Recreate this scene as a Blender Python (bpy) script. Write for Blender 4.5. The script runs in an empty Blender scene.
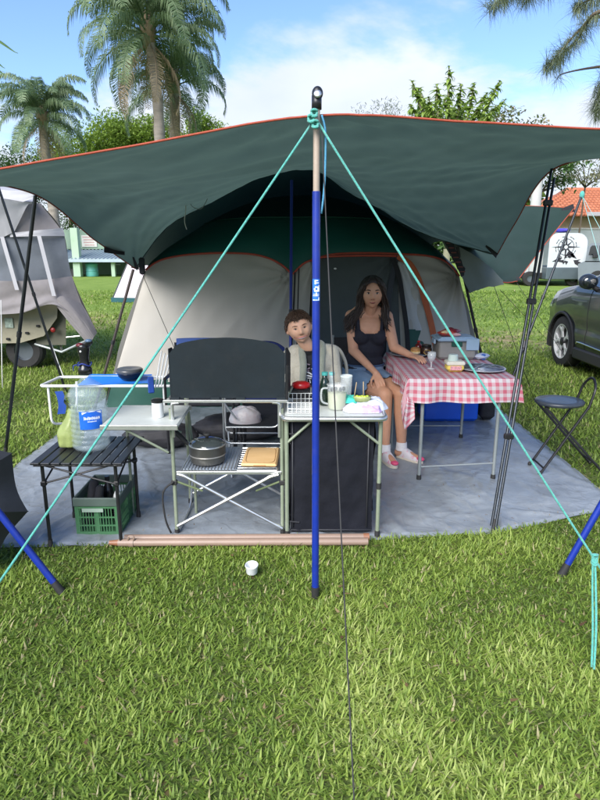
import bpy, math, random
import numpy as np
from mathutils import Vector, Matrix, noise
R = math.radians; PI = math.pi
random.seed(7); rng = np.random.default_rng(7)
SC = bpy.context.scene; COL = SC.collection

# ------------------------------------------------------------------ camera, sky, sun, exposure
PITCH = 14.1; EYE = 1.6; FPX = 601.0
cam = bpy.data.cameras.new('camera'); camo = bpy.data.objects.new('camera', cam); COL.objects.link(camo)
cam.sensor_fit = 'VERTICAL'; cam.sensor_height = 24; cam.sensor_width = 18; cam.lens = 24*FPX/800
cam.clip_start = .05; cam.clip_end = 2000
camo.location = (0, 0, EYE); camo.rotation_euler = (R(90-PITCH), 0, 0)
SC.camera = camo

SUN_EL, SUN_AZ = 38, -152          # azimuth measured clockwise from +Y (the way the camera looks)
world = bpy.data.worlds.new('World'); SC.world = world; world.use_nodes = True
def build_world():
    nt = world.node_tree; N = nt.nodes; L = nt.links
    for n in list(N): N.remove(n)
    out = N.new('ShaderNodeOutputWorld'); bg = N.new('ShaderNodeBackground')
    sky = N.new('ShaderNodeTexSky'); sky.sky_type = 'NISHITA'; sky.sun_disc = False
    sky.sun_elevation = R(SUN_EL); sky.sun_rotation = R(SUN_AZ); sky.air_density = 1.0; sky.dust_density = .6; sky.ozone_density = 1.6
    tc = N.new('ShaderNodeTexCoord'); sep = N.new('ShaderNodeSeparateXYZ'); L.new(tc.outputs['Generated'], sep.inputs[0])
    def math_(op, a, b=None, c=None, clamp=False):
        m = N.new('ShaderNodeMath'); m.operation = op; m.use_clamp = clamp
        for i, v in enumerate((a, b, c)):
            if v is None: continue
            if isinstance(v, (int, float)): m.inputs[i].default_value = v
            else: L.new(v, m.inputs[i])
        return m.outputs[0]
    zz = math_('ADD', math_('MAXIMUM', sep.outputs[2], 0.0), .16)
    px = math_('DIVIDE', sep.outputs[0], zz); py = math_('DIVIDE', sep.outputs[1], zz)
    cmb = N.new('ShaderNodeCombineXYZ'); L.new(px, cmb.inputs[0]); L.new(py, cmb.inputs[1])
    mp = N.new('ShaderNodeMapping'); mp.inputs['Location'].default_value = (CLOUD_OFF[0], CLOUD_OFF[1], 0); mp.inputs['Scale'].default_value = (1.15, .8, 1)
    mp.inputs['Rotation'].default_value = (0, 0, R(28)); L.new(cmb.outputs[0], mp.inputs[0])
    n1 = N.new('ShaderNodeTexNoise'); n1.inputs['Scale'].default_value = .62; n1.inputs['Detail'].default_value = 7; n1.inputs['Roughness'].default_value = .58; n1.inputs['Distortion'].default_value = .35
    L.new(mp.outputs[0], n1.inputs['Vector'])
    # more cloud towards the horizon
    low = N.new('ShaderNodeMapRange'); low.inputs[1].default_value = .08; low.inputs[2].default_value = .42; low.inputs[3].default_value = .20; low.inputs[4].default_value = -.07
    L.new(sep.outputs[2], low.inputs[0])
    s = math_('ADD', n1.outputs[0], low.outputs[0])
    mr = N.new('ShaderNodeMapRange'); mr.interpolation_type = 'SMOOTHSTEP'; mr.inputs[1].default_value = .51; mr.inputs[2].default_value = .63
    L.new(s, mr.inputs[0])
    n2 = N.new('ShaderNodeTexNoise'); n2.inputs['Scale'].default_value = 1.6; n2.inputs['Detail'].default_value = 6
    L.new(mp.outputs[0], n2.inputs['Vector'])
    cr = N.new('ShaderNodeMix'); cr.data_type = 'RGBA'; cr.inputs['A'].default_value = (2.2, 2.5, 3.05, 1); cr.inputs['B'].default_value = (3.6, 3.68, 3.8, 1)
    L.new(n2.outputs[0], cr.inputs['Factor'])
    tint = N.new('ShaderNodeMix'); tint.data_type = 'RGBA'; tint.blend_type = 'MULTIPLY'; tint.inputs['Factor'].default_value = 1
    tint.inputs['B'].default_value = SKY_TINT; L.new(sky.outputs[0], tint.inputs['A'])
    mx = N.new('ShaderNodeMix'); mx.data_type = 'RGBA'; L.new(math_('MULTIPLY', mr.outputs[0], .93), mx.inputs['Factor'])
    L.new(tint.outputs['Result'], mx.inputs['A']); L.new(cr.outputs['Result'], mx.inputs['B'])
    L.new(mx.outputs['Result'], bg.inputs['Color']); bg.inputs['Strength'].default_value = .1
    L.new(bg.outputs[0], out.inputs[0])
CLOUD_OFF = (3.1, 1.7); SKY_TINT = (.60, .68, .84, 1)
build_world()
sl = bpy.data.lights.new('sun', 'SUN'); sl.energy = 2.2; sl.angle = R(44); sl.color = (1, .95, .88)
so = bpy.data.objects.new('sun', sl); COL.objects.link(so); so.location = (-4, 2, 12)
_d = Vector((math.sin(R(SUN_AZ))*math.cos(R(SUN_EL)), math.cos(R(SUN_AZ))*math.cos(R(SUN_EL)), math.sin(R(SUN_EL))))
so.rotation_euler = _d.to_track_quat('Z', 'Y').to_euler()
SC.view_settings.view_transform = 'Standard'; SC.view_settings.look = 'None'; SC.view_settings.gamma = 1; SC.view_settings.exposure = 1.70

# ------------------------------------------------------------------ helpers
_c, _s = math.cos(R(PITCH)), math.sin(R(PITCH))
def P(px, py, Y):
    "the point at distance Y along the ground that stands at this place of the photograph (used to survey positions)"
    v = (400-py)/FPX; t = Y/(_c+v*_s)
    return Vector(((px-300)/FPX*t, Y, EYE+t*(-_s+v*_c)))
def G(px, py, z=0.0):
    v = (400-py)/FPX; t = (z-EYE)/(-_s+v*_c)
    return Vector(((px-300)/FPX*t, t*(_c+v*_s), z))
def lerp(a, b, t): return a+(b-a)*t
def interp(xs, ys, x): return float(np.interp(x, xs, ys))
def V(*a): return Vector(a)
def fnoise(x, y, z=0.0): return noise.noise(Vector((x, y, z)))

class MB:
    def __init__(s): s.v = []; s.f = []; s.uv = {}; s.M = None
    def _add(s, vs, fs):
        b = len(s.v)
        for p in vs:
            p = Vector(p); s.v.append(s.M @ p if s.M else p)
        s.f += [tuple(b+i for i in f) for f in fs]; return b
    def box(s, c, d, rz=0, taper=1.0, rot=None):
        x, y, z = d[0]/2, d[1]/2, d[2]/2
        m = rot if rot else Matrix.Rotation(rz, 3, 'Z')
        vs = []
        for k, t in ((-1, 1), (1, taper)):
            for i, j in ((-1, -1), (1, -1), (1, 1), (-1, 1)): vs.append(Vector(c)+m @ Vector((i*x*t, j*y*t, k*z)))
        s._add(vs, [(3, 2, 1, 0), (4, 5, 6, 7), (0, 1, 5, 4), (1, 2, 6, 5), (2, 3, 7, 6), (3, 0, 4, 7)]); return s
    def bbox(s, c, d, b=.01, rz=0):
        "box with bevelled vertical and horizontal edges"
        x, y, z = d[0]/2, d[1]/2, d[2]/2; m = Matrix.Rotation(rz, 3, 'Z'); rings = []
        for zz, ins in ((-z, b), (-z+b, 0), (z-b, 0), (z, b)):
            r = []
            for sx, sy in ((-1, -1), (1, -1), (1, 1), (-1, 1)):
                cx, cy = sx*(x-b), sy*(y-b)
                a0 = {(-1, -1): PI, (1, -1): -PI/2, (1, 1): 0, (-1, 1): PI/2}[(sx, sy)]
                for k in range(4):
                    a = a0+k/3*PI/2; rr = b-ins
                    r.append(Vector(c)+m @ Vector((cx+rr*math.cos(a), cy+rr*math.sin(a), zz)))
            rings.append(r)
        n = 16; vs = [p for r in rings for p in r]
        fs = [(i*n+j, i*n+(j+1) % n, (i+1)*n+(j+1) % n, (i+1)*n+j) for i in range(3) for j in range(n)]
        fs += [tuple(range(n-1, -1, -1)), tuple(range(3*n, 4*n))]
        s._add(vs, fs); return s
    def tube(s, pts, r, seg=8, caps=True, closed=False):
        pts = [Vector(p) for p in pts]; n = len(pts)
        rs = r if isinstance(r, (list, tuple)) else [r]*n
        T = []
        for i in range(n):
            if closed: t = pts[(i+1) % n]-pts[i-1]
            else: t = pts[min(i+1, n-1)]-pts[max(i-1, 0)]
            T.append(t.normalized() if t.length > 1e-9 else Vector((0, 0, 1)))
        a = Vector((0, 0, 1)) if abs(T[0].z) < .9 else Vector((1, 0, 0))
        u = T[0].cross(a).normalized(); vs = []
        for i in range(n):
            u = (u-T[i]*u.dot(T[i])); u = u.normalized() if u.length > 1e-6 else T[i].orthogonal().normalized()
            w = T[i].cross(u)
            for k in range(seg):
                an = 2*PI*k/seg; vs.append(pts[i]+(u*math.cos(an)+w*math.sin(an))*rs[i])
        fs = [(i*seg+k, i*seg+(k+1) % seg, ((i+1) % n)*seg+(k+1) % seg, ((i+1) % n)*seg+k) for i in range(n if closed else n-1) for k in range(seg)]
        if caps and not closed: fs += [tuple(range(seg-1, -1, -1)), tuple((n-1)*seg+k for k in range(seg))]
        s._add(vs, fs); return s
    def lathe(s, prof, c=(0, 0, 0), seg=20, sx=1.0, sy=1.0, rot=None, cap=True):
        vs = []; n = len(prof)
        for r, z in prof:
            for k in range(seg):
                a = 2*PI*k/seg; p = Vector((r*sx*math.cos(a), r*sy*math.sin(a), z))
                vs.append(Vector(c)+(rot @ p if rot else p))
        fs = [(i*seg+k, i*seg+(k+1) % seg, (i+1)*seg+(k+1) % seg, (i+1)*seg+k) for i in range(n-1) for k in range(seg)]
        if cap and prof[0][0] > 1e-6: fs.append(tuple(range(seg-1, -1, -1)))
        if cap and prof[-1][0] > 1e-6: fs.append(tuple((n-1)*seg+k for k in range(seg)))
        s._add(vs, fs); return s
    def ell(s, c, r, seg=20, rings=12, rot=None):
        if isinstance(r, (int, float)): r = (r, r, r)
        vs = []
        for i in range(rings+1):
            t = PI*i/rings
            for k in range(seg):
                a = 2*PI*k/seg; p = Vector((r[0]*math.sin(t)*math.cos(a), r[1]*math.sin(t)*math.sin(a), -r[2]*math.cos(t)))
                vs.append(Vector(c)+(rot @ p if rot else p))
        fs = [(i*seg+k, i*seg+(k+1) % seg, (i+1)*seg+(k+1) % seg, (i+1)*seg+k) for i in range(rings) for k in range(seg)]
        s._add(vs, fs); return s
    def bone(s, a, ra, b, rb, seg=12):
        "tapered capsule"
        a, b = Vector(a), Vector(b); n = 5
        d = (b-a).normalized(); pts = []; rs = []
        for i in range(n): t = i/n*PI/2; pts.append(a-d*ra*math.cos(t)); rs.append(max(ra*math.sin(t), 1e-4))
        pts.append(a); rs.append(ra); pts.append(b); rs.append(rb)
        for i in range(n-1, -1, -1): t = i/n*PI/2; pts.append(b+d*rb*math.cos(t)); rs.append(max(rb*math.sin(t), 1e-4))
        return s.tube(pts, rs, seg)
    def grid(s, fn, nu, nv, uv=None, closed_u=False):
        b = len(s.v); vs = []; n1 = nv+1
        for i in range(nu+1):
            for j in range(nv+1):
                vs.append(fn(i/nu, j/nv))
        s._add(vs, [(i*n1+j, (i+1)*n1+j, (i+1)*n1+j+1, i*n1+j+1) for i in range(nu) for j in range(nv)])
        if uv:
            for i in range(nu+1):
                for j in range(nv+1): s.uv[b+i*n1+j] = (uv[0]*i/nu, uv[1]*j/nv)
        return s
    def prism(s, poly, d):
        "extrude a planar polygon of 3-D points along vector d"
        n = len(poly); d = Vector(d); vs = [Vector(p) for p in poly]+[Vector(p)+d for p in poly]
        s._add(vs, [tuple(range(n-1, -1, -1)), tuple(range(n, 2*n))]+[(k, (k+1) % n, n+(k+1) % n, n+k) for k in range(n)]); return s
    def mesh(s, name, off=Vector((0, 0, 0)), smooth=False):
        me = bpy.data.meshes.new(name); me.from_pydata([tuple(p-off) for p in s.v], [], s.f)
        if s.uv:
            ul = me.uv_layers.new(name='UVMap'); idx = np.zeros(len(me.loops), dtype=np.int32); me.loops.foreach_get('vertex_index', idx)
            tab = np.zeros((len(s.v), 2), dtype=np.float32)
            for k, q in s.uv.items(): tab[k] = q
            ul.data.foreach_set('uv', tab[idx].ravel())
        if smooth: me.shade_smooth()
        me.update(); return me

def root_of(o):
    while o.parent: o = o.parent
    return o
def obj(name, mb, m, parent=None, smooth=False, at=None, label=None):
    "one mesh object; geometry given in world coordinates"
    off = Vector(at) if at else Vector((0, 0, 0))
    if parent: off = Vector(root_of(parent).location)
    me = mb.mesh(name, off, smooth) if isinstance(mb, MB) else mb
    if m: me.materials.append(m)
    o = bpy.data.objects.new(name, me); COL.objects.link(o)
    if parent: o.parent = parent
    elif at: o.location = at
    if label: o['label'] = label
    if smooth == 'auto': autosmooth(o)
    return o
def autosmooth(o, ang=40):
    me = o.data; me.shade_smooth()
    try: me.set_sharp_from_angle(angle=R(ang))
    except Exception: pass
def thing(name, label, cat, loc=(0, 0, 0), group=None):
    o = bpy.data.objects.new(name, None); COL.objects.link(o); o.location = loc; o.empty_display_size = .1
    o['label'] = label; o['category'] = cat
    if group: o['group'] = group
    return o
def tag(o, label, cat, group=None):
    o['label'] = label; o['category'] = cat
    if group: o['group'] = group
    return o
def struct(name, mb, m, smooth=False, kind='structure'):
    o = obj(name, mb, m, smooth=smooth); o['kind'] = kind; return o
def copy_tree(o, parent=None):
    c = o.copy(); COL.objects.link(c); c.parent = parent
    for ch in list(o.children): copy_tree(ch, c)
    return c
def catmull(p, t):
    n = len(p)-1; x = min(max(t, 0), 1)*n; i = min(int(x), n-1); f = x-i
    p0, p1, p2, p3 = p[max(i-1, 0)], p[i], p[i+1], p[min(i+2, n)]
    return .5*((2*p1)+(p2-p0)*f+(2*p0-5*p1+4*p2-p3)*f*f+(3*p1-p0-3*p2+p3)*f*f*f)
def curve(pts, n=16):
    pts = [Vector(p) for p in pts]; return [catmull(pts, i/n) for i in range(n+1)]
def sag(a, b, d, n=12):
    a, b = Vector(a), Vector(b); return [a.lerp(b, i/n)-Vector((0, 0, d*4*(i/n)*(1-i/n))) for i in range(n+1)]

def bend(pts, r=.03, n=4):
    "polyline with rounded corners"
    pts = [Vector(p) for p in pts]; out = [pts[0]]
    for i in range(1, len(pts)-1):
        a = pts[i-1]-pts[i]; b = pts[i+1]-pts[i]; ra = min(r, a.length*.45, b.length*.45)
        p0 = pts[i]+a.normalized()*ra; p2 = pts[i]+b.normalized()*ra
        for k in range(n+1):
            t = k/n; out.append((1-t)**2*p0+2*t*(1-t)*pts[i]+t*t*p2)
    out.append(pts[-1]); return out

def remesh(mb, voxel=.006, smooth_it=3, keep=None):
    "turn overlapping shapes into one continuous skin; returns a plain mesh"
    me = mb.mesh('skin'); o = bpy.data.objects.new('skin', me); COL.objects.link(o)
    m = o.modifiers.new('r', 'REMESH'); m.mode = 'VOXEL'; m.voxel_size = voxel; m.use_smooth_shade = True
    if smooth_it:
        k = o.modifiers.new('s', 'SMOOTH'); k.iterations = smooth_it; k.factor = .5
    dg = bpy.context.evaluated_depsgraph_get(); dg.update()
    out = bpy.data.meshes.new_from_object(o.evaluated_get(dg))
    bpy.data.objects.remove(o); bpy.data.meshes.remove(me)
    if keep:
        import bmesh
        bm = bmesh.new(); bm.from_mesh(out)
        bmesh.ops.delete(bm, geom=[v for v in bm.verts if not keep(v.co)], context='VERTS')
        bm.to_mesh(out); bm.free()
    out.shade_smooth(); return out
def shift(me, off):
    me.transform(Matrix.Translation(-Vector(off))); return me

# ------------------------------------------------------------------ materials
_mats = {}
def M(name, col=(.5, .5, .5), rough=.6, metal=0.0, var=.12, scale=6.0, bump=0.0, bscale=60.0, trans=0.0, col2=None, glass=False, ior=1.45, dirt=0.0, coat=0.0, sheen=0.0, spec=.5, stretch=None, alpha=None, emit=None):
    if name in _mats: return _mats[name]
    m = bpy.data.materials.new(name); m.use_nodes = True; nt = m.node_tree; N = nt.nodes; L = nt.links
    b = N['Principled BSDF']; _mats[name] = m
    c = (*col, 1)
    b.inputs['Roughness'].default_value = rough; b.inputs['Metallic'].default_value = metal
    b.inputs['Coat Weight'].default_value = coat; b.inputs['Sheen Weight'].default_value = sheen; b.inputs['Specular IOR Level'].default_value = spec
    tc = N.new('ShaderNodeTexCoord'); mp = N.new('ShaderNodeMapping'); L.new(tc.outputs['Object'], mp.inputs[0])
    if stretch: mp.inputs['Scale'].default_value = stretch
    nz = N.new('ShaderNodeTexNoise'); nz.inputs['Scale'].default_value = scale; nz.inputs['Detail'].default_value = 5; nz.inputs['Roughness'].default_value = .6
    L.new(mp.outputs[0], nz.inputs['Vector'])
    mr = N.new('ShaderNodeMapRange'); mr.inputs[1].default_value = .3; mr.inputs[2].default_value = .7; L.new(nz.outputs[0], mr.inputs[0])
    mx = N.new('ShaderNodeMix'); mx.data_type = 'RGBA'; L.new(mr.outputs[0], mx.inputs['Factor'])
    if col2: mx.inputs['A'].default_value = c; mx.inputs['B'].default_value = (*col2, 1)
    else:
        mx.inputs['A'].default_value = (*[k*(1-var) for k in col], 1); mx.inputs['B'].default_value = (*[min(k*(1+var), 1) for k in col], 1)
    cout = mx.outputs['Result']
    if dirt:
        n3 = N.new('ShaderNodeTexNoise'); n3.inputs['Scale'].default_value = scale*3.1; n3.inputs['Detail'].default_value = 8; n3.inputs['Roughness'].default_value = .7
        L.new(mp.outputs[0], n3.inputs['Vector'])
        r3 = N.new('ShaderNodeMapRange'); r3.inputs[1].default_value = .52; r3.inputs[2].default_value = .75; r3.inputs[4].default_value = dirt; L.new(n3.outputs[0], r3.inputs[0])
        m3 = N.new('ShaderNodeMix'); m3.data_type = 'RGBA'; m3.inputs['B'].default_value = (.10, .08, .055, 1); L.new(r3.outputs[0], m3.inputs['Factor']); L.new(cout, m3.inputs['A']); cout = m3.outputs['Result']
    L.new(cout, b.inputs['Base Color'])
    if bump:
        n2 = N.new('ShaderNodeTexNoise'); n2.inputs['Scale'].default_value = bscale; n2.inputs['Detail'].default_value = 4; L.new(mp.outputs[0], n2.inputs['Vector'])
        bp = N.new('ShaderNodeBump'); bp.inputs['Strength'].default_value = bump; bp.inputs['Distance'].default_value = .01; L.new(n2.outputs[0], bp.inputs['Height']); L.new(bp.outputs[0], b.inputs['Normal'])
    if glass:
        b.inputs['Transmission Weight'].default_value = 1; b.inputs['IOR'].default_value = ior
    if alpha is not None: b.inputs['Alpha'].default_value = alpha
    if emit: b.inputs['Emission Color'].default_value = (*emit, 1); b.inputs['Emission Strength'].default_value = 1
    if trans:
        t = N.new('ShaderNodeBsdfTranslucent'); L.new(cout, t.inputs[0]); ms = N.new('ShaderNodeMixShader'); ms.inputs[0].default_value = trans
        o = N['Material Output']; L.new(b.outputs[0], ms.inputs[1]); L.new(t.outputs[0], ms.inputs[2]); L.new(ms.outputs[0], o.inputs[0])
    return m
ALU = M('brushed_aluminium', (.62, .63, .62), .35, .9, .1, 20)
WHITE_TUBE = M('white_painted_tube', (.75, .76, .75), .4, 0, .06, 20, dirt=.15)
OLIVE_TUBE = M('pale_olive_painted_tube', (.25, .29, .21), .4, .2, .1, 20, dirt=.1)
BLACK_METAL = M('black_powder_coated_metal', (.018, .018, .02), .38, .2, .3, 20)
RUBBER = M('black_rubber', (.02, .02, .02), .7, 0, .2, 30)
ORANGE_TRIM = M('orange_webbing', (.33, .06, .03), .75, 0, .15, 30, bump=.2, bscale=300)
BLACK_CLOTH = M('black_fabric', (.017, .018, .022), .85, 0, .3, 20, bump=.3, bscale=400)
BLUE_PAINT = M('blue_painted_steel', (.007, .027, .26), .36, .1, .18, 8, coat=.2, dirt=.18)
# ------------------------------------------------------------------ ground
def lawn_material():
    m = bpy.data.materials.new('lawn_soil_and_turf'); m.use_nodes = True; nt = m.node_tree; N = nt.nodes; L = nt.links; b = N['Principled BSDF']
    b.inputs['Roughness'].default_value = .95; b.inputs['Specular IOR Level'].default_value = .15
    tc = N.new('ShaderNodeTexCoord'); sp = N.new('ShaderNodeSeparateXYZ'); L.new(tc.outputs['Object'], sp.inputs[0])
    def nz(s, d=5, r=.6, w=None):
        n = N.new('ShaderNodeTexNoise'); n.inputs['Scale'].default_value = s; n.inputs['Detail'].default_value = d; n.inputs['Roughness'].default_value = r; L.new(tc.outputs['Object'], n.inputs['Vector']); return n.outputs[0]
    def rng_(v, a, b_, c=0, d=1, sm=True):
        q = N.new('ShaderNodeMapRange'); q.interpolation_type = 'SMOOTHSTEP' if sm else 'LINEAR'
        q.inputs[1].default_value = a; q.inputs[2].default_value = b_; q.inputs[3].default_value = c; q.inputs[4].default_value = d; L.new(v, q.inputs[0]); return q.outputs[0]
    def mix(f, a, b_):
        q = N.new('ShaderNodeMix'); q.data_type = 'RGBA'
        if isinstance(f, float): q.inputs['Factor'].default_value = f
        else: L.new(f, q.inputs['Factor'])
        for k, v in (('A', a), ('B', b_)):
            if isinstance(v, tuple): q.inputs[k].default_value = (*v, 1)
            else: L.new(v, q.inputs[k])
        return q.outputs['Result']
    def mth(op, a, b_):
        q = N.new('ShaderNodeMath'); q.operation = op; q.use_clamp = False
        for i, v in enumerate((a, b_)):
            if isinstance(v, (int, float)): q.inputs[i].default_value = v
            else: L.new(v, q.inputs[i])
        return q.outputs[0]
    near = mix(rng_(nz(55), .35, .65), (.06, .09, .022), (.13, .17, .045))
    near = mix(rng_(nz(9), .55, .75), near, (.15, .105, .05))
    far = mix(rng_(nz(1.1, 8, .7), .3, .7), (.15, .24, .042), (.23, .32, .07))
    far = mix(rng_(nz(16, 4, .7), .45, .75, 0, .55), far, (.10, .17, .035))
    col = mix(rng_(sp.outputs[1], 6.5, 13), near, far)
    # worn sandy track beside the camp: a band along x around y = 11..15 on the left, y = 8.5..11 on the right
    cen = mth('ADD', mth('MULTIPLY', sp.outputs[0], -.36), 12.2)
    dy = mth('ABSOLUTE', mth('SUBTRACT', mth('ADD', sp.outputs[1], mth('MULTIPLY', nz(.5, 3), 3.0)), mth('ADD', cen, 1.5)), 0)
    band = mth('SUBTRACT', 1.0, rng_(dy, .5, 2.0))
    patch = rng_(nz(1.7, 7, .7), .38, .60)
    w = mth('MULTIPLY', band, patch)
    col = mix(mth('MULTIPLY', w, .85), col, mix(rng_(nz(5, 6), .35, .65), (.30, .22, .12), (.44, .35, .20)))
    L.new(col, b.inputs['Base Color'])
    bp = N.new('ShaderNodeBump'); bp.inputs['Strength'].default_value = .8; bp.inputs['Distance'].default_value = .03; L.new(nz(40, 6, .7), bp.inputs['Height']); L.new(bp.outputs[0], b.inputs['Normal'])
    return m
LAWN = lawn_material()
g = MB()
xs = sorted(set([-600, -300, -150, -80, -40]+list(np.arange(-20, 20.1, .8))+[40, 80, 150, 300, 600]))
ys = sorted(set([-100, -30, -8]+list(np.arange(-3, 24, .8))+[30, 40, 60, 100, 200, 400, 800]))
def gz(x, y): return 0.0 if y < 7 or abs(x) > 60 else .05*fnoise(x*.2, y*.2)*min((y-7)/4, 1)
vs = [(x, y, gz(x, y)) for x in xs for y in ys]; ny = len(ys)
g._add(vs, [(i*ny+j, (i+1)*ny+j, (i+1)*ny+j+1, i*ny+j+1) for i in range(len(xs)-1) for j in range(ny-1)])
struct('lawn_ground', g, LAWN, smooth=True)

MAT_X0, MAT_X1 = -2.16, 2.06
def mat_front(x): return interp([-2.2, -1.5, -.3, .4, 1.1, 1.9, 2.1], [3.0, 3.02, 3.08, 3.11, 3.18, 3.49, 3.62], x)

def grass_mat(name, cols, trans=.42):
    m = bpy.data.materials.new(name); m.use_nodes = True; nt = m.node_tree; N = nt.nodes; L = nt.links; b = N['Principled BSDF']
    at = N.new('ShaderNodeAttribute'); at.attribute_name = 'tint'; at.attribute_type = 'GEOMETRY'
    cr = N.new('ShaderNodeValToRGB'); L.new(at.outputs['Fac'], cr.inputs[0])
    e = cr.color_ramp.elements
    while len(e) < len(cols): e.new(.5)
    for i, (p, c) in enumerate(cols): e[i].position = p; e[i].color = (*c, 1)
    L.new(cr.outputs[0], b.inputs['Base Color']); b.inputs['Roughness'].default_value = .5; b.inputs['Specular IOR Level'].default_value = .35
    t = N.new('ShaderNodeBsdfTranslucent'); L.new(cr.outputs[0], t.inputs[0]); ms = N.new('ShaderNodeMixShader'); ms.inputs[0].default_value = trans
    L.new(b.outputs[0], ms.inputs[1]); L.new(t.outputs[0], ms.inputs[2]); L.new(ms.outputs[0], N['Material Output'].inputs[0])
    return m
GRASS = grass_mat('grass_blades', [(0, (.085, .15, .022)), (.35, (.19, .29, .045)), (.75, (.33, .43, .09)), (.9, (.47, .55, .17)), (.93, (.36, .33, .15)), (1, (.48, .43, .24))])

def leaf_mesh(name, pos, az, lean, ln, wd, tint, bendk, segs=3, twist=None):
    "numpy: n bent tapering blades"
    n = len(ln); k = segs; ts = np.linspace(0, 1, k+1)
    dx, dy = np.cos(az), np.sin(az); sx, sy = -np.sin(az), np.cos(az)
    V_ = np.zeros((n, 2*k+1, 3), np.float32)
    cur = pos.copy(); ang = lean.copy(); prev = 0
    for i, t in enumerate(ts):
        if i > 0:
            step = ln/k; a = lean+bendk*t
            cur = cur+np.stack([np.sin(a)*dx*step, np.sin(a)*dy*step, np.cos(a)*step], 1)
        w = wd*(1-.15*abs(t-.3)) if i < k else None
        if i < k:
            ww = wd*(1.0 if t < .5 else (1-t)*1.7)*.5
            V_[:, 2*i, :] = cur-np.stack([sx*ww, sy*ww, 0*ww], 1)
            V_[:, 2*i+1, :] = cur+np.stack([sx*ww, sy*ww, 0*ww], 1)
        else: V_[:, 2*k, :] = cur
    base = (np.arange(n)*(2*k+1))[:, None]
    quads = np.concatenate([base+np.array([2*i, 2*i+1, 2*i+3, 2*i+2])[None] for i in range(k-1)], 1).reshape(n, k-1, 4) if k > 1 else np.zeros((n, 0, 4), int)
    tri = base+np.array([2*k-2, 2*k-1, 2*k])[None]
    loops = np.concatenate([quads.reshape(n, -1), tri], 1).ravel().astype(np.int32)
    sizes = np.tile(np.array([4]*(k-1)+[3], np.int32), n)
    me = bpy.data.meshes.new(name); me.vertices.add(n*(2*k+1)); me.vertices.foreach_set('co', V_.ravel())
    me.loops.add(len(loops)); me.loops.foreach_set('vertex_index', loops)
    me.polygons.add(len(sizes)); me.polygons.foreach_set('loop_start', (np.cumsum(sizes)-sizes).astype(np.int32))
    try: me.polygons.foreach_set('loop_total', sizes)
    except Exception: pass
    a = me.attributes.new('tint', 'FLOAT', 'POINT'); a.data.foreach_set('value', np.repeat(tint, 2*k+1).astype(np.float32))
    me.polygons.foreach_set('use_smooth', np.ones(len(sizes), bool))
    me.update(calc_edges=True); me.validate(); return me
def patch_noise(x, y, s, seed=0.0):
    return np.array([noise.noise((a*s+seed, b*s, seed)) for a, b in zip(x, y)])
def scatter(n, x0, x1, y0, y1, fmargin=.9):
    x = rng.uniform(x0, x1, n); y = rng.uniform(y0, y1, n)
    k = abs(x) < .52*y+fmargin
    x, y = x[k], y[k]
    fr = np.interp(x, [-2.2, -1.5, -.3, .4, 1.1, 1.9, 2.1], [3.0, 3.02, 3.08, 3.11, 3.18, 3.49, 3.62])
    on = (x > MAT_X0+.015) & (x < MAT_X1-.015) & (y > fr+.015) & (y < 9.2)
    return x[~on], y[~on]
def grass(name, n, box, ln, wd, lean, segs, seed):
    x, y = scatter(n, *box)
    p1 = patch_noise(x, y, 2.2, seed); p2 = patch_noise(x, y, .8, seed+9)
    # short on worn patches
    L_ = rng.uniform(*ln, len(x))*(1+.35*p1+.2*p2)
    t = np.clip(rng.beta(2.2, 2.2, len(x))*.85+.35*p1+.22*p2, 0, .9)
    dry = rng.random(len(x)) < .03+.05*np.clip(-p1*2, 0, 1); t[dry] = rng.uniform(.93, 1, dry.sum())
    pos = np.stack([x, y, np.zeros(len(x))-.004], 1)
    me = leaf_mesh(name, pos, rng.uniform(0, 2*PI, len(x)), rng.uniform(*lean, len(x)), L_, rng.uniform(*wd, len(x)), t, rng.uniform(.1, .9, len(x)), segs)
    return me
for nm, n, box, ln, wd, lean, segs, seed in (
        ('lawn_grass', 215000, (-2.6, 2.6, 1.05, 3.7), (.020, .056), (.0042, .0095), (.3, 1.35), 3, 1.0),
        ('lawn_grass_beyond', 150000, (-7, 7, 3.7, 9.5), (.035, .085), (.007, .015), (.2, 1.1), 2, 4.0),
        ('distant_lawn_grass', 90000, (-16, 16, 9.5, 24), (.05, .11), (.018, .035), (.2, 1.0), 2, 7.0)):
    o = bpy.data.objects.new(nm, grass(nm, n, box, ln, wd, lean, segs, seed)); COL.objects.link(o); o.data.materials.append(GRASS)
    o['kind'] = 'stuff'
    tag(o, {'lawn_grass': 'broad bladed green grass in front of the grey groundsheet', 'lawn_grass_beyond': 'green grass growing either side of the groundsheet', 'distant_lawn_grass': 'far green lawn beyond the tents'}[nm], 'grass')

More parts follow.
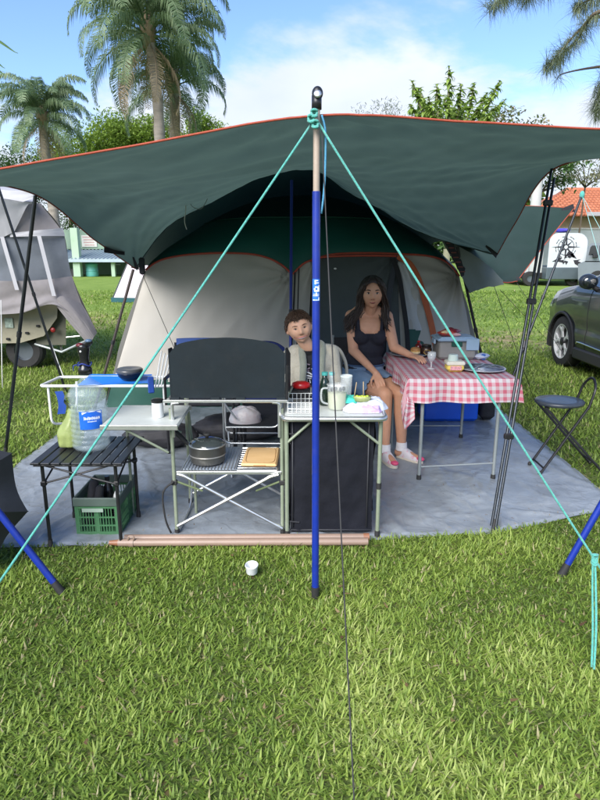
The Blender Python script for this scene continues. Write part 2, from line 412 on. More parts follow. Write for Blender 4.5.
# ------------------------------------------------------------------ groundsheet
def sheet_material():
    m = M('woven_grey_groundsheet', (.165, .185, .205), .34, 0, .25, 3.0, bump=.35, bscale=16, col2=(.265, .30, .335), dirt=.3)
    nt = m.node_tree; N = nt.nodes; L = nt.links; tc = N.new('ShaderNodeTexCoord'); nz = N.new('ShaderNodeTexNoise'); nz.inputs['Scale'].default_value = 3; L.new(tc.outputs['Object'], nz.inputs['Vector'])
    mv = N.new('ShaderNodeMix'); mv.data_type = 'RGBA'; mv.inputs['Factor'].default_value = .25; L.new(tc.outputs['Object'], mv.inputs['A']); L.new(nz.outputs['Color'], mv.inputs['B'])
    prev = N['Bump'].outputs[0]
    for sc_v, st_ in ((2.6, .12), (8.5, .12)):
        v = N.new('ShaderNodeTexVoronoi'); v.feature = 'DISTANCE_TO_EDGE'; v.inputs['Scale'].default_value = sc_v; L.new(mv.outputs['Result'], v.inputs['Vector'])
        r = N.new('ShaderNodeMapRange'); r.inputs[2].default_value = .12; L.new(v.outputs['Distance'], r.inputs[0])
        b2 = N.new('ShaderNodeBump'); b2.inputs['Strength'].default_value = st_; b2.inputs['Distance'].default_value = .012; b2.invert = True; L.new(r.outputs[0], b2.inputs['Height']); L.new(prev, b2.inputs['Normal']); prev = b2.outputs[0]
    L.new(prev, N['Principled BSDF'].inputs['Normal'])
    return m
g = MB()
def sheet(u, v):
    x = lerp(MAT_X0, MAT_X1, u); y0 = mat_front(x); y = lerp(y0, 9.0, v**1.25)
    z = .010+.008*max(0, fnoise(x*2.2, y*2.2, 3))+.007*abs(fnoise(x*5+y*2, y*4, 8))+.007*abs(fnoise(x*13-y*4, y*10, 2))
    cr = abs(fnoise(x*1.6+3, y*1.6, 1.3)); z += .012*max(0, .08-cr)/.08
    cr = abs(fnoise(x*3.1+7, y*2.7, 5.3)); z += .007*max(0, .07-cr)/.07
    if v < .01 or u < .005 or u > .995: z = .004+.012*max(0, fnoise(x*6, y*6))
    x += .02*fnoise(y*1.5, 3)*(1 if u in (0, 1) else 0); y += .02*fnoise(x*3, 1) if v == 0 else 0
    return V(x, y, z)
g.grid(sheet, 240, 220)
ms = obj('groundsheet', g, sheet_material(), smooth=True); tag(ms, 'crumpled blue grey woven groundsheet under the camp furniture', 'groundsheet')
# ------------------------------------------------------------------ big tarp
def tarp_mat(name, col, trans, col2=None, cut=.25):
    m = M(name, col, .62, 0, .1, 2.2, bump=.12, bscale=9, trans=trans, col2=col2, sheen=.15, spec=.3)
    return m
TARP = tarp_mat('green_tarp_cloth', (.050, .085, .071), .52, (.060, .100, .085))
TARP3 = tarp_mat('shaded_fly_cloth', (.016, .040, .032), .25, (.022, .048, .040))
TARP2 = tarp_mat('shade_darkened_rear_cloth', (.012, .036, .036), .10, (.016, .046, .043))  # doubled layers and the shade above the tent put into a darker colour
CG = [[(-2.2, 2.6, 1.74), (-1.5, 2.62, 1.875), (-.75, 2.6, 1.995), (.05, 2.58, 2.115), (.7, 2.62, 2.10), (1.35, 2.68, 2.083), (2.17, 2.75, 2.1)],
      [(-1.98, 3.5, 1.95), (-1.4, 3.5, 1.94), (-.7, 3.5, 2.0), (.04, 3.45, 2.11), (.65, 3.4, 2.08), (1.25, 3.35, 2.05), (1.80, 3.3, 2.08)],
      [(-1.84, 4.4, 1.97), (-1.3, 4.35, 1.96), (-.7, 4.3, 2.02), (.03, 4.3, 2.12), (.6, 4.2, 2.07), (1.1, 4.1, 2.04), (1.56, 3.93, 2.08)],
      [(-1.72, 5.2, 1.68), (-1.3, 5.2, 1.86), (-.75, 5.2, 2.01), (0, 5.2, 2.24), (.65, 5.2, 2.02), (1.2, 5.1, 1.87), (1.70, 4.95, 1.80)],
      [(-1.58, 5.9, 1.42), (-1.3, 6.0, 1.78), (-.8, 6.05, 2.06), (-.03, 6.1, 2.36), (.6, 6.0, 2.05), (1.2, 5.95, 1.74), (1.85, 5.8, 1.55)]]
CG = [[Vector(p) for p in r] for r in CG]
BACK = [[Vector(p) for p in r] for r in (CG[3], CG[4], [(-1.85, 6.9, 1.40), (-1.4, 7.0, 1.95), (-.75, 7.1, 2.32), (-.03, 7.2, 2.52), (.6, 7.1, 2.34), (1.2, 6.95, 2.08), (1.7, 6.8, 1.66)], [(-1.95, 8.3, 1.35), (-1.45, 8.4, 1.9), (-.75, 8.5, 2.36), (-.03, 8.6, 2.55), (.6, 8.5, 2.36), (1.2, 8.35, 2.06), (1.7, 8.2, 1.62)], [(-1.6, 9.6, .9), (-1.2, 9.7, 1.0), (-.75, 9.75, 1.05), (-.03, 9.8, 1.1), (.6, 9.75, 1.05), (1.2, 9.7, 1.0), (1.8, 9.6, .9)])]
def tarp_pt(u, v):
    p = catmull([catmull(r, u) for r in CG], v)
    e = min(1, 8*min(u, 1-u)+.15)*min(1, 10*v+.1)
    # wrinkles running from the corners and poles
    w = .018*fnoise(u*9+v*14, (u-v)*3.0, 2)+.010*abs(fnoise(u*20-v*13, v*3, 5))+.005*fnoise(u*40+v*9, v*5, 6)
    a = math.atan2(v+.02, u-.5+.001); w += .020*fnoise(a*7, 1.5+3*v, 9)*math.exp(-v*2.2)
    a2 = math.atan2(1-v+.02, 1.0-u+.01); w += .030*fnoise(a2*8, 4, 3)*math.exp(-((1-v)+(1-u))*1.6)
    a3 = math.atan2(1-v+.02, u+.01); w += .024*fnoise(a3*8, 7, 3)*math.exp(-((1-v)+u)*1.8)
    p.z += w*e
    # scalloped edges between fixings
    if v < .001: pass
    return p
LOC = (.05, 2.58, 0)
tarp = thing('canopy_tarp', 'large dark green tarp with orange hem stretched over the cooking area on poles', 'tarp', LOC)
g = MB(); g.grid(tarp_pt, 150, 110); obj('tarp_sheet', g, TARP, tarp, smooth=True)
def tarp_back(u, v):
    if v == 0: return tarp_pt(u, 1)
    return catmull([catmull(r, u) for r in BACK], (1+3*v)/4)+V(0, 0, .012*fnoise(u*8, v*6, 2))
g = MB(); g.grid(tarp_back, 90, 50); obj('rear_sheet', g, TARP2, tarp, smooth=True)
hem = MB()
def edge(fn, n=90):
    return [fn(i/n)+V(0, 0, -.004) for i in range(n+1)]
for fn in (lambda t: tarp_pt(t, 0), lambda t: tarp_pt(0, t), lambda t: tarp_pt(1, t)):
    hem.tube(edge(fn), .0048, 6)
obj('hem', hem, ORANGE_TRIM, tarp, smooth=True)
ov = MB(); ov.tube(edge(lambda t: tarp_pt(t, .9999)), .004, 6); obj('seam', ov, M('dark_green_thread', (.01, .03, .026), .8), tarp, smooth=True)
# corner patches in black webbing
def tab(parent, p, q, w=.05, th=.004, m=BLACK_CLOTH, nm='corner_tab'):
    g = MB(); p, q = Vector(p), Vector(q); d = (q-p); s = d.cross(V(0, -1, .2)).normalized()*w/2
    g.prism([p-s, p+s, q+s*.35, q-s*.35], V(0, -th, th)); return obj(nm, g, m, parent)
tab(tarp, tarp_pt(1, .985), tarp_pt(.955, .93), .09)
tab(tarp, tarp_pt(0, .80)+V(0, 0, -.004), tarp_pt(.035, .88)+V(0, 0, -.01), .10)
tab(tarp, tarp_pt(0, 1)+V(0, 0, -.004), tarp_pt(.04, .93)+V(0, 0, -.01), .08)

# lower fly sheet running on to the right over the tent side
fly = thing('side_fly_sheet', 'smaller dark green fly sheet with orange hem behind the big tarp on the right', 'fly sheet', (1.85, 6.0, 0))
A_ = [P(442, 236, 6.1), P(500, 207, 7.0), P(574, 208, 7.2)]
B_ = [P(456, 262, 6.05), P(500, 240, 6.6), P(545, 244, 6.8)]
C_ = [P(469, 292, 5.95), P(494, 284, 6.1), P(517, 281, 6.35)]
FG = [A_, B_, C_]
def fly_pt(u, v):
    p = catmull([catmull(r, u) for r in FG], v)
    p.z += .012*fnoise(u*5+v*9, v*2-u*7, 4)*min(1, 6*min(u, 1-u, v+.05)); return p
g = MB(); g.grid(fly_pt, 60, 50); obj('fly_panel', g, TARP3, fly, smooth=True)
hem = MB()
for fn in (lambda t: fly_pt(t, 0), lambda t: fly_pt(1, t), lambda t: fly_pt(t, 1)): hem.tube(edge(fn, 50), .0055, 6)
obj('hem', hem, ORANGE_TRIM, fly, smooth=True)
tab(fly, fly_pt(1, 0), fly_pt(.90, .06), .09); tab(fly, fly_pt(1, 1), fly_pt(.9, .92), .09)
# grey reverse of the fold hanging below
g = MB()
FF = [[P(440, 238, 6.0), P(462, 248, 5.95), P(484, 262, 5.9), P(503, 280, 5.98)], [P(455, 264, 5.95), P(470, 270, 5.92), P(485, 275, 5.88), P(503, 282, 5.98)], [P(470, 293, 5.92), P(478, 290, 5.9), P(488, 287, 5.9), P(504, 285, 5.98)]]
FF = [[Vector(p) for p in r] for r in FF]
g.grid(lambda u, v: catmull([catmull(r, u) for r in FF], v)+V(0, 0, .008*fnoise(u*7, v*5, 1)), 30, 16)
obj('folded_flap', g, tarp_mat('pale_grey_green_cloth', (.17, .20, .18), .25), fly, smooth=True)

# ------------------------------------------------------------------ poles
def foot(g, p, d, r): g.tube([p, p+d*.07], [r*1.25, r*1.05], 12)
def pole(name, label, a, b, r, m, group=None, footm=RUBBER, rings=True, cat='pole', double=False):
    a, b = Vector(a), Vector(b); t = thing(name, label, cat, a, group)
    d = (b-a).normalized(); off = V(r*1.5, 0, 0) if double else V(0, 0, 0)
    g = MB(); g.tube([a+d*.03-off, b-off], r, 12); obj('tube', g, m, t, smooth='auto')
    if double:
        g = MB(); g.tube([a+d*.03+off, a.lerp(b, .97)+off], r, 12); obj('tube', g, m, t, smooth='auto')
        for f in (.25, .62, .9):
            g = MB(); c = a.lerp(b, f); g.bbox(c, (r*6.5, r*3.4, .035), .006); obj('clamp', g, BLACK_METAL, t)
    g = MB(); foot(g, a, d, r); obj('foot_cap', g, footm, t, smooth='auto')
    if rings:
        g = MB(); c = a.lerp(b, .5); g.tube([c-d*.02, c+d*.02], r*1.35, 12); obj('collar', g, BLACK_METAL, t, smooth='auto')
    return t
pa = V(.072, 2.53, 0); pb = V(.065, 2.56, 2.16)
mid = pa.lerp(pb, .845)
t = thing('centre_pole', 'tall blue prop pole with tan upper section in the grass before the tarp', 'pole', pa)
g = MB(); g.tube([pa+V(0, 0, .05), mid], .0165, 16); obj('lower_tube', g, BLUE_PAINT, t, smooth='auto')
g = MB(); g.tube([mid, pb], .0135, 16); obj('upper_tube', g, M('tan_coated_tube', (.36, .29, .23), .5, 0, .1, 12), t, smooth='auto')
g = MB(); g.tube([pa, pa+V(0, 0, .06)], [.017, .0205], 14); obj('foot_cap', g, RUBBER, t, smooth='auto')
g = MB(); g.ell(pb+V(.003, 0, .028), (.022, .021, .026), 16, 10); g.tube([pb+V(0, 0, -.03), pb+V(0, 0, .02)], .02, 14); obj('top_knob', g, BLACK_METAL, t, smooth=True)
g = MB(); g.lathe([(.010, 0), (.015, .003), (.016, .007), (.010, .01)], pb+V(.003, -.016, .02), 16, rot=Matrix.Rotation(R(75), 3, 'X')); obj('chrome_ring', g, ALU, t, smooth=True)
# sticker with white print running up the pole
st = MB(); PRINT = M('white_print', (.72, .78, .85), .45, 0, .2, 80)
def onpole(z, a, rr=.01675):
    c = pa.lerp(pb, z/2.16); return c+V(math.sin(a)*rr, -math.cos(a)*rr, 0)
zt = P(317, 279, 2.53).z; zb = P(317, 301, 2.53).z
g = MB(); g.grid(lambda u, v: onpole(lerp(zb, zt, v), lerp(-1.1, 1.1, u), .0168), 8, 2); obj('sticker', g, M('pale_blue_sticker', (.02, .14, .56), .4, 0, .2, 40), t, smooth=True)
def mark(z0, z1, a0, a1):
    st.grid(lambda u, v: onpole(lerp(z0, z1, v), lerp(a0, a1, u), .0171), 4, 1)
H = zt-zb
mark(zb+.02*H, zb+.06*H, -.9, .9); mark(zb+.02*H, zb+.16*H, .55, .9); mark(zb+.22*H, zb+.25*H, -.9, .7); mark(zb+.29*H, zb+.32*H, -.8, .8)
mark(zb+.22*H, zb+.38*H, -.1, .15); mark(zb+.42*H, zb+.50*H, -.5, .9); mark(zb+.5*H, zb+.58*H, -.6, -.2); mark(zb+.5*H, zb+.60*H, .3, .95)
mark(zb+.60*H, zb+.66*H, -.3, .9); mark(zb+.66*H, zb+.72*H, .6, .95); mark(zb+.76*H, zb+.95*H, -.4, -.05); mark(zb+.80*H, zb+.84*H, -.3, .7); mark(zb+.90*H, zb+.95*H, -.2, .5)
obj('printed_mark', st, PRINT, t)

ip = pole('inner_pole', 'dark blue steel pole standing under the tarp beside the boy', (-.085, 4.75, .02), (-.07, 5.35, 2.16), .0125, M('dark_blue_painted_steel', (.006, .02, .22), .35, .1, .1, 8))
pole('corner_pole', 'blue corner pole leaning out at the left beside the black umbrella', (-1.14, 2.57, 0), (-2.20, 2.56, 1.76), .0165, BLUE_PAINT, 'blue poles holding up the front corners of the tarp')
pole('corner_pole', 'blue corner pole leaning out to the right of the green rope', (1.32, 2.73, 0), (2.19, 2.75, 2.12), .0165, BLUE_PAINT, 'blue poles holding up the front corners of the tarp')
GREYBLACK = M('dark_anodised_tube', (.035, .04, .045), .3, .7, .2, 8)
b0 = G(5, 455); pole('tarp_pole', 'black pole rising at the left edge of the picture and leaning towards the camping trailer', (b0.x, b0.y, 0), tarp_pt(0, .5)+V(0, 0, -.01), .0135, GREYBLACK, 'thin black tarp poles')
b1 = G(66, 392); t1 = P(-2, 186, 6.6); pole('tarp_pole', 'black pole crossing in front of the camping trailer behind the white bench', (b1.x, b1.y, 0), t1, .014, GREYBLACK, 'thin black tarp poles')
b2 = V(1.12, 3.2, .012); pole('tarp_pole', 'double black pole standing on the groundsheet between the gingham table and the stool', b2, tarp_pt(1, .5)+V(0, 0, 0), .0085, GREYBLACK, 'thin black tarp poles', double=True)
t3 = P(582, 195, 7.0); b3 = G(503, 402); pole('tarp_pole', 'black pole leaning towards the parked car and topped with a teal knot', (b3.x, b3.y, 0), t3, .013, GREYBLACK, 'thin black tarp poles')
pole('tent_side_pole', 'dark brown pole at the left side of the tent below the tarp corner', (-2.1, 5.92, 0), (-1.60, 5.9, 1.41), .014, M('dark_brown_tube', (.045, .035, .03), .5), 'poles at the two sides of the tent')
pole('tent_side_pole', 'black pole at the right side of the tent behind the storage box', (2.02, 6.1, 0), (1.51, 5.95, 1.62), .014, BLACK_METAL, 'poles at the two sides of the tent')

# ------------------------------------------------------------------ ropes
TEAL = M('teal_braided_rope', (.07, .37, .31), .7, 0, .3, 120, bump=.5, bscale=500, sheen=.3)
CORD = M('dark_cord', (.03, .03, .03), .8); GREYCORD = M('pale_grey_cord', (.5, .5, .47), .8)
def rope(name, label, pts, r, m, cat='rope', group=None, knots=()):
    g = MB(); g.tube(pts, r, 8)
    o = obj(name, g, m, smooth=True, at=Vector(pts[0])); tag(o, label, cat, group)
    for k in knots:
        g = MB()
        for q in range(3):
            c = Vector(k)+V(0, 0, .008*(q-1)); a = q*1.1
            g.tube([c+V(math.cos(x)*.011, math.sin(x)*.011*math.cos(a), math.sin(x)*.011*math.sin(a+.6)) for x in np.linspace(0, 2*PI, 14)[:-1]], r*1.1, 6, closed=True)
        obj('knot', g, m, o, smooth=True)
    return o
tp = V(.055, 2.545, 2.09)
def ext(px, py): return G(px, py)
a1 = ext(-100, 731); a1.z = .02
rope('guy_rope', 'teal guy rope running from the pole top down across the left of the photo', sag(tp, a1, .012, 20), .0046, TEAL, group='teal guy ropes', knots=[tp+V(0, -.02, .02), tp+V(-.012, -.022, 0), tp+V(.004, -.024, -.02)])
a2 = ext(650, 650); a2.z = .02
gr = rope('guy_rope', 'teal guy rope running from the pole top down across the right of the photo', sag(tp+V(.01, 0, 0), a2, .012, 20), .0046, TEAL, group='teal guy ropes')
def px_of(p): return 300+FPX*p.x/(p.y*_c+(EYE-p.z)*_s)
kt_ = max(k/500 for k in range(500) if px_of((tp+V(.01, 0, 0)).lerp(a2, k/500)) < 595)
pk = (tp+V(.01, 0, 0)).lerp(a2, kt_)-V(0, 0, .004)
tl = G(593, 676)
g = MB()
for q in range(4):
    a = q*.8; g.tube([pk+V(0, 0, .012*(q-1.5))+V(math.cos(x)*.010, math.sin(x)*.010*math.cos(a), math.sin(x)*.012*math.sin(a+.6)) for x in np.linspace(0, 2*PI, 14)[:-1]], .0045, 6, closed=True)
obj('knot', g, TEAL, gr, smooth=True)
g = MB(); g.tube(curve([pk, pk+V(.0, -.03, -.09), pk.lerp(V(tl.x, tl.y, .07), .7)+V(.004, 0, 0), V(tl.x, tl.y, .03)+V(0, 0, .0)], 16), .0046, 8)
g.tube(curve([pk+V(-.008, 0, 0), pk+V(-.012, -.03, -.10), pk.lerp(V(tl.x, tl.y, .07), .7)+V(-.009, 0, 0), V(tl.x-.01, tl.y, .04)], 16), .0042, 8); obj('loose_tail', g, TEAL, gr, smooth=True)
a3 = ext(356, 840); a3.z = .0
rope('thin_guy_cord', 'thin dark cord running from the pole top straight down over the grass to the camera', sag(tp+V(.03, 0, -.03), a3, .004, 20), .0024, CORD)
# blue and white cord hanging beside the pole
BW = M('blue_and_white_cord', (.03, .22, .42), .7, 0, .5, 160, col2=(.12, .35, .50))
rope('hanging_cord', 'blue flecked cord hanging beside the tan top of the pole', curve([pb+V(.02, .0, -.05), pb+V(.036, .0, -.12), pb+V(.034, 0, -.30), pb+V(.022, 0, -.42)], 12), .0042, BW)
wc = P(184, 196, 5.3)
rope('hanging_cord', 'white cord hanging in a loop under the left half of the tarp', curve([wc, wc+V(.012, -.01, -.10), wc+V(-.005, 0, -.2), wc+V(.01, 0, -.27)], 14), .004, GREYCORD)
w2 = P(189, 196, 5.3); rope('hanging_cord', 'pale looped cord under the left half of the tarp', curve([w2, w2+V(.02, 0, -.08), w2+V(.10, 0, -.10), w2+V(.17, -.02, 0.0)], 14), .003, M('dull_cord', (.22, .25, .24), .8))
rope('tent_guy_line', 'thin dark guy line on the left front panel of the tent', [P(141, 271, 5.88), P(176, 352, 5.4)], .0028, CORD, group='thin guy lines')
for (x0, y0, Y0, x1, y1, lb) in ((500, 290, 6.0, 552, 345, 'thin guy line below the hem of the side fly sheet crossing the lawn'), (517, 283, 6.35, 590, 395, 'longest thin guy line running from the side fly sheet to the lawn beside the stool'), (494, 286, 5.85, 535, 402, 'thin guy line dropping steeply from the side fly sheet')):
    e = G(x1, y1); rope('tent_guy_line', lb, [P(x0, y0, Y0), e], .0026, CORD, group='thin guy lines')
k = MB(); k.ell(t3+V(0, 0, 0), (.028, .028, .045), 10, 8); o = obj('rope_knot', k, TEAL, smooth=True, at=t3); tag(o, 'teal knot of rope on top of the pole nearest the car', 'knot')
for (dx, lb) in ((.9, 'slack pale teal line descending in front of the tiled roof'), (.35, 'taut pale teal line at the right of the pole top knot')):
    rope('guy_line', lb, [t3, t3+V(dx, -1.0, -2.05)], .003, M('pale_teal_cord', (.25, .45, .42), .8), group='pale lines from the teal knot')

# ------------------------------------------------------------------ family tent
GREYP = M('grey_tent_polyester', (.53, .505, .45), .62, 0, .06, 1.4, bump=.10, bscale=7, trans=.28, sheen=.2)
GREEND = M('dark_green_tent_polyester', (.006, .040, .034), .6, 0, .12, 2, bump=.1, bscale=7, trans=.06, sheen=.2)
PIPING = M('red_orange_piping', (.42, .065, .035), .65, 0, .1, 30)
MESHD = M('dark_mosquito_mesh', (.062, .075, .076), .85, 0, .1, 4, bump=.1, bscale=600)
BLACKTRIM = M('black_zip_tape', (.012, .012, .014), .8)
tent = thing('family_tent', 'big grey and dark green frame tent with red piping behind the camp kitchen', 'tent', (0, 6.1, 0))
def wy(z): return 6.02+.30*min(z, 2)/1.5
def W(x, z, off=0.0): return V(x, wy(z)-off, z)
def xp(px, py):
    "world x,z of a photograph pixel on the leaning front wall"
    Y = 6.3
    for _ in range(4): p = P(px, py, Y); Y = wy(max(p.z, 0))
    return p.x, p.z
LA = [xp(*q) for q in ((146, 270), (155, 263), (168, 258), (190, 254.5), (220, 253), (250, 254), (268, 258), (282, 265), (292, 274))]
RA = [xp(*q) for q in ((293, 274), (303, 264), (315, 259), (335, 254), (370, 253), (400, 254), (428, 256), (446, 262), (459, 276))]
def wall_panel(arc, xb0, xb1, z0, bul=.05, wr=1.0, seed=0.0, off=0.0):
    xs_ = [a[0] for a in arc]; zs_ = [a[1] for a in arc]
    def fn(u, v):
        xt = lerp(xs_[0], xs_[-1], u); zt = interp(xs_, zs_, xt); xb = lerp(xb0, xb1, u); f = lerp(z0/zt, 1, v)
        x = lerp(xb, xt, f); z = zt*f
        b = -bul*math.sin(PI*u)*math.sin(PI*min(f, 1))
        w = wr*(.018*fnoise(x*2.5-z*1.6, z*.9+seed, seed)+.026*abs(fnoise((x-xs_[0])*3.2-z*2.6, z*.6+x*.3, 2+seed))+.004*fnoise(x*9, z*2, seed))
        fold = wr*.026*math.exp(-((x-xs_[-1])**2+(z-zs_[-1])**2)/.25)*math.sin(math.atan2(zs_[-1]-z, xs_[-1]-x+.001)*14)
        return W(x, z, off)+V(0, b+w+fold, 0)
    return fn
lp = wall_panel(LA, -2.02, -.06, .27, seed=1.3)
g = MB(); g.grid(lp, 90, 50); obj('front_panel', g, GREYP, tent, smooth=True)
g = MB(); g.grid(wall_panel(LA, -2.02, -.06, .0, seed=1.3, wr=.4), 2, 2)
def strip(arc, xb0, xb1, off=0.0, nm='ground_strip', m=None):
    xs_ = [a[0] for a in arc]; zs_ = [a[1] for a in arc]
    def fn(u, v):
        xt = lerp(xs_[0], xs_[-1], u); zt = interp(xs_, zs_, xt); f = .295*v/zt*1.0; x = lerp(lerp(xb0, xb1, u), xt, f)
        return W(x, zt*f, .008+off)+V(0, .01*fnoise(x*4, v*2), 0)
    g = MB(); g.grid(fn, 50, 6); obj(nm, g, m or M('green_ground_strip', (.006, .075, .052), .6, 0, .12, 3, trans=.1), tent, smooth=True)
strip(LA, -2.02, -.06)
RAm = [a for a in RA]
def sub_arc(arc, x0, x1, n=9):
    xs_ = [a[0] for a in arc]; zs_ = [a[1] for a in arc]; return [(x, interp(xs_, zs_, x)) for x in np.linspace(x0, x1, n)]
xA, xB = xp(314, 258)[0], xp(396, 256)[0]
xb = lambda px, py: xp(px, py)[0]
m1 = sub_arc(RA, RA[0][0], xA); g = MB(); g.grid(wall_panel(m1, -.06, xb(310, 395), .27, .01, .6, 4.0), 20, 40); obj('front_panel', g, GREYP, tent, smooth=True)
m2 = sub_arc(RA, xA, xB, 13); g = MB(); g.grid(wall_panel(m2, xb(310, 395), xb(404, 395), .03, .03, .9, 6.0), 60, 50); obj('door_panel', g, MESHD, tent, smooth=True)
m3 = sub_arc(RA, xB, RA[-1][0], 13); g = MB(); g.grid(wall_panel(m3, xb(404, 395), 1.92, .27, .04, 1.0, 8.0), 60, 50); obj('front_panel', g, GREYP, tent, smooth=True)
strip(m1, -.06, xb(310, 395)); strip(m3, xb(404, 395), 1.92)
def wp(px, py, off=.03): x, z = xp(px, py); return W(x, z, off)
# pale inner door leaf, its green hem, the curved orange door tape, zips
def ribbon(pts, w, m, nm, off=.03, th=.006):
    c = curve([wp(*q, off) for q in pts], 30); g = MB(); fr = []
    for i, p in enumerate(c):
        t = (c[min(i+1, 30)]-c[max(i-1, 0)]).normalized(); s = t.cross(V(0, -1, .1)).normalized(); fr.append((p-s*w/2, p+s*w/2))
    g.grid(lambda u, v: fr[round(u*30)][0].lerp(fr[round(u*30)][1], v)+V(0, -.006*math.sin(PI*v), 0), 30, 2); return obj(nm, g, m, tent, smooth=True)
g = MB()
g.grid(lambda u, v: wp(lerp(lerp(392, 407, v**.8), lerp(404, 429, v), u), lerp(262, 330, v), .022)+V(0, .01*math.sin(u*9), 0), 12, 24)
obj('door_leaf', g, M('pale_tent_polyester', (.55, .56, .56), .6, 0, .05, 3, trans=.25), tent, smooth=True)
g = MB(); g.grid(lambda u, v: wp(lerp(lerp(407, 410, v), lerp(429, 436, v), u), lerp(329, 372, v), .024), 8, 8)
obj('door_leaf_hem', g, M('green_ground_strip', (.006, .09, .06)), tent, smooth=True)
ribbon([(397, 256), (409, 264), (418, 280), (424, 300), (430, 322), (436, 352), (440, 380)], .062, M('rust_orange_door_tape', (.40, .095, .03), .7, 0, .12, 10), 'door_tape', .045)
ribbon([(392, 258), (398, 275), (402, 300), (406, 330), (408, 375)], .05, BLACKTRIM, 'rolled_door', .05)
ribbon([(396, 256), (393, 270), (388, 300), (390, 330), (396, 370)], .055, M('dark_navy_mesh', (.03, .035, .045), .8), 'gathered_screen', .04)
ribbon([(315, 258), (312, 290), (310, 330), (309, 380)], .03, BLACKTRIM, 'zip', .035)
ribbon([(295, 272), (294, 300), (292, 340), (291, 380)], .018, BLACKTRIM, 'zip', .03)
ribbon([(299, 268), (298, 300), (297, 340), (296, 380)], .012, BLACKTRIM, 'zip', .03)
# piping along the arches and corners
def pipe(pts, r=.011, nm='piping', m=PIPING, off=.02): g = MB(); g.tube(curve([W(x, z, off) for x, z in pts], 50), r, 6); obj(nm, g, m, tent, smooth=True)
pipe(LA); pipe(RA)
pipe([xp(313, 258), xp(313, 262), xp(320, 257.5), xp(340, 256), xp(370, 255.5), xp(396, 256)], .012, off=.045)
# roof: from the arches up and back to the ridge
full = LA+RA; fx = [a[0] for a in full]; fz = [a[1] for a in full]
def roof(u, v):
    x = lerp(fx[0], fx[-1], u); z0 = interp(fx, fz, x); zt = 2.24-.60*abs(2*u-1)**2.2
    a = v*PI/2*.98
    y = wy(z0)-.012+(7.9-wy(z0))*(1-math.cos(a))**.8 if v > 0 else wy(z0)-.012
    z = z0+(zt-z0)*math.sin(a)
    return V(lerp(x, x*.92, v), y, z)+V(0, .012*fnoise(x*3, v*5), .008*fnoise(x*2.4, v*3, 4))
def vseam(u, zt_=1.93):
    lo, hi = 0.0, .9
    for _ in range(18):
        m_ = (lo+hi)/2
        if roof(u, m_).z < zt_-.12*abs(2*u-1)**3: lo = m_
        else: hi = m_
    return max(lo, .06)
VS = [vseam(i/100) for i in range(101)]
g = MB(); g.grid(lambda u, v: roof(u, VS[round(u*100)]*v), 100, 12); obj('roof_band', g, M('teal_green_tent_polyester', (.012, .105, .085), .55, 0, .12, 2, bump=.1, bscale=7, trans=.15), tent, smooth=True)
g = MB(); g.grid(lambda u, v: roof(u, lerp(VS[round(u*100)], 1, v)), 100, 22); obj('roof', g, M('shade_darkened_roof_polyester', (.008, .032, .034), .6, 0, .12, 2, bump=.1, bscale=7), tent, smooth=True)  # upper roof: shade of the gap under the tarp put into its colour
g = MB(); g.tube([roof(i/50, VS[2*i])+V(0, -.008, .003) for i in range(51)], .006, 6); obj('roof_seam', g, M('green_seam_tape', (.02, .11, .09), .5), tent, smooth=True)
def roof_back(u, v):
    p = roof(u, 1); return V(p.x, lerp(p.y, 9.4, v), lerp(p.z, 1.45, v**1.5))
g = MB(); g.grid(roof_back, 40, 10); obj('roof', g, GREEND, tent, smooth=True)
for sx in (-1, 1):
    e = 0 if sx < 0 else 1
    xb_ = -2.02 if sx < 0 else 1.92
    def side(u, v, e=e, xb_=xb_):
        top = [roof(e, k/8) for k in range(9)]+[roof_back(e, k/4) for k in range(1, 5)]
        t = catmull(top, u); b = V(xb_+(0.0 if e else 0), lerp(6.02, 9.5, u), 0)
        return b.lerp(t, v)+V(.04*math.sin(PI*v)*(1 if e else -1)+.015*fnoise(u*6, v*5), 0, 0)
    g = MB(); g.grid(side, 40, 20); obj('side_wall', g, GREYP, tent, smooth=True)
    g = MB(); g.grid(lambda u, v: side(u, v*.2)+V(.012*(1 if e else -1), 0, 0), 30, 4); obj('ground_strip', g, M('green_ground_strip', (.006, .075, .052)), tent, smooth=True)
g = MB(); g.grid(lambda u, v: V(lerp(-2.02, 1.92, u)*lerp(1, .8, v), 9.45, 1.46*v), 10, 4); obj('back_wall', g, GREYP, tent, smooth=True)
# straps at the left eave, webbing hanging at the right
def strap(pts, w, m, nm):
    c = [Vector(p) for p in pts]; g = MB(); n = len(c)-1
    g.grid(lambda u, v: catmull(c, u)+V((v-.5)*w*.5, 0, (v-.5)*w), 12, 1); obj(nm, g, m, tent)
strap([P(153, 236, 5.95), P(143, 240, 5.92), P(134, 250, 5.88)], .05, BLACK_CLOTH, 'strap'); strap([P(154, 232, 5.93), P(147, 233, 5.91), P(141, 236, 5.88)], .05, ORANGE_TRIM, 'strap')
strap([P(136, 244, 5.86), P(133, 249, 5.86), P(131, 253, 5.86)], .04, ORANGE_TRIM, 'strap')
g = MB(); g.bbox(P(142, 266, 5.86), (.055, .04, .16), .015); obj('buckle', g, BLACK_CLOTH, tent)
g = MB(); g.grid(lambda u, v: P(lerp(443, 461, v)+lerp(0, 6, u), lerp(238, 276, v)-lerp(0, 3, u), 5.93)+V(0, 0, .01*math.sin(v*30)), 2, 20); obj('webbing_ladder', g, BLACK_CLOTH, tent)
for k in range(8):
    v = k/8+.05; g = MB(); c = P(lerp(443, 461, v)+3, lerp(238, 276, v)-1.5, 5.915); g.box(c, (.05, .008, .01)); obj('loop', g, M('red_brown_webbing', (.16, .05, .04), .8), tent)
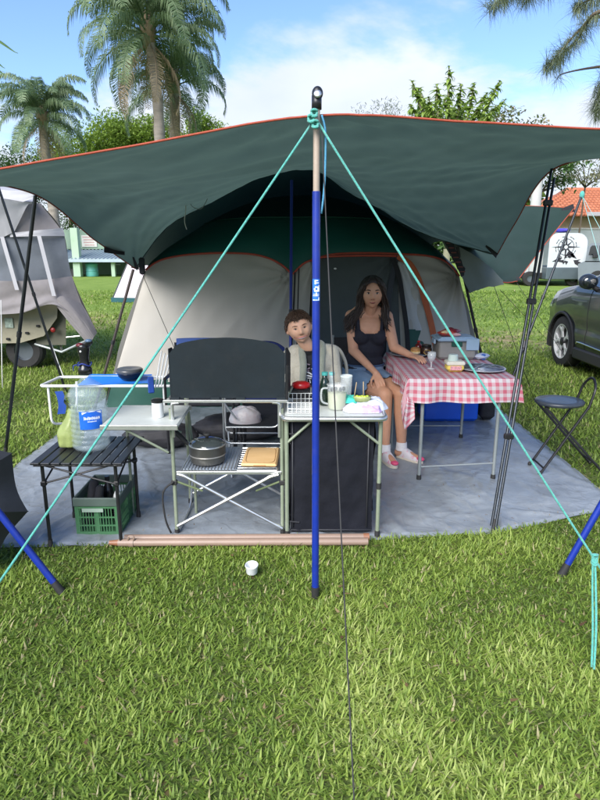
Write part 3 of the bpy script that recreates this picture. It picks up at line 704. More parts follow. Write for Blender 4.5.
g = MB(); lc = wp(335, 268.5, .04); g.ell(lc, (.016, .012, .01), 10, 6); obj('lamp_button', g, M('pale_plastic', (.7, .7, .68), .4), tent, smooth=True)
# ------------------------------------------------------------------ low slatted side table (black)
def tubes(nm, segs, r, m, parent, seg=8, sm='auto'):
    g = MB()
    for s_ in segs: g.tube(s_, r, seg)
    return obj(nm, g, m, parent, smooth=sm)
t = thing('roll_top_table', 'low black slatted table with the big water jug on it at the left', 'table', (-1.16, 3.2, 0))
X0, X1, Y0, Y1, ZT = -1.41, -.925, 2.95, 3.42, .52
SLAT = M('black_anodised_slat', (.035, .037, .042), .33, .55, .2, 5, dirt=.08)
ns = 9; w = (X1-X0)/ns
for i in range(ns):
    g = MB(); g.bbox((X0+w*(i+.5), (Y0+Y1)/2, ZT-.006), (w-.007, Y1-Y0, .011), .003); obj('slat', g, SLAT, t)
tubes('rail', [[(X0+.01, Y0+.03, ZT-.022), (X1-.01, Y0+.03, ZT-.022)]], .008, BLACK_METAL, t); tubes('rail', [[(X0+.01, Y1-.03, ZT-.022), (X1-.01, Y1-.03, ZT-.022)]], .008, BLACK_METAL, t)
lx0, lx1, ly0, ly1 = -1.375, -.985, 3.02, 3.385
for x, y in ((lx0, ly0), (lx1, ly0), (lx0, ly1), (lx1, ly1)):
    g = MB(); g.tube([(x, y, .03), (x, y, ZT-.02)], .0095, 10); l_ = obj('leg', g, BLACK_METAL, t, smooth='auto')
    g = MB(); g.tube([(x, y, .012), (x, y, .05)], [.014, .012], 10); obj('foot_cap', g, RUBBER, l_, smooth='auto')
    g = MB(); g.bbox((x, y, ZT-.14), (.028, .028, .03), .005); obj('bracket', g, BLACK_METAL, l_)
for a, b in (((lx0, ly0), (lx1, ly0)), ((lx0, ly1), (lx1, ly1))):
    tubes('brace', [[(a[0], a[1], ZT-.14), (b[0], b[1], ZT-.03)]], .0055, BLACK_METAL, t); tubes('brace', [[(a[0], a[1]-.01, ZT-.03), (b[0], b[1]-.01, ZT-.14)]], .0055, BLACK_METAL, t)
for x in (lx0, lx1):
    tubes('brace', [[(x, ly0, ZT-.14), (x, ly1, ZT-.03)]], .0055, BLACK_METAL, t); tubes('brace', [[(x+.01, ly0, ZT-.03), (x+.01, ly1, ZT-.14)]], .0055, BLACK_METAL, t)

# water jug with pump
PET = M('clear_pet_plastic', (.50, .62, .68), .12, 0, .15, 5, alpha=.17, coat=.5)
WATER = M('jug_water', (.42, .54, .58), .05, 0, .15, 9, alpha=.20)
jc = V(-1.165, 3.20, ZT+.002); t = thing('water_jug', 'large clear water jug with black hand pump and blue label', 'water jug', jc)
prof = [(.0, .0), (.085, .0), (.098, .012)]
z = .012
for k in range(9): prof += [(.103, z+.010), (.103, z+.020), (.0975, z+.026), (.0975, z+.029)]; z += .029
prof += [(.104, z+.012), (.103, z+.04), (.094, z+.065), (.074, z+.088), (.05, z+.105), (.034, z+.118), (.028, z+.13), (.028, z+.15)]
g = MB(); g.lathe(prof, jc, 36); obj('bottle', g, PET, t, smooth=True)
g = MB(); g.lathe([(.0, .004), (.08, .004), (.0945, .016), (.0945, .25), (.0945, .31), (.085, .335), (0, .335)], jc, 30); obj('water', g, WATER, t, smooth=True)
def onjug(a, z, r=.1065): return jc+V(math.sin(a)*r, -math.cos(a)*r, z)
g = MB(); g.grid(lambda u, v: onjug(lerp(-.15, 1.0, u), lerp(.135, .235, v)+.0), 14, 4); lab = obj('label', g, M('blue_label', (.012, .12, .58), .4, 0, .08, 40), t, smooth=True)
g = MB(); g.grid(lambda u, v: onjug(lerp(.0, .95, u), lerp(.218+.018*math.sin(PI*u), .232, v), .1071), 12, 1)
random.seed(3); a = .08
while a < .82:
    wv = random.uniform(.03, .06); hh = random.choice([.010, .013, .016]); g.grid(lambda u, v, a=a, wv=wv, hh=hh: onjug(a+wv*u, .190+hh*v, .1071), 1, 1)
    if random.random() < .6: g.grid(lambda u, v, a=a, wv=wv: onjug(a+wv*u*.3, .186+.02*v, .1072), 1, 1)
    a += wv+.02
a = .25
while a < .7: g.grid(lambda u, v, a=a: onjug(a+.03*u, .176+.005*v, .1071), 1, 1); a += .045
obj('label_print', g, M('white_label_print', (.75, .8, .85), .5), lab, smooth=True)
g = MB(); z0 = .42; g.lathe([(.0, z0), (.036, z0), (.037, z0+.03), (.03, z0+.04), (.026, z0+.055), (.024, z0+.09), (.030, z0+.12), (.034, z0+.15), (.03, z0+.165), (0, z0+.168)], jc, 18)
g.bone(jc+V(.01, -.0, z0+.15), .020, jc+V(.045, -.025, z0+.178), .017); pu = obj('pump', g, M('glossy_black_plastic', (.012, .012, .014), .2, 0, .1, 10), t, smooth=True)
g = MB(); g.ell(jc+V(.043, -.03, z0+.186), (.018, .02, .010), 12, 8); obj('button', g, M('grey_blue_plastic', (.10, .16, .26), .3), pu, smooth=True)
g = MB(); g.ell(jc+V(-.012, -.012, z0+.160), (.022, .020, .012), 12, 8); obj('spout_cap', g, M('dark_red_plastic', (.12, .015, .02), .35), pu, smooth=True)
g = MB(); g.ell(jc+V(-.005, -.031, z0+.128), (.006, .004, .006), 8, 6); obj('indicator', g, M('pale_plastic', (.7, .7, .68)), pu, smooth=True)
g = MB(); g.tube([jc+V(math.cos(x)*.036, math.sin(x)*.036, z0+.055+.008*math.sin(3*x)) for x in np.linspace(0, 2*PI, 20)[:-1]], .0035, 6, closed=True)
g.tube(curve([jc+V(-.03, -.02, z0+.055), jc+V(-.05, -.03, z0+.05), jc+V(-.055, -.02, z0+.02)], 6), .003, 6); obj('elastic_cord', g, M('deep_blue_cord', (.02, .04, .25), .7), t, smooth=True)

# green plastic bag beside the jug
def bag(name, label, c, w_, d_, h_, m, seed=1.0, handle=True, spiky=True, flop=0.0, hm=None):
    t = thing(name, label, 'bag', c) if handle else None
    g = MB()
    def f(u, v):
        a = 2*PI*u; k = math.sin(PI*min(v*1.0, .999)); r = (1-.70*v**1.6)*(.72+.28*math.sin(PI*min(v*1.4, 1))) if v < .97 else .26
        rr = r*(1+.16*fnoise(math.cos(a)*2+seed, math.sin(a)*2, v*3)+.07*fnoise(math.cos(a)*6, math.sin(a)*6+seed, v*7))
        if v < .04: rr *= v/.04*.9+.1
        return Vector(c)+V(w_/2*rr*math.cos(a)+flop*v*v, d_/2*rr*math.sin(a), h_*v*(1+.04*math.sin(a*3)))
    g.grid(f, 44, 36)
    if handle: obj('bag_body', g, m, t, smooth=True)
    else:
        o = obj(name, g, m, smooth=True, at=c); tag(o, label, 'bag'); return o
    g = MB(); p = f(.7, .97)
    pts = [p, p+V(-.03, -.01, .045), p+V(.0, -.015, .075), p+V(.035, -.01, .05), p+V(.01, 0, .0)]
    cc = curve(pts, 16); g.grid(lambda u, v: cc[round(u*16)]+V(0, .012*(v-.5), .02*(v-.5)), 16, 1); obj('handle', g, hm or m, t, smooth=True); return t
gb = bag('plastic_bag', 'thin pale green plastic bag standing on the black table against the water jug', G(69, 449, ZT)+V(.0, .03, .002), .165, .13, .235, M('pale_green_plastic_film', (.40, .48, .17), .35, 0, .15, 9, bump=.5, bscale=25, trans=.35, sheen=0), 2.2, flop=.035, hm=M('dark_olive_film', (.07, .09, .03), .4))
g = MB(); g.ell(G(59, 437, ZT)+V(0, .03, .02), (.014, .014, .016), 10, 8); o = obj('orange_cap', g, M('orange_plastic', (.75, .12, .03), .4), smooth=True, at=G(59, 437, ZT)+V(0, .03, 0)); tag(o, 'small orange bottle cap at the left back edge of the black table', 'cap')

# green crate under the table
c = V(-1.155, 3.34, .012); t = thing('plastic_crate', 'green plastic crate with lattice sides standing under the black table', 'crate', c)
CR = M('green_crate_plastic', (.045, .14, .06), .5, 0, .15, 8, dirt=.15); CRD = M('dark_grey_green_crate_plastic', (.07, .10, .085), .5, 0, .15, 8)
cw, cd, chh = .25, .36, .225; ang = 0
def crate_side(nm, o_, ux, length):
    "a lattice wall: frame bars, ribs and a band along the rim"
    g = MB(); d = Vector(ux); rz = math.atan2(d.y, d.x); O = Vector(o_)
    def bar(a, z, la, lz, th=.006): g.box(O+d*a+V(0, 0, z), (la, th, lz), rz)
    bar(length/2, .008, length, .018); bar(length/2, .165, length, .012); bar(.012, .09, .024, .18, .0064); bar(length-.012, .09, .024, .18, .0064); bar(length/2, .09, .022, .15, .0062)
    for zz in (.055, .105): bar(length/2, zz, length-.03, .008, .0058)
    n = int((length-.05)/.016)
    for i in range(n):
        a = .03+i*.016
        if abs(a-length/2) < .014: continue
        bar(a, .09, .005, .145, .004)
    g2 = MB(); g2.bbox(O+d*length/2+V(0, 0, .198), (length+.012, .016, .052), .005, rz)
    o = obj(nm, g, CR, t); obj('rim', g2, CRD, o)
crate_side('front_side', (c.x-cw/2, c.y-cd/2, .012), (1, 0, 0), cw); crate_side('back_side', (c.x-cw/2, c.y+cd/2, .012), (1, 0, 0), cw)
crate_side('left_side', (c.x-cw/2, c.y-cd/2+.008, .012), (0, 1, 0), cd-.016); crate_side('right_side', (c.x+cw/2, c.y-cd/2+.008, .012), (0, 1, 0), cd-.016)
g = MB(); g.box((c.x, c.y, .02), (cw-.01, cd-.01, .008)); obj('bottom', g, CR, t)
def bottle(name, label, p, r, h, m, capm, lying=False, cat='bottle', group=None, neck=.35):
    t = thing(name, label, cat, p, group); g = MB()
    g.lathe([(0, 0), (r*.9, 0), (r, h*.03), (r, h*.6), (r*.8, h*.72), (r*neck, h*.84), (r*neck, h*.93)], p, 20); obj('bottle_body', g, m, t, smooth=True)
    g = MB(); g.lathe([(r*neck*1.2, h*.91), (r*neck*1.2, h), (0, h*1.002)], p, 14); obj('cap', g, capm, t, smooth='auto'); return t
WHITEP = M('white_plastic', (.72, .74, .74), .35, 0, .04, 10)
bottle('detergent_bottle', 'small white detergent bottle standing in the green crate', V(-1.075, 3.30, .03), .028, .235, WHITEP, WHITEP)
bottle('dark_bottle', 'black bottle standing in the green crate', V(-1.15, 3.36, .03), .035, .26, M('glossy_black_plastic'), M('glossy_black_plastic'))
g = MB()
g.bone((-1.24, 3.25, .06), .03, (-1.22, 3.33, .25), .028); g.bone((-1.20, 3.27, .06), .03, (-1.17, 3.28, .24), .024)
o = obj('rolled_cloth', g, BLACK_CLOTH, smooth=True, at=(-1.22, 3.27, .03)); tag(o, 'bundle of black cloth pushed into the green crate', 'cloth')
g = MB(); p0 = V(c.x-.02, c.y-cd/2-.012, .165); g.box(p0, (.12, .003, .022)); o = obj('handle_slot', g, M('pale_green_plastic', (.25, .33, .27), .5), t)

# ------------------------------------------------------------------ camp kitchen
def leg_with_cap(t, x, y, h, r=.0105, m=OLIVE_TUBE, top=None):
    g = MB(); g.tube([(x, y, .03), (x, y, h)], r, 10); l_ = obj('leg', g, m, t, smooth='auto')
    g = MB(); g.tube([(x, y, .012), (x, y, .045)], [r*1.4, r*1.25], 10); obj('foot_cap', g, RUBBER, l_, smooth='auto'); return l_
KY0, KY1 = 3.16, 3.60
KX0, KX1, KX2 = -.705, -.10, .452
kt = thing('camp_kitchen', 'folding aluminium camp kitchen stand with tall black windscreen and a wire shelf', 'camp kitchen', (-.4, 3.38, 0))
for x, y, h in ((KX0, KY0, .76), (KX1, KY0, .76), (KX0, KY1, .76), (KX1, KY1, .76)): leg_with_cap(kt, x, y, h)
# curved corners of the top frame
for y in (KY0, KY1):
    tubes('top_frame', [bend([(KX0+.012, y-.014, .60), (KX0+.012, y-.014, .795), (KX0+.05, y-.014, .797)], .05), ], .0095, ALU, kt)
    tubes('top_frame', [bend([(KX1-.012, y-.014, .60), (KX1-.012, y-.014, .795), (KX1-.05, y-.014, .797)], .05)], .0095, ALU, kt)
g = MB(); g.bbox(((KX0+KX1)/2, KY0-.014, .803), (KX1-KX0+.07, .022, .016), .004); obj('top_rail', g, ALU, kt)
g = MB(); g.bbox(((KX0+KX1)/2, KY1-.014, .803), (KX1-KX0+.04, .022, .016), .004); obj('top_rail', g, ALU, kt)
for x in (KX0-.012, KX1+.012): g = MB(); g.bbox((x, (KY0+KY1)/2-.01, .803), (.020, KY1-KY0-.03, .015), .004); obj('side_rail', g, ALU, kt)
# windscreen: flat panel with an arched top
WS = M('charcoal_windscreen_sheet', (.008, .014, .018), .65, 0, .25, 3, bump=.08, bscale=30, spec=.25, dirt=.06)
wx0, wx1 = P(172, 402, 3.17).x, P(285, 402, 3.17).x
def arch(u): return .275+.055*math.sin(PI*u)**.7
g = MB(); n = 30; poly = [V(wx0, 3.165, .815)]+[V(lerp(wx0, wx1, i/n), 3.165, .815+arch(i/n)-.03*max(0, 1-min(i, n-i)/2.2)) for i in range(n+1)]+[V(wx1, 3.165, .815)]
g.prism(poly, (0, .006, 0)); obj('windscreen', g, WS, kt)
for x, s in ((wx0-.002, -1), (wx1+.002, 1)):
    g = MB(); g.prism([V(x, 3.17, .82), V(x+s*.02, 3.40, .82), V(x+s*.02, 3.40, 1.02), V(x+s*.006, 3.28, 1.075), V(x, 3.17, 1.085)], (s*.005, 0, 0)); obj('windscreen_wing', g, WS, kt)
g = MB(); g.tube([(wx1+.012, 3.15, .81), (wx1+.014, 3.15, 1.0)], .007, 8); obj('windscreen_post', g, BLACK_METAL, kt)
for f in (0.0, .38, .62, 1.0):
    g = MB(); g.bbox((lerp(wx0+.02, wx1-.02, f), 3.158, .812), (.05, .012, .022), .003); obj('windscreen_clip', g, WS, kt)
# lower shelf
SH = M('grey_blue_shelf_tray', (.30, .35, .41), .35, .35, .12, 6)
zs = .39; sx0, sx1 = P(183, 474, 3.16).x, P(279, 474, 3.16).x
sx0, sx1 = -.665, -.125
tubes('shelf_frame', [bend([(sx0, KY0+.0, zs), (sx0, KY1-.02, zs), (sx1, KY1-.02, zs), (sx1, KY0+.0, zs)], .03)], .008, ALU, kt)
g = MB(); g.bbox(((sx0+sx1)/2, KY0-.004, zs), (sx1-sx0+.05, .020, .02), .004); obj('shelf_front_rail', g, ALU, kt)
g = MB(); g.bbox((sx0+.155, (KY0+KY1)/2, zs+.006), (.30, KY1-KY0-.05, .006), .002); obj('shelf_tray', g, SH, kt)
for i in range(16):
    x = sx0+.018+i*.0185
    if x < sx0+.30: g = MB(); g.tube([(x, KY0+.01, zs+.011), (x, KY1-.03, zs+.011)], .0022, 5); obj('shelf_wire', g, ALU, kt)
for i in range(11):
    y = KY0+.03+i*.038; g = MB(); g.tube([(sx0+.31, y, zs), (sx1, y, zs)], .003, 6); obj('shelf_wire', g, ALU, kt)
# crossed braces, front and back
for y, m_ in ((KY0-.012, ALU), (KY1+.012, ALU)):
    tubes('cross_brace', [bend([(KX0+.02, y, .385), (KX0+.055, y, .375), (KX1-.0, y, .055)], .03)], .0095, m_, kt)
    tubes('cross_brace', [bend([(KX1-.02, y-.01, .385), (KX1-.06, y-.01, .375), (KX0+.01, y-.01, .075)], .03)], .0095, m_, kt)
for x in (KX0+.01, KX1-.01): tubes('base_bar', [bend([(x, KY0+.01, .03), (x+.008, KY1-.1, .03), (x+.01, KY1-.01, .16)], .04)], .007, ALU, kt)
for x in (KX0, KX1):
    g = MB(); g.bbox((x, KY0, .33), (.034, .03, .03), .006); obj('joint_clamp', g, RUBBER, kt)
    tubes('olive_brace', [[(x, KY0, .34), (lerp(x, -.4, .5), KY0+.02, .27)]], .006, M('green_webbing', (.13, .17, .08), .7), kt)
g = MB(); g.tube(curve([(KX0, KY0-.02, .34), (KX0-.06, KY0-.03, .28), (KX0-.055, KY0-.03, .12), (KX0-.03, KY0-.02, .03)], 12), .0055, 6); obj('rubber_strap', g, RUBBER, kt, smooth=True)

# left wing table
lw = thing('side_table', 'pale grey folding table wing with a white mug at the left of the camp kitchen', 'table', (-.85, 3.25, 0))
TOPG = M('pale_grey_table_top', (.46, .49, .47), .45, 0, .08, 5, dirt=.1)
zt_ = .70; g = MB(); g.bbox((-.85, 3.245, zt_-.012), (.41, .41, .022), .008); obj('table_top', g, TOPG, lw)
g = MB(); g.bbox((-.85, 3.040, zt_-.014), (.412, .012, .03), .004); obj('edge_strip', g, ALU, lw); g = MB(); g.bbox((-.85, 3.45, zt_-.014), (.412, .012, .03), .004); obj('edge_strip', g, ALU, lw)
for y in (3.06, 3.43):
    tubes('brace', [[(-.93, y, zt_-.03), (KX0-.015, y+.06, .52)]], .007, OLIVE_TUBE, lw)
for x in (-.66,): tubes('leg', [bend([(x, 3.42, .68), (x+.02, 3.43, .40), (x+.02, 3.43, .02)], .02)], .009, OLIVE_TUBE, lw)
tubes('leg', [[(-1.03, 3.43, .012), (-1.03, 3.43, .68)]], .009, OLIVE_TUBE, lw); 
p = V(P(158, 414, 3.2).x, 3.2, zt_); t = thing('enamel_mug', 'white canister with a black lid on the pale side table', 'canister', p)
g = MB(); g.lathe([(0, 0), (.030, 0), (.032, .004), (.031, .088), (.031, .09)], p, 22); obj('mug_body', g, WHITEP, t, smooth='auto')
g = MB(); g.lathe([(.0325, .084), (.034, .09), (.034, .1), (.02, .104), (0, .104)], p, 22); obj('lid', g, M('glossy_black_plastic'), t, smooth='auto')

# right wing table with black fabric cupboard
rt = thing('kitchen_table', 'white topped folding kitchen table with a black fabric cupboard hanging beneath it', 'table', (.18, 3.3, 0))
RX0, RX1 = -.088, .455; RY0, RY1 = 3.08, 3.50; RZ = .735
g = MB(); g.bbox(((RX0+RX1)/2, (RY0+RY1)/2, RZ-.011), (RX1-RX0, RY1-RY0, .020), .009); obj('table_top', g, M('white_laminate_top', (.48, .51, .49), .35, 0, .05, 5, dirt=.1), rt)
def rim(t_, x0, x1, y0, y1, z, h, m, th=.010):
    pts = [(x0, y0), (x1, y0), (x1, y1), (x0, y1)]
    g = MB(); r = .04
    loop = []
    for cx, cy, a0 in ((x1-r, y0+r, -PI/2), (x1-r, y1-r, 0), (x0+r, y1-r, PI/2), (x0+r, y0+r, PI)):
        for k in range(6): a = a0+k/5*PI/2; loop.append(V(cx+r*math.cos(a), cy+r*math.sin(a), z))
    g.tube(loop, h/2, 8, closed=True); return obj('edge_rim', g, m, t_, smooth=True)
rim(rt, RX0-.003, RX1+.004, RY0-.004, RY1+.004, RZ-.013, .030, ALU)
for x, y in ((RX0+.015, RY0+.06), (KX2-.012, RY0+.06), (KX2-.012, RY1-.02)): leg_with_cap(rt, x, y, RZ-.03, .0115)
g = MB(); g.tube([(KX2-.012, RY0+.06, .30), (KX2-.012, RY0+.06, .335)], .0145, 10); obj('collar', g, RUBBER, rt)
tubes('brace', [bend([(RX1-.19, RY0+.05, RZ-.03), (RX1-.17, RY0+.05, RZ-.05), (KX2-.014, RY0+.058, .56)], .01)], .008, OLIVE_TUBE, rt)
tubes('brace', [bend([(RX0+.16, RY0+.05, RZ-.03), (RX0+.14, RY0+.05, RZ-.05), (RX0+.017, RY0+.058, .57)], .01)], .008, OLIVE_TUBE, rt)
CUP = M('black_cupboard_fabric', (.009, .010, .015), .8, 0, .3, 4, bump=.9, bscale=9, spec=.2)
ux0, ux1, uy0, uy1, uz0, uz1 = RX0+.035, KX2-.045, RY0+.075, RY1-.02, .035, RZ-.03
def face(a, b, nu=26, nv=26, bul=.012, nrm=V(0, -1, 0), seed=0.0):
    g = MB()
    g.grid(lambda u, v: Vector(a).lerp(Vector(b), u)+V(0, 0, lerp(uz0, uz1, v))+nrm*(bul*math.sin(PI*u)*math.sin(PI*v)+.012*fnoise(u*4+seed, v*3)+.008*abs(fnoise(u*2+v*3, v*7+seed))+.007*abs(fnoise(u*7-v*5, v*2+seed))), nu, nv); return g
cup = obj('fabric_cupboard', face((ux0, uy0, 0), (ux1, uy0, 0)), CUP, rt, smooth=True)
obj('cupboard_side', face((ux1, uy0, 0), (ux1, uy1, 0), nrm=V(1, 0, 0), seed=3), CUP, cup, smooth=True); obj('cupboard_side', face((ux0, uy0, 0), (ux0, uy1, 0), nrm=V(-1, 0, 0), seed=5), CUP, cup, smooth=True)
obj('cupboard_back', face((ux0, uy1, 0), (ux1, uy1, 0), nrm=V(0, 1, 0), seed=7), CUP, cup, smooth=True)
g = MB(); g.box(((ux0+ux1)/2, (uy0+uy1)/2, uz0+.006), (ux1-ux0, uy1-uy0, .01)); obj('cupboard_floor', g, CUP, cup)
PIPB = M('charcoal_binding', (.035, .036, .042), .6)
g = MB()
for pts in ([(ux0+.012, uy0-.012, uz0+.03), (ux0+.012, uy0-.012, uz1-.02)], [(ux1-.03, uy0-.012, uz0+.03), (ux1-.03, uy0-.012, uz1-.02)], [(ux0, uy0-.008, uz0+.01), (ux1, uy0-.008, uz0+.01)]): g.tube(pts, .004, 6)
obj('zip', g, PIPB, cup, smooth=True)
for z in (.10, .62):
    g = MB(); g.tube([(ux0-.005, uy0-.012, z), (ux0+.05, uy0-.017, z-.004)], .005, 6); obj('tie', g, BLACK_CLOTH, cup)

# pot and chopping board on the shelf
p = V(-.535, 3.30, zs+.0145); t = thing('cooking_pot', 'dark grey lidded pan with black handle standing on the wire shelf', 'pan', p)
POT = M('dark_grey_enamel', (.085, .085, .08), .35, .4, .1, 8)
g = MB(); g.lathe([(0, 0), (.088, 0), (.098, .008), (.104, .05), (.105, .10), (.108, .104), (.100, .104), (.098, .10)], p, 36); pb_ = obj('pot_body', g, POT, t, smooth='auto')
g = MB(); g.lathe([(.1055, .046), (.1065, .05), (.1055, .054)], p, 36); obj('band', g, M('pale_band', (.30, .29, .27), .3, .5), pb_, smooth=True)
g = MB(); g.lathe([(.104, .106), (.104, .11), (.085, .126), (.05, .137), (.0, .141)], p, 36); ld = obj('lid', g, M('smoked_glass_lid', (.05, .06, .06), .08, .2, .05, 5, coat=.6), t, smooth=True)
g = MB(); g.lathe([(.106, .103), (.1075, .107), (.104, .1115)], p, 36); obj('lid_rim', g, ALU, ld, smooth=True)
g = MB(); g.lathe([(.008, .138), (.010, .15), (.021, .158), (.022, .168), (.015, .172), (0, .172)], p, 16); obj('knob', g, RUBBER, ld, smooth=True)
g = MB(); g.tube(curve([p+V(-.10, .01, .095), p+V(-.14, .03, .12), p+V(-.20, .07, .165)], 8), [.012, .012, .012, .013, .014, .015, .015, .014, .012], 10); obj('handle', g, RUBBER, t, smooth=True)
g = MB(); g.tube(curve([p+V(-.098, .01, .10), p+V(-.12, .022, .112)], 4), .009, 10); obj('ferrule', g, ALU, t, smooth=True)
WOODB = M('light_bamboo', (.55, .35, .15), .5, 0, .14, 7, stretch=(1, 12, 1), col2=(.64, .43, .21))
p = V(-.228, 3.345, zs+.0145); t = thing('chopping_board', 'light bamboo chopping board resting on the right of the wire shelf', 'chopping board', p)
g = MB(); g.bbox(p+V(0, 0, .011), (.205, .30, .020), .009, R(-2)); obj('board', g, WOODB, t, smooth='auto')
g = MB(); rr = []
for k in range(24):
    a = 2*PI*k/24; rr.append(p+V(.084*abs(math.cos(a))**.35*(1 if math.cos(a) > 0 else -1), .13*abs(math.sin(a))**.35*(1 if math.sin(a) > 0 else -1), .0212))
g.tube(rr, .0022, 5, closed=True); obj('juice_groove', g, M('dark_groove', (.28, .15, .05), .6), t, smooth=True)
g = MB(); g.bbox(p+V(0, -.1515, .011), (.07, .003, .008), .001); obj('grip_slot', g, M('dark_groove'), t)

# ------------------------------------------------------------------ things on the kitchen table
zT = RZ+.001
def at(px, py, z=zT): q = G(px, py, z); return V(q.x, q.y, z)
c = V(P(301, 411, 3.22).x, 3.24, zT); t = thing('dish_rack', 'white wire dish basket on the left of the kitchen table', 'dish rack', c)
WIRE = M('white_coated_wire', (.70, .72, .70), .35, 0, .05, 20)
hw, hd, hh = .072, .11, .062
for z in (0.004, .03, hh):
    g = MB(); g.tube([(c.x-hw, c.y-hd, zT+z), (c.x+hw, c.y-hd, zT+z), (c.x+hw, c.y+hd, zT+z), (c.x-hw, c.y+hd, zT+z)], .0026, 6, closed=True); obj('hoop', g, WIRE, t)
for i in range(7):
    x = c.x-hw+2*hw*i/6; g = MB(); g.tube(bend([(x, c.y-hd, zT+hh), (x, c.y-hd, zT+.004), (x, c.y+hd, zT+.004), (x, c.y+hd, zT+hh)], .01, 2), .0018, 5); obj('wire', g, WIRE, t)
for i in range(8):
    y = c.y-hd+2*hd*i/7; g = MB(); g.tube(bend([(c.x-hw, y, zT+hh), (c.x-hw, y, zT+.006), (c.x+hw, y, zT+.006), (c.x+hw, y, zT+hh)], .01, 2), .0018, 5); obj('wire', g, WIRE, t)
# camp stove behind the basket
c = V(P(301, 400, 3.42).x, 3.43, zT); t = thing('camp_stove', 'small black camp stove with a red top behind the wire basket', 'stove', c)
g = MB(); g.bbox(c+V(.01, 0, .05), (.16, .10, .06), .01); obj('stove_body', g, M('glossy_black_plastic'), t)
for sx in (-.06, .08): g = MB(); g.bbox(c+V(sx, -.03, .012), (.02, .03, .024), .004); obj('foot', g, ALU, t)
g = MB(); g.lathe([(0, .08), (.05, .08), (.056, .09), (.05, .108), (.03, .116), (0, .118)], c+V(0, -.01, 0), 22, sy=.8); obj('red_top', g, M('red_enamel', (.42, .01, .012), .3, 0, .1, 9), t, smooth=True)
g = MB(); g.tube([c+V(-.07, -.04, .04), c+V(-.05, -.055, .095)], .006, 6); g.tube([c+V(.055, -.05, .04), c+V(.06, -.055, .09)], .006, 6); obj('bracket', g, ALU, t)
# dark bottle with teal cap
b_ = V(P(324, 411, 3.30).x+.004, 3.33, zT); t = bottle('dark_bottle', 'tall dark bottle half hidden behind the blue centre pole', b_, .030, .19, M('black_green_glass', (.008, .02, .014), .12), M('teal_cap', (.05, .30, .28), .4), neck=.5)
b2_ = V(P(331, 411, 3.36).x+.004, 3.40, zT); bottle('spray_bottle', 'pale teal capped bottle behind the juice jug', b2_, .020, .175, M('pale_clear_plastic', (.70, .80, .80), .2, 0, .1, 5, alpha=.6), M('pale_teal_cap', (.20, .55, .55), .4), neck=.7)
g = MB(); g.bone(b_+V(.033, -.03, .01), .008, b_+V(.036, -.03, .07), .007); o = obj('olive_marker', g, M('olive_plastic', (.16, .2, .05), .5), smooth=True, at=b_+V(.035, -.03, 0)); tag(o, 'short olive green marker beside the dark bottle', 'marker')
# juice jug
CLEARP = M('clear_plastic', (.80, .84, .84), .08, 0, .05, 5, alpha=.30, coat=.6)
JUICE = M('pale_yellow_drink', (.72, .74, .50), .25, 0, .04, 6, trans=.5)
c = V(P(337, 411, 3.22).x, 3.24, zT); t = thing('juice_jug', 'clear measuring jug half full of pale yellow drink', 'jug', c)
g = MB(); g.lathe([(0, 0), (.046, 0), (.050, .006), (.056, .135), (.060, .140)], c, 30); obj('jug_body', g, CLEARP, t, smooth=True)
g = MB(); g.lathe([(0, .004), (.043, .004), (.047, .01), (.0505, .092), (0, .092)], c, 28); obj('drink', g, JUICE, t, smooth=True)
g = MB(); g.tube(curve([c+V(-.052, -.01, .12), c+V(-.085, -.02, .115), c+V(-.085, -.02, .05), c+V(-.05, -.01, .03)], 12), .006, 8); obj('handle', g, CLEARP, t, smooth=True)
for k, xx in enumerate((-.03, -.008, .016, .036)):
    g = MB(); g.bbox(c+V(xx, -.035+.02*(k % 2), .118), (.016, .02, .024), .005); obj('spoon_head', g, M('grey_smoked_plastic', (.12, .13, .14), .3), t)
c = V(P(346, 407, 3.33).x, 3.34, zT); t = thing('tall_glass', 'tall clear plastic tumbler at the right of the juice jug', 'glass', c)
g = MB(); g.lathe([(0, 0), (.026, 0), (.028, .004), (.034, .165), (.035, .168), (.033, .168), (.027, .006)], c, 24); obj('tumbler', g, CLEARP, t, smooth=True)
g = MB(); g.lathe([(.034, .160), (.036, .165), (.034, .170)], c, 24, cap=False); obj('tumbler_rim', g, M('pale_clear_plastic'), t, smooth=True)
# folded dish cloths
def cloth_pile(name, label, c, w_, d_, h_, m, seed, rz=0.0, amp=.012):
    g = MB(); rot = Matrix.Rotation(rz, 3, 'Z')
    def f(u, v):
        a = 2*PI*u; t_ = v*PI/2; sup = lambda q: math.copysign(abs(q)**.6, q)
        r = math.cos(t_)**.55; k = 1+.14*fnoise(math.cos(a)*1.5+seed, math.sin(a)*1.5, v*2)
        p = V(w_/2*r*sup(math.cos(a))*k, d_/2*r*sup(math.sin(a))*k, h_*math.sin(t_)+amp*fnoise(r*math.cos(a)*3+seed, r*math.sin(a)*3, seed)*(v > .1)+.5*amp*fnoise(r*math.cos(a)*9+seed, r*math.sin(a)*9, seed)*(v > .1))
        return Vector(c)+rot @ p
    g.grid(f, 48, 14); o = obj(name, g, m, smooth=True, at=c); tag(o, label, 'cloth', None); return o
LILAC = M('white_lilac_print_cloth', (.55, .57, .64), .85, 0, .06, 12, bump=.4, bscale=60, col2=(.50, .36, .62))
LILAC.node_tree.nodes['Map Range'].inputs[1].default_value = .5; LILAC.node_tree.nodes['Map Range'].inputs[2].default_value = .56
WCL = M('white_blue_cloth', (.52, .56, .66), .85, 0, .06, 12, bump=.4, bscale=60)
cloth_pile('folded_towel', 'white towel folded in a heap at the right end of the kitchen table', V(.385, 3.28, zT), .19, .20, .052, WCL, 2, .2)
cloth_pile('tea_towel', 'lilac patterned white cloth in front of the folded towel', V(.34, 3.20, zT), .22, .12, .036, LILAC, 6, -.1)
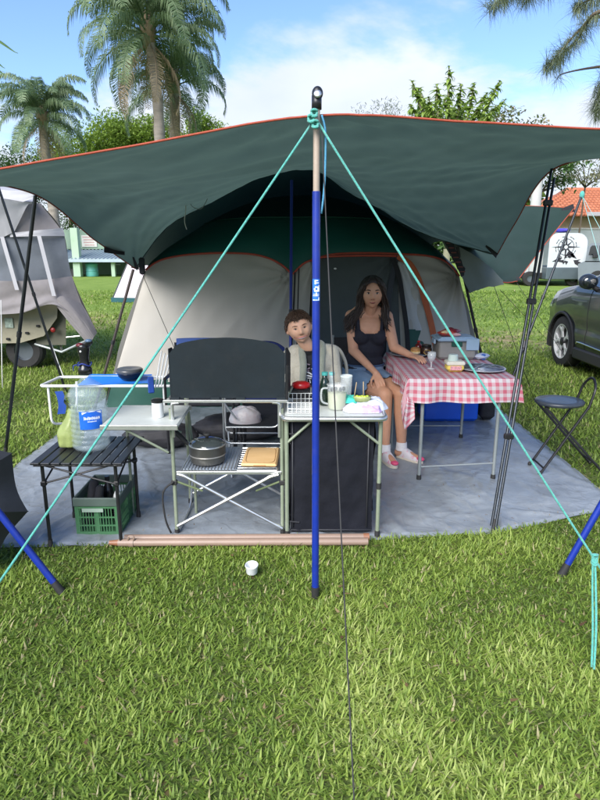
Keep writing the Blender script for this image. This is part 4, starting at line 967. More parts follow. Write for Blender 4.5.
cloth_pile('teal_cloth', 'teal cloth crumpled on top of the white towels', V(.285, 3.27, zT+.035), .10, .09, .030, M('teal_cloth', (.05, .50, .40), .85, 0, .1, 20, bump=.3), 9)
c = V(.345, 3.235, zT+.047); t = thing('lime_tub', 'small open tub of lime green pieces on the folded cloths', 'tub', c)
g = MB(); g.lathe([(0, 0), (.035, 0), (.042, .022), (.044, .024)], c, 20, sx=1.2, sy=.8); obj('tub', g, M('clear_lime_plastic', (.60, .66, .30), .3, 0, .1, 20, trans=.4), t, smooth=True)
for k in range(5): g = MB(); g.ell(c+V(-.028+.014*k, .006*(-1)**k, .022), (.011, .012, .009), 10, 6); obj('lime_piece', g, M('lime_green', (.40, .50, .05), .5, 0, .2, 60), t, smooth=True)
STICK = M('bamboo_stick', (.50, .36, .18), .6)
for (a, b, lb) in ((( .30, 3.25, zT+.05), (.315, 3.27, zT+.145), 'wooden skewer standing up at the left of the lime tub'), ((.353, 3.25, zT+.055), (.352, 3.26, zT+.15), 'taller wooden skewer standing up behind the lime tub')):
    g = MB(); g.tube([a, b], .0022, 6); o = obj('skewer', g, STICK, smooth=True, at=a); tag(o, lb, 'skewer', 'wooden skewers')

# ------------------------------------------------------------------ gingham table
def gingham():
    m = bpy.data.materials.new('pink_gingham'); m.use_nodes = True; nt = m.node_tree; N = nt.nodes; L = nt.links; b = N['Principled BSDF']; b.inputs['Roughness'].default_value = .55
    uv = N.new('ShaderNodeUVMap'); sp = N.new('ShaderNodeSeparateXYZ'); L.new(uv.outputs[0], sp.inputs[0])
    def st(o):
        a = N.new('ShaderNodeMath'); a.operation = 'PINGPONG'; a.inputs[1].default_value = .5; L.new(o, a.inputs[0])
        q = N.new('ShaderNodeMapRange'); q.interpolation_type = 'SMOOTHSTEP'; q.inputs[1].default_value = .225; q.inputs[2].default_value = .275; L.new(a.outputs[0], q.inputs[0]); return q.outputs[0]
    ad = N.new('ShaderNodeMath'); ad.operation = 'ADD'; L.new(st(sp.outputs[0]), ad.inputs[0]); L.new(st(sp.outputs[1]), ad.inputs[1])
    dv = N.new('ShaderNodeMath'); dv.operation = 'DIVIDE'; dv.inputs[1].default_value = 2; L.new(ad.outputs[0], dv.inputs[0])
    cr = N.new('ShaderNodeValToRGB'); L.new(dv.outputs[0], cr.inputs[0]); e = cr.color_ramp.elements
    e[0].color = (.80, .77, .78, 1); e[1].color = (.72, .17, .24, 1); k = e.new(.5); k.color = (.78, .46, .51, 1)
    nz = N.new('ShaderNodeTexNoise'); nz.inputs['Scale'].default_value = 3; tc = N.new('ShaderNodeTexCoord'); L.new(tc.outputs['Object'], nz.inputs[0])
    mx = N.new('ShaderNodeMix'); mx.data_type = 'RGBA'; mx.blend_type = 'MULTIPLY'; mx.inputs['Factor'].default_value = .25; L.new(cr.outputs[0], mx.inputs['A']); L.new(nz.outputs[0], mx.inputs['B'])
    L.new(mx.outputs['Result'], b.inputs['Base Color'])
    t = N.new('ShaderNodeBsdfTranslucent'); L.new(mx.outputs['Result'], t.inputs[0]); ms = N.new('ShaderNodeMixShader'); ms.inputs[0].default_value = .25
    L.new(b.outputs[0], ms.inputs[1]); L.new(t.outputs[0], ms.inputs[2]); L.new(ms.outputs[0], N['Material Output'].inputs[0]); return m
GING = gingham()
TX0, TX1, TY0, TY1, TZ = .735, 1.475, 3.98, 5.06, .745
tt = thing('dining_table', 'folding table with grey metal legs under the pink gingham cloth', 'table', (1.1, 4.5, 0))
g = MB(); g.bbox(((TX0+TX1)/2, (TY0+TY1)/2, TZ-.014), (TX1-TX0-.02, TY1-TY0-.02, .024), .01); obj('table_top', g, TOPG, tt)
GREYL = M('grey_painted_leg', (.26, .29, .29), .4, .3, .1, 10)
for x, y in ((.845, 3.91+.1), (1.375, 3.92+.1), (.86, 4.98), (1.395, 4.98)): leg_with_cap(tt, x, y, TZ-.03, .0125, GREYL)
tubes('spreader', [[(.845, 4.01, .105), (1.375, 4.02, .13)]], .006, GREYL, tt); tubes('spreader', [[(.86, 4.98, .12), (1.395, 4.98, .12)]], .006, GREYL, tt)
tubes('apron_rail', [[(.845, 4.01, TZ-.05), (1.375, 4.02, TZ-.05)]], .008, GREYL, tt)
g = MB(); strip_pts = curve([(.80, 4.03, TZ-.03), (.88, 4.0, .62), (1.0, 4.02, .60), (1.12, 4.03, TZ-.05)], 16); g.grid(lambda u, v: strip_pts[round(u*16)]+V(0, .003, .022*(v-.5)), 16, 1); obj('hanging_strap', g, M('pale_webbing', (.6, .6, .58), .7), tt, smooth=True)
# the cloth: one sheet draped over the top and hanging
def hang(u, v):
    # cloth coordinates in metres around the table top, overhang .17 (front .15, left .05..)
    ox0, ox1, oy0, oy1 = .13, .11, .17, .10
    cx = lerp(TX0-ox0, TX1+ox1, u); cy = lerp(TY0-oy0, TY1+oy1, v)
    dx = max(TX0-cx, 0)+max(cx-TX1, 0); dy = max(TY0-cy, 0)+max(cy-TY1, 0)
    x = min(max(cx, TX0), TX1); y = min(max(cy, TY0), TY1)
    sx = -1 if cx < TX0 else 1; sy = -1 if cy < TY0 else 1
    d = dx+dy if min(dx, dy) > 0 else max(dx, dy)
    fall = math.hypot(dx, dy) if not (dx > 0 and dy > 0) else (dx+dy)*.95
    z = TZ+.004-max(0, fall-.006)+.003*abs(fnoise(cx*5, cy*5))
    out = .016*min(1, fall/.05)
    if dx > 0 and dy > 0:   # folded corner
        k = .35; x += sx*(out+dx*k*.5); y += sy*(out+dy*k*.5)
    elif dx > 0: x += sx*(out+.020*math.sin(cy*17+1)*fall/.15)
    elif dy > 0: y += sy*(out+.022*math.sin(cx*15+2+1.5*math.sin(cx*7))*fall/.15)
    else: z += 0
    if dy > 0 and sy < 0 and cx > TX0: x += .02*(cx-TX0)/(TX1-TX0)*dy/.15
    return V(x, y, z)
PER = .050
g = MB(); g.grid(hang, 110, 150, uv=((TX1-TX0+.24)/PER, (TY1-TY0+.27)/PER))
tcl = obj('gingham_tablecloth', g, GING, smooth=True, at=((TX0+TX1)/2, (TY0+TY1)/2, TZ)); tag(tcl, 'pink and white gingham tablecloth draped over the dining table', 'tablecloth')
g = MB()   # long corner of the cloth hanging beside the front left leg
cp = [[V(TX0-.02, TY0-.015, TZ-.08), V(TX0-.005, TY0-.02, TZ-.12), V(TX0+.04, TY0-.02, TZ-.145)], [V(TX0-.04, TY0+.01, .58), V(TX0-.005, TY0-.03, .56), V(TX0+.045, TY0-.015, .55)], [V(TX0-.03, TY0+.01, .46), V(TX0-.012, TY0-.03, .40), V(TX0+.05, TY0-.02, .475)]]
g.grid(lambda u, v: catmull([catmull(r, u) for r in cp], v)+V(0, .01*math.sin(u*9+v*2), 0), 14, 24, uv=(.12/PER, .33/PER)); obj('hanging_corner', g, GING, tcl, smooth=True)

# things on the gingham table
zc_ = TZ+.008
def on(px, py): q = G(px, py, zc_); return V(q.x, q.y, zc_)
FOIL = M('blue_grey_enamel_plate', (.18, .21, .27), .3, .2, .25, 18, bump=.4, bscale=30)
def plate(name, label, c, r, m=None, food=True, group=None):
    t = thing(name, label, 'plate', c, group); g = MB(); g.lathe([(0, .003), (r*.62, .003), (r*.92, .014), (r, .017), (r*.985, .020), (r*.6, .008), (0, .008)], c, 36); obj('plate_disc', g, m or M('white_rimmed_plate', (.42, .42, .44), .3, 0, .05, 10), t, smooth=True)
    g = MB(); g.lathe([(0, .0095), (r*.6, .0095), (r*.93, .018)], c, 36); obj('plate_face', g, FOIL, t, smooth=True); return t
c1 = on(409, 355.5); plate('dinner_plate', 'blue grey plate under the bread roll beside the seated woman', c1, .155)
c2 = on(478, 370); c2 = V(1.315, c2.y, zc_); plate('dinner_plate', 'blue grey plate with cutlery at the right front of the gingham table', c2, .165)
for k, (dx, dy, a, lb) in enumerate(((.03, .0, .6, 'silver fork lying on the right front plate'), (-.02, .02, .9, 'silver knife lying on the right front plate'))):
    d = V(math.cos(a), math.sin(a), .02); q = c2+V(dx, dy, .022)
    g = MB(); g.tube([q-d*.09, q+d*.03], .0035, 6); g.prism([q+d*.03+V(-.008, 0, 0), q+d*.03+V(.008, 0, 0), q+d*.10+V(.010, 0, .002), q+d*.10+V(-.006, 0, .002)], (0, 0, .003)); o = obj('fork' if k == 0 else 'knife', g, ALU, smooth=True, at=q); tag(o, lb, 'cutlery')
c = c1+V(.045, -.03, .02); t = thing('bread_roll', 'cut bread roll with filling on the plate by the woman', 'bread', c)
BR = M('baked_crust', (.42, .20, .07), .6, 0, .25, 20, bump=.3, bscale=60); 
g = MB(); g.lathe([(0, 0), (.035, .0), (.042, .012), (.038, .02), (0, .021)], c, 18); obj('bottom_half', g, M('bread_crumb', (.72, .55, .32), .8, 0, .15, 30), t, smooth=True)
g = MB(); g.lathe([(.036, .020), (.043, .024), (.038, .029), (0, .03)], c, 18); obj('filling', g, M('cheese_filling', (.62, .36, .10), .5, 0, .3, 40), t, smooth=True)
g = MB(); g.ell(c+V(0, 0, .034), (.041, .038, .022), 18, 10); obj('top_half', g, BR, t, smooth=True)
# glass, yellow tub, storage box with lid, snack bag, jar, folded pouch
c = on(431, 369); t = thing('wine_glass', 'clear glass goblet standing in front of the storage box', 'glass', c)
g = MB(); g.lathe([(0, .0), (.030, .0), (.031, .003), (.006, .010), (.005, .045), (.012, .055), (.028, .075), (.032, .10), (.029, .125), (.0275, .125), (.030, .10), (.026, .077), (.004, .060), (0, .059)], c, 24); obj('goblet', g, CLEARP, t, smooth=True)
g = MB(); g.lathe([(0, .0595), (.0055, .061), (.024, .077), (.0285, .092), (0, .092)], c, 20); obj('drink', g, M('pale_blue_drink', (.45, .50, .60), .2, 0, .1, 8, alpha=.6), t, smooth=True)
c = on(454, 371); t = thing('margarine_tub', 'white and yellow food tub beside the plate', 'tub', c)
g = MB(); g.bbox(c+V(0, 0, .030), (.125, .10, .058), .02); obj('tub', g, M('yellow_tub_plastic', (.66, .50, .10), .4, 0, .1, 10), t, smooth='auto')
g = MB(); g.bbox(c+V(0, 0, .062), (.13, .105, .030), .008); obj('clear_band', g, M('milky_plastic', (.66, .64, .54), .35, 0, .08, 10), t, smooth='auto')
g = MB(); g.bbox(c+V(0, -.0505, .030), (.08, .002, .03), .001); g2 = obj('label', g, M('pink_print', (.62, .30, .32), .5, 0, .4, 90), t)
g = MB(); g.lathe([(0, .075), (.035, .075), (.037, .08), (.034, .115), (.028, .12), (0, .12)], c+V(-.01, .01, 0), 20); obj('lid', g, M('milky_lid', (.50, .60, .56), .3, 0, .05, 10), t, smooth='auto')
c = V(1.235, 4.78, zc_); t = thing('storage_box', 'grey storage box with a pale blue lid at the back of the gingham table', 'storage box', c)
BOXP = M('smoky_box_plastic', (.24, .235, .22), .35, 0, .12, 6); LIDB = M('pale_blue_lid', (.30, .42, .54), .4, 0, .06, 8)
g = MB(); g.bbox(c+V(0, 0, .075), (.29, .24, .145), .02); obj('box_body', g, BOXP, t, smooth='auto')
g = MB(); g.bbox(c+V(0, 0, .158), (.325, .275, .022), .01); obj('lid', g, LIDB, t, smooth='auto')
g = MB(); g.bbox(c+V(0, 0, .172), (.27, .22, .012), .01); obj('lid_panel', g, LIDB, t, smooth='auto')
g = MB(); g.bbox(c+V(-.01, -.124, .125), (.085, .012, .04), .005); obj('latch', g, M('dark_green_latch', (.01, .07, .05), .4), t)
for sx in (-.165, .165): g = MB(); g.bbox(c+V(sx, 0, .135), (.015, .10, .04), .005); obj('handle', g, LIDB, t)
g = MB(); g.bbox(c+V(.11, -.137, .125), (.10, .006, .09), .003); obj('lid_skirt', g, LIDB, t)
SNK = M('red_foil_packet', (.45, .03, .03), .3, .1, .2, 20, bump=.5, bscale=25, col2=(.55, .10, .06))
c = V(1.165, 4.74, zc_+.179); t = thing('snack_packet', 'crumpled red and yellow snack packets lying on the blue lid', 'packet', c)
def pillow(c, w_, d_, h_, rz, m, nm, par, seed=0.0):
    g = MB(); rot = Matrix.Rotation(rz, 3, 'Z')
    for sgn in (1, -1):
        g.grid(lambda u, v: Vector(c)+rot @ V((u-.5)*w_, (v-.5)*d_, sgn*h_/2*(math.sin(PI*u)*math.sin(PI*v))**.45*(1+.4*fnoise(u*4+seed, v*4))+h_/2), 16, 12)
    return obj(nm, g, m, par, smooth=True)
pillow(c+V(0, 0, -.002), .14, .10, .05, .3, SNK, 'packet_film', t); pillow(c+V(.04, .03, .015), .13, .09, .045, -.7, M('dark_red_packet', (.20, .02, .03), .3, 0, .2, 20), 'packet_film', t, 3)
pillow(c+V(-.02, -.03, .02), .08, .05, .03, .9, M('yellow_white_packet', (.70, .52, .28), .4, 0, .2, 30), 'packet_film', t, 5)
pillow(c+V(.06, -.03, .0), .07, .06, .03, .2, M('white_red_packet', (.70, .40, .38), .4, 0, .2, 30), 'packet_film', t, 7)
c = on(424, 354); c = V(c.x, 4.86, zc_); t = thing('black_jar', 'black coffee jar with a gold oval mark behind the bread roll', 'jar', c)
g = MB(); g.lathe([(0, 0), (.04, 0), (.044, .006), (.044, .062), (.036, .074), (0, .075)], c, 24); obj('jar_body', g, M('dark_brown_jar', (.04, .02, .015), .3), t, smooth='auto')
g = MB(); g.lathe([(.038, .072), (.040, .078), (.038, .092), (0, .093)], c, 24); obj('lid', g, M('glossy_black_plastic'), t, smooth='auto')
g = MB(); g.tube([c+V(math.sin(.62*math.cos(x))*.0448, -math.cos(.62*math.cos(x))*.0448, .036+.018*math.sin(x)) for x in np.linspace(0, 2*PI, 24)[:-1]], .0028, 6, closed=True); obj('gold_mark', g, M('gold_print', (.55, .36, .10), .35, .4), t, smooth=True)
c = V(1.10, 4.93, zc_); bottle('sauce_bottle', 'short dark red sauce bottle behind the black jar', V(.985, 4.95, zc_), .030, .11, M('dark_red_glass', (.12, .01, .01), .2), M('red_enamel'))
c = V(1.46, 4.72, zc_); t = thing('tissue_pack', 'blue and white packet of tissues right of the storage box', 'packet', c)
g = MB(); pillow(c+V(-.02, -.02, 0), .13, .09, .05, .9, M('white_blue_cloth'), 'packet_film', t, 4); g = MB(); g.bbox(c+V(-.02, -.06, .025), (.03, .03, .045), .006, .9); obj('blue_panel', g, M('blue_print', (.03, .12, .45), .4), t)

# blue cooler under the gingham table
c = V(1.42, 5.62, .012); t = thing('cool_box', 'bright blue plastic cool box standing under the gingham table', 'cool box', c)
CB = M('bright_blue_plastic', (.008, .10, .62), .35, 0, .08, 6)
g = MB(); g.bbox(c+V(0, 0, .16), (.52, .34, .31), .03); obj('box_body', g, CB, t, smooth='auto')
g = MB(); g.bbox(c+V(0, 0, .345), (.54, .36, .06), .02); obj('lid', g, CB, t, smooth='auto')
for sx in (-.28, .28): g = MB(); g.bbox(c+V(sx, 0, .25), (.03, .14, .05), .01); obj('handle', g, WHITEP, t)
g = MB(); g.bbox(c+V(.36, -.05, .14), (.14, .2, .26), .04); o = obj('dark_bag', g, BLACK_CLOTH, smooth='auto', at=c+V(.36, -.05, 0)); tag(o, 'small black bag standing at the right of the blue cool box', 'bag')
c = V(.93, 5.75, .012); g = MB(); g.bbox(c+V(0, 0, .13), (.26, .24, .25), .05); o = obj('dark_bag', g, BLACK_CLOTH, smooth='auto', at=c); tag(o, 'black bag on the groundsheet at the left of the blue cool box', 'bag')

# ------------------------------------------------------------------ folding stool at the right
c = V(1.95, 4.22, .0); zs2 = .525; t = thing('folding_stool', 'black folding stool with round seat and looped back on the right', 'stool', c)
g = MB(); g.lathe([(0, zs2-.012), (.155, zs2-.014), (.172, zs2-.004), (.175, zs2+.008), (.165, zs2+.018), (.10, zs2+.014), (0, zs2+.012)], c+V(-.07, 0, 0), 36, sy=.88); obj('seat', g, M('dark_grey_vinyl', (.045, .055, .07), .32, 0, .12, 10), t, smooth=True)
tw = .0095
for s, y in ((1, -.10), (1, .10)):
    # back upright: from foot front-left up through seat to loop
    tubes('leg', [[(c.x-.19-.02, c.y+y-.02+.0, .012), (c.x+.10, c.y+y, zs2-.01)]], tw, BLACK_METAL, t)
    tubes('leg', [[(c.x+.26, c.y+y+.02, .02), (c.x-.20, c.y+y*.8, zs2-.02)]], tw, BLACK_METAL, t)
tubes('back_loop', [bend([(c.x+.10, c.y-.10, zs2-.01), (c.x+.135, c.y-.095, .64), (c.x+.15, c.y-.03, .70), (c.x+.15, c.y+.03, .70), (c.x+.135, c.y+.095, .64), (c.x+.10, c.y+.10, zs2-.01)], .05, 6)], tw, BLACK_METAL, t)
tubes('stretcher', [[(c.x-.185, c.y-.12, .06), (c.x-.185, c.y+.08, .06)]], .007, BLACK_METAL, t); tubes('stretcher', [[(c.x+.215, c.y-.085, .075), (c.x+.215, c.y+.115, .075)]], .007, BLACK_METAL, t)
tubes('stretcher', [[(c.x-.18, c.y-.08, zs2-.025), (c.x-.18, c.y+.08, zs2-.025)]], .007, BLACK_METAL, t)
for x, y in ((-.21, -.12), (-.21, .08), (.265, -.08), (.265, .12)): g = MB(); g.ell((c.x+x, c.y+y, .022), (.014, .014, .018), 10, 8); obj('foot_cap', g, RUBBER, t, smooth=True)

# ------------------------------------------------------------------ chairs behind the kitchen
def camp_chair(label, cx, y, w_, top, m, m2, curved=.0, group=None, seat=.42):
    t = thing('folding_chair', label, 'chair', (cx, y, 0), group); r = .010
    g = MB(); g.grid(lambda u, v: V(cx+(u-.5)*w_, y+.16+.05*v-.03*math.sin(PI*u), lerp(seat+.02, top-(curved*abs(2*u-1)**3), v)), 20, 10)
    g2 = MB(); g.grid(lambda u, v: V(cx+(u-.5)*w_, y+.17+.05*v-.03*math.sin(PI*u), lerp(seat+.02, top-(curved*abs(2*u-1)**3), v)), 20, 10)
    g.grid(lambda u, v: V(cx+(u-.5)*w_, y+.16+.05+.01*v-.03*math.sin(PI*u), top-(curved*abs(2*u-1)**3)+.004*math.sin(PI*v)), 20, 2); obj('backrest', g, m, t, smooth=True)
    g = MB(); g.bbox((cx, y-.05, seat), (w_-.03, .42, .035), .015); obj('seat', g, m2, t, smooth='auto')
    for s in (-1, 1):
        x = cx+s*(w_/2+.012)
        tubes('frame', [bend([(x, y+.22, top-.03-curved), (x, y+.14, seat), (x, y+.28, .012)], .02)], r, BLACK_METAL, t)
        tubes('leg', [[(x, y-.25, .012), (x, y+.2, seat+.02)]], r, BLACK_METAL, t)
        tubes('armrest', [[(x, y-.24, seat+.2), (x, y+.16, seat+.2)]], r*1.4, BLACK_METAL, t); tubes('armrest_post', [[(x, y-.24, seat+.2), (x, y-.24, .012)]], r, BLACK_METAL, t)
    return t
BLUEF = M('mid_blue_chair_fabric', (.055, .11, .34), .75, 0, .12, 6, bump=.2, bscale=300, dirt=.05); NAVYF = M('navy_chair_fabric', (.010, .022, .13), .75, 0, .15, 6, bump=.2, bscale=300)
cx1 = P(210, 345, 4.95).x; camp_chair('folding chair with mid blue fabric back behind the black windscreen', cx1, 4.80, .58, P(210, 338, 5.0).z, BLUEF, BLACK_CLOTH, .01, 'blue folding chairs behind the windscreen')
cx2 = P(257, 350, 4.6).x; camp_chair('navy folding chair with rounded back next to the boy', cx2+.03, 4.55, .36, P(260, 341, 4.75).z, NAVYF, BLACK_CLOTH, .06, 'blue folding chairs behind the windscreen', .38)
# silver framed rack chair seen under the windscreen, with a bag on it
cy = 4.05; sxl, sxr = P(224, 430, cy).x, P(284, 430, cy).x
t = thing('folding_chair', 'silver tube folding chair seen under the windscreen with a white bag on it', 'chair', ((sxl+sxr)/2, cy, 0))
zA, zB, zD = P(224, 402, cy).z, P(230, 443, cy).z, P(230, 427, cy).z
tubes('side_frame', [bend([(sxl, cy, zA+.1), (sxl, cy, zB), (sxr+.05, cy, zB-.005)], .05)], .008, ALU, t)
tubes('side_frame', [bend([(sxl-.025, cy+.3, zA+.1), (sxl-.025, cy+.3, .25), (sxr, cy+.3, .25)], .05)], .008, ALU, t)
tubes('seat_rail', [bend([(sxl+.015, cy-.005, zD), (sxr-.04, cy-.005, zD), (sxr-.01, cy-.005, zD+.1), (sxr-.01, cy-.005, zA+.12)], .05)], .007, ALU, t)
g = MB(); g.bbox(((sxl+sxr)/2, cy+.15, zD+.002), (sxr-sxl-.03, .30, .012), .004); obj('seat', g, BLACK_CLOTH, t)
tubes('brace', [[(sxl, cy, zA), (sxl+.09, cy+.02, zA-.13)]], .007, ALU, t)
for x in (sxl, sxr+.04): tubes('leg', [[(x, cy+.02, zB), (x-.05, cy+.25, .012)]], .008, ALU, t); tubes('leg', [[(x, cy+.25, zB), (x+.05, cy-.02, .012)]], .008, ALU, t)
WFILM = M('white_plastic_film', (.78, .77, .77), .35, 0, .08, 12, bump=.6, bscale=30, trans=.3, col2=(.78, .66, .66))
bq = V(P(245, 426, cy+.1).x, cy+.12, zD+.009); bgm = MB()
bgm.grid(lambda u, v: bq+V(.115*math.cos(2*PI*u)*math.cos(v*PI/2)**.6*(1+.12*fnoise(u*9, v*4)), .09*math.sin(2*PI*u)*math.cos(v*PI/2)**.6, .105*math.sin(v*PI/2)*(1+.15*fnoise(u*7, 3, v))), 40, 16)
o = obj('plastic_bag', bgm, WFILM, smooth=True, at=bq); tag(o, 'small knotted white plastic bag on the silver chair behind the camp kitchen', 'bag')

# white framed bench with blue cloth on the left
yb = 5.05; t = thing('folding_bench', 'white framed folding cot with bright blue cloth behind the water jug', 'folding cot', (-1.75, 5.3, 0))
def bp_(px, py, z=.45): q = G(px, py, z); return V(q.x, q.y, z)
A = bp_(40, 386); B = bp_(170, 386); Cc = bp_(60, 377); D = bp_(172, 377)
tubes('frame', [bend([B, A, Cc, D], .04)], .0125, WHITE_TUBE, t)
for q in (A, ): tubes('leg', [bend([(q.x+.06, q.y+.02, .44), (q.x+.06, q.y+.02, .10), (q.x+.18, q.y+.28, .04), (q.x+.20, q.y+.32, .42)], .06)], .011, WHITE_TUBE, t)
for q in (B, ): tubes('leg', [bend([(q.x-.06, q.y+.02, .44), (q.x-.06, q.y+.02, .10), (q.x-.0, q.y+.28, .04), (q.x-.0, q.y+.32, .42)], .06)], .011, WHITE_TUBE, t)
E0, E1, E2, E3 = bp_(76, 386.5, .456), bp_(152, 384, .456), bp_(152, 375, .456), bp_(90, 375, .456)
g = MB(); g.grid(lambda u, v: E0.lerp(E1, u).lerp(E3.lerp(E2, u), v)+V(0, 0, .008+.004*fnoise(u*6, v*3)-.01*math.sin(PI*v)), 30, 12); obj('cloth_seat', g, M('bright_blue_cloth', (.008, .19, .72), .6, 0, .06, 6), t, smooth=True)
g = MB(); q = bp_(53, 390); g.grid(lambda u, v: V(q.x+.06*u, q.y+.03+.2*v*0, .43-.20*v+.0*u)+V(.02*math.sin(v*3), .02*u, 0), 6, 8); obj('side_pocket', g, M('blue_chair_cloth', (.015, .07, .36), .7), t, smooth=True)
for k in range(4):
    x = P(155+3*k, 385, 4.9).x; tubes('folded_back_bar', [[(x, 4.9, P(155, 388-k, 4.9).z), (x+.06, 4.95, P(155, 352+k*2, 4.9).z)]], .006, WHITE_TUBE, t)
g = MB(); q = P(151, 385, 4.85); g.bbox(q, (.05, .02, .14), .008, .3); obj('blue_panel', g, M('blue_chair_cloth'), t)
c = bp_(131, 378, .468); c = c+V(0, -.03, .002); t = thing('black_bowl', 'black and grey lidded bowl standing on the blue cloth of the cot', 'bowl', c)
g = MB(); g.lathe([(0, 0), (.075, 0), (.10, .025), (.108, .05), (.112, .056)], c, 30); obj('bowl_body', g, M('glossy_black_plastic'), t, smooth=True)
g = MB(); g.lathe([(.112, .056), (.118, .062), (.117, .085), (.105, .094), (.08, .093), (0, .086)], c, 30); obj('lid', g, M('dark_grey_plastic', (.07, .075, .08), .3), t, smooth=True)
# bags beneath
def blob(name, label, c, d, m, cat='bag', seed=0.0, amp=.12):
    g = MB()
    def f(u, v):
        a = 2*PI*u; tt_ = PI*v; p = V(math.sin(tt_)**.7*math.cos(a), math.sin(tt_)**.7*math.sin(a), -math.cos(tt_))
        k = 1+amp*fnoise(p.x*1.6+seed, p.y*1.6, p.z*1.6)+amp*.5*fnoise(p.x*5, p.y*5+seed, p.z*5); return Vector(c)+V(p.x*d[0]/2*k, p.y*d[1]/2*k, max(d[2]/2*(1+p.z*k), 0))
    g.grid(f, 48, 30); o = obj(name, g, m, smooth=True, at=c); tag(o, label, cat); return o
blob('duffel_bag', 'soft black duffel bag lying on the groundsheet behind the pale side table', (-1.15, 4.75, .012), (.60, .30, .20), M('black_duffel_fabric', (.02, .02, .024), .7, 0, .3, 6, bump=.6, bscale=12), seed=2)
blob('duffel_bag', 'flat black bag on the groundsheet under the blue folding chairs', (-.50, 5.0, .012), (.8, .4, .2), M('black_duffel_fabric'), seed=5)

# two tan pole tubes on the grass
TAN = M('tan_pvc_tube', (.27, .19, .145), .45, 0, .08, 5, dirt=.12)
q0, q1 = G(117, 546), G(365, 547)
for k, (dy, x0, x1, lb) in enumerate(((.0, -1.00, .375, 'front one of two tan tubes lying along the front edge of the groundsheet'), (.052, -.98, .385, 'rear one of two tan tubes lying along the front edge of the groundsheet'))):
    t = thing('tan_tube', lb, 'tube', (x0, 3.02+dy, 0), 'pair of tan tubes on the ground'); g = MB(); g.tube([(x0, 3.02+dy, .031), (x1, 3.03+dy, .033)], .021, 16); obj('tube_body', g, TAN, t, smooth='auto')
    if k == 0:
        g = MB(); g.tube([(x0-.05, 3.02, .031), (x0+.005, 3.02, .031)], [.012, .019], 14); obj('tapered_end', g, M('brown_plastic', (.25, .11, .06), .45), t, smooth='auto')
        g = MB(); g.tube([(x0+.06, 3.02, .031), (x0+.085, 3.02, .031)], .0245, 16); obj('clip_ring', g, TAN, t, smooth='auto')
        g = MB(); g.tube(bend([(x0+.06, 3.01, .05), (x0+.06, 3.01, .075), (x0+.09, 3.01, .075), (x0+.09, 3.01, .05)], .01), .005, 8); obj('clip', g, TAN, t, smooth=True)
    else:
        g = MB(); g.tube([(x1-.03, 3.03+dy, .033), (x1+.003, 3.03+dy, .033)], .0225, 16); obj('end_collar', g, M('brown_plastic'), t, smooth='auto')
q = G(252, 576); t = thing('white_cup', 'small empty white plastic cup standing on the grass before the tan tubes', 'cup', (q.x, q.y, .02))
g = MB(); g.lathe([(0, .022), (.026, .022), (.028, .025), (.031, .065), (.033, .068), (.030, .068), (.026, .028), (0, .028)], (q.x, q.y, 0), 26, rot=Matrix.Rotation(R(7), 3, 'X')); obj('cup_body', g, WHITEP, t, smooth='auto')
g = MB(); g.lathe([(.0325, .062), (.0342, .066), (.0325, .070)], (q.x, q.y, 0), 26, rot=Matrix.Rotation(R(7), 3, 'X'), cap=False); obj('rim', g, WHITEP, t, smooth=True)

# black umbrella at the left edge
uc = V(-1.76, 2.72, .22); t = thing('umbrella', 'black open umbrella lying on its side at the left edge on the grass', 'umbrella', (uc.x, uc.y, 0))
ax = V(.15, -1, .25).normalized(); e1 = ax.cross(V(0, 0, 1)).normalized(); e2 = e1.cross(ax)
UM = M('black_umbrella_cloth', (.014, .017, .022), .6, 0, .2, 6, bump=.15, bscale=20, trans=.05)
RU = .40; n = 8
def rim_pt(k): a = 2*PI*(k+.22)/n; return uc+e1*math.cos(a)*RU*.98+e2*math.sin(a)*RU*.98-ax*.05
lowest = min(rim_pt(k).z for k in range(n)); dz = .005-lowest
def ribp(k, s_): a = 2*PI*(k+.22)/n; return uc+V(0, 0, dz)+(e1*math.cos(a)+e2*math.sin(a))*RU*s_+ax*(.12-.17*s_*s_)
for k in range(n):
    def f(u, v, k=k):
        s_ = max(v, .001); a = ribp(k, s_); b = ribp(k+1, s_); return a.lerp(b, u)-ax*(.028*math.sin(PI*u)*s_)-(a.lerp(b, u)-uc).normalized()*.035*math.sin(PI*u)*s_*s_
    g = MB(); g.grid(f, 8, 10); obj('panel', g, UM, t, smooth=True)
    g = MB(); g.tube([ribp(k, s_/8)-ax*.006 for s_ in range(9)], .0022, 6); obj('rib', g, BLACK_METAL, t)
g = MB(); g.tube([uc+V(0, 0, dz)+ax*.15, uc+V(0, 0, dz)-ax*.45], .005, 8); obj('shaft', g, ALU, t)
g = MB(); g.tube([uc+V(0, 0, dz)-ax*.45, uc+V(0, 0, dz)-ax*.56], .012, 10); obj('handle', g, RUBBER, t)
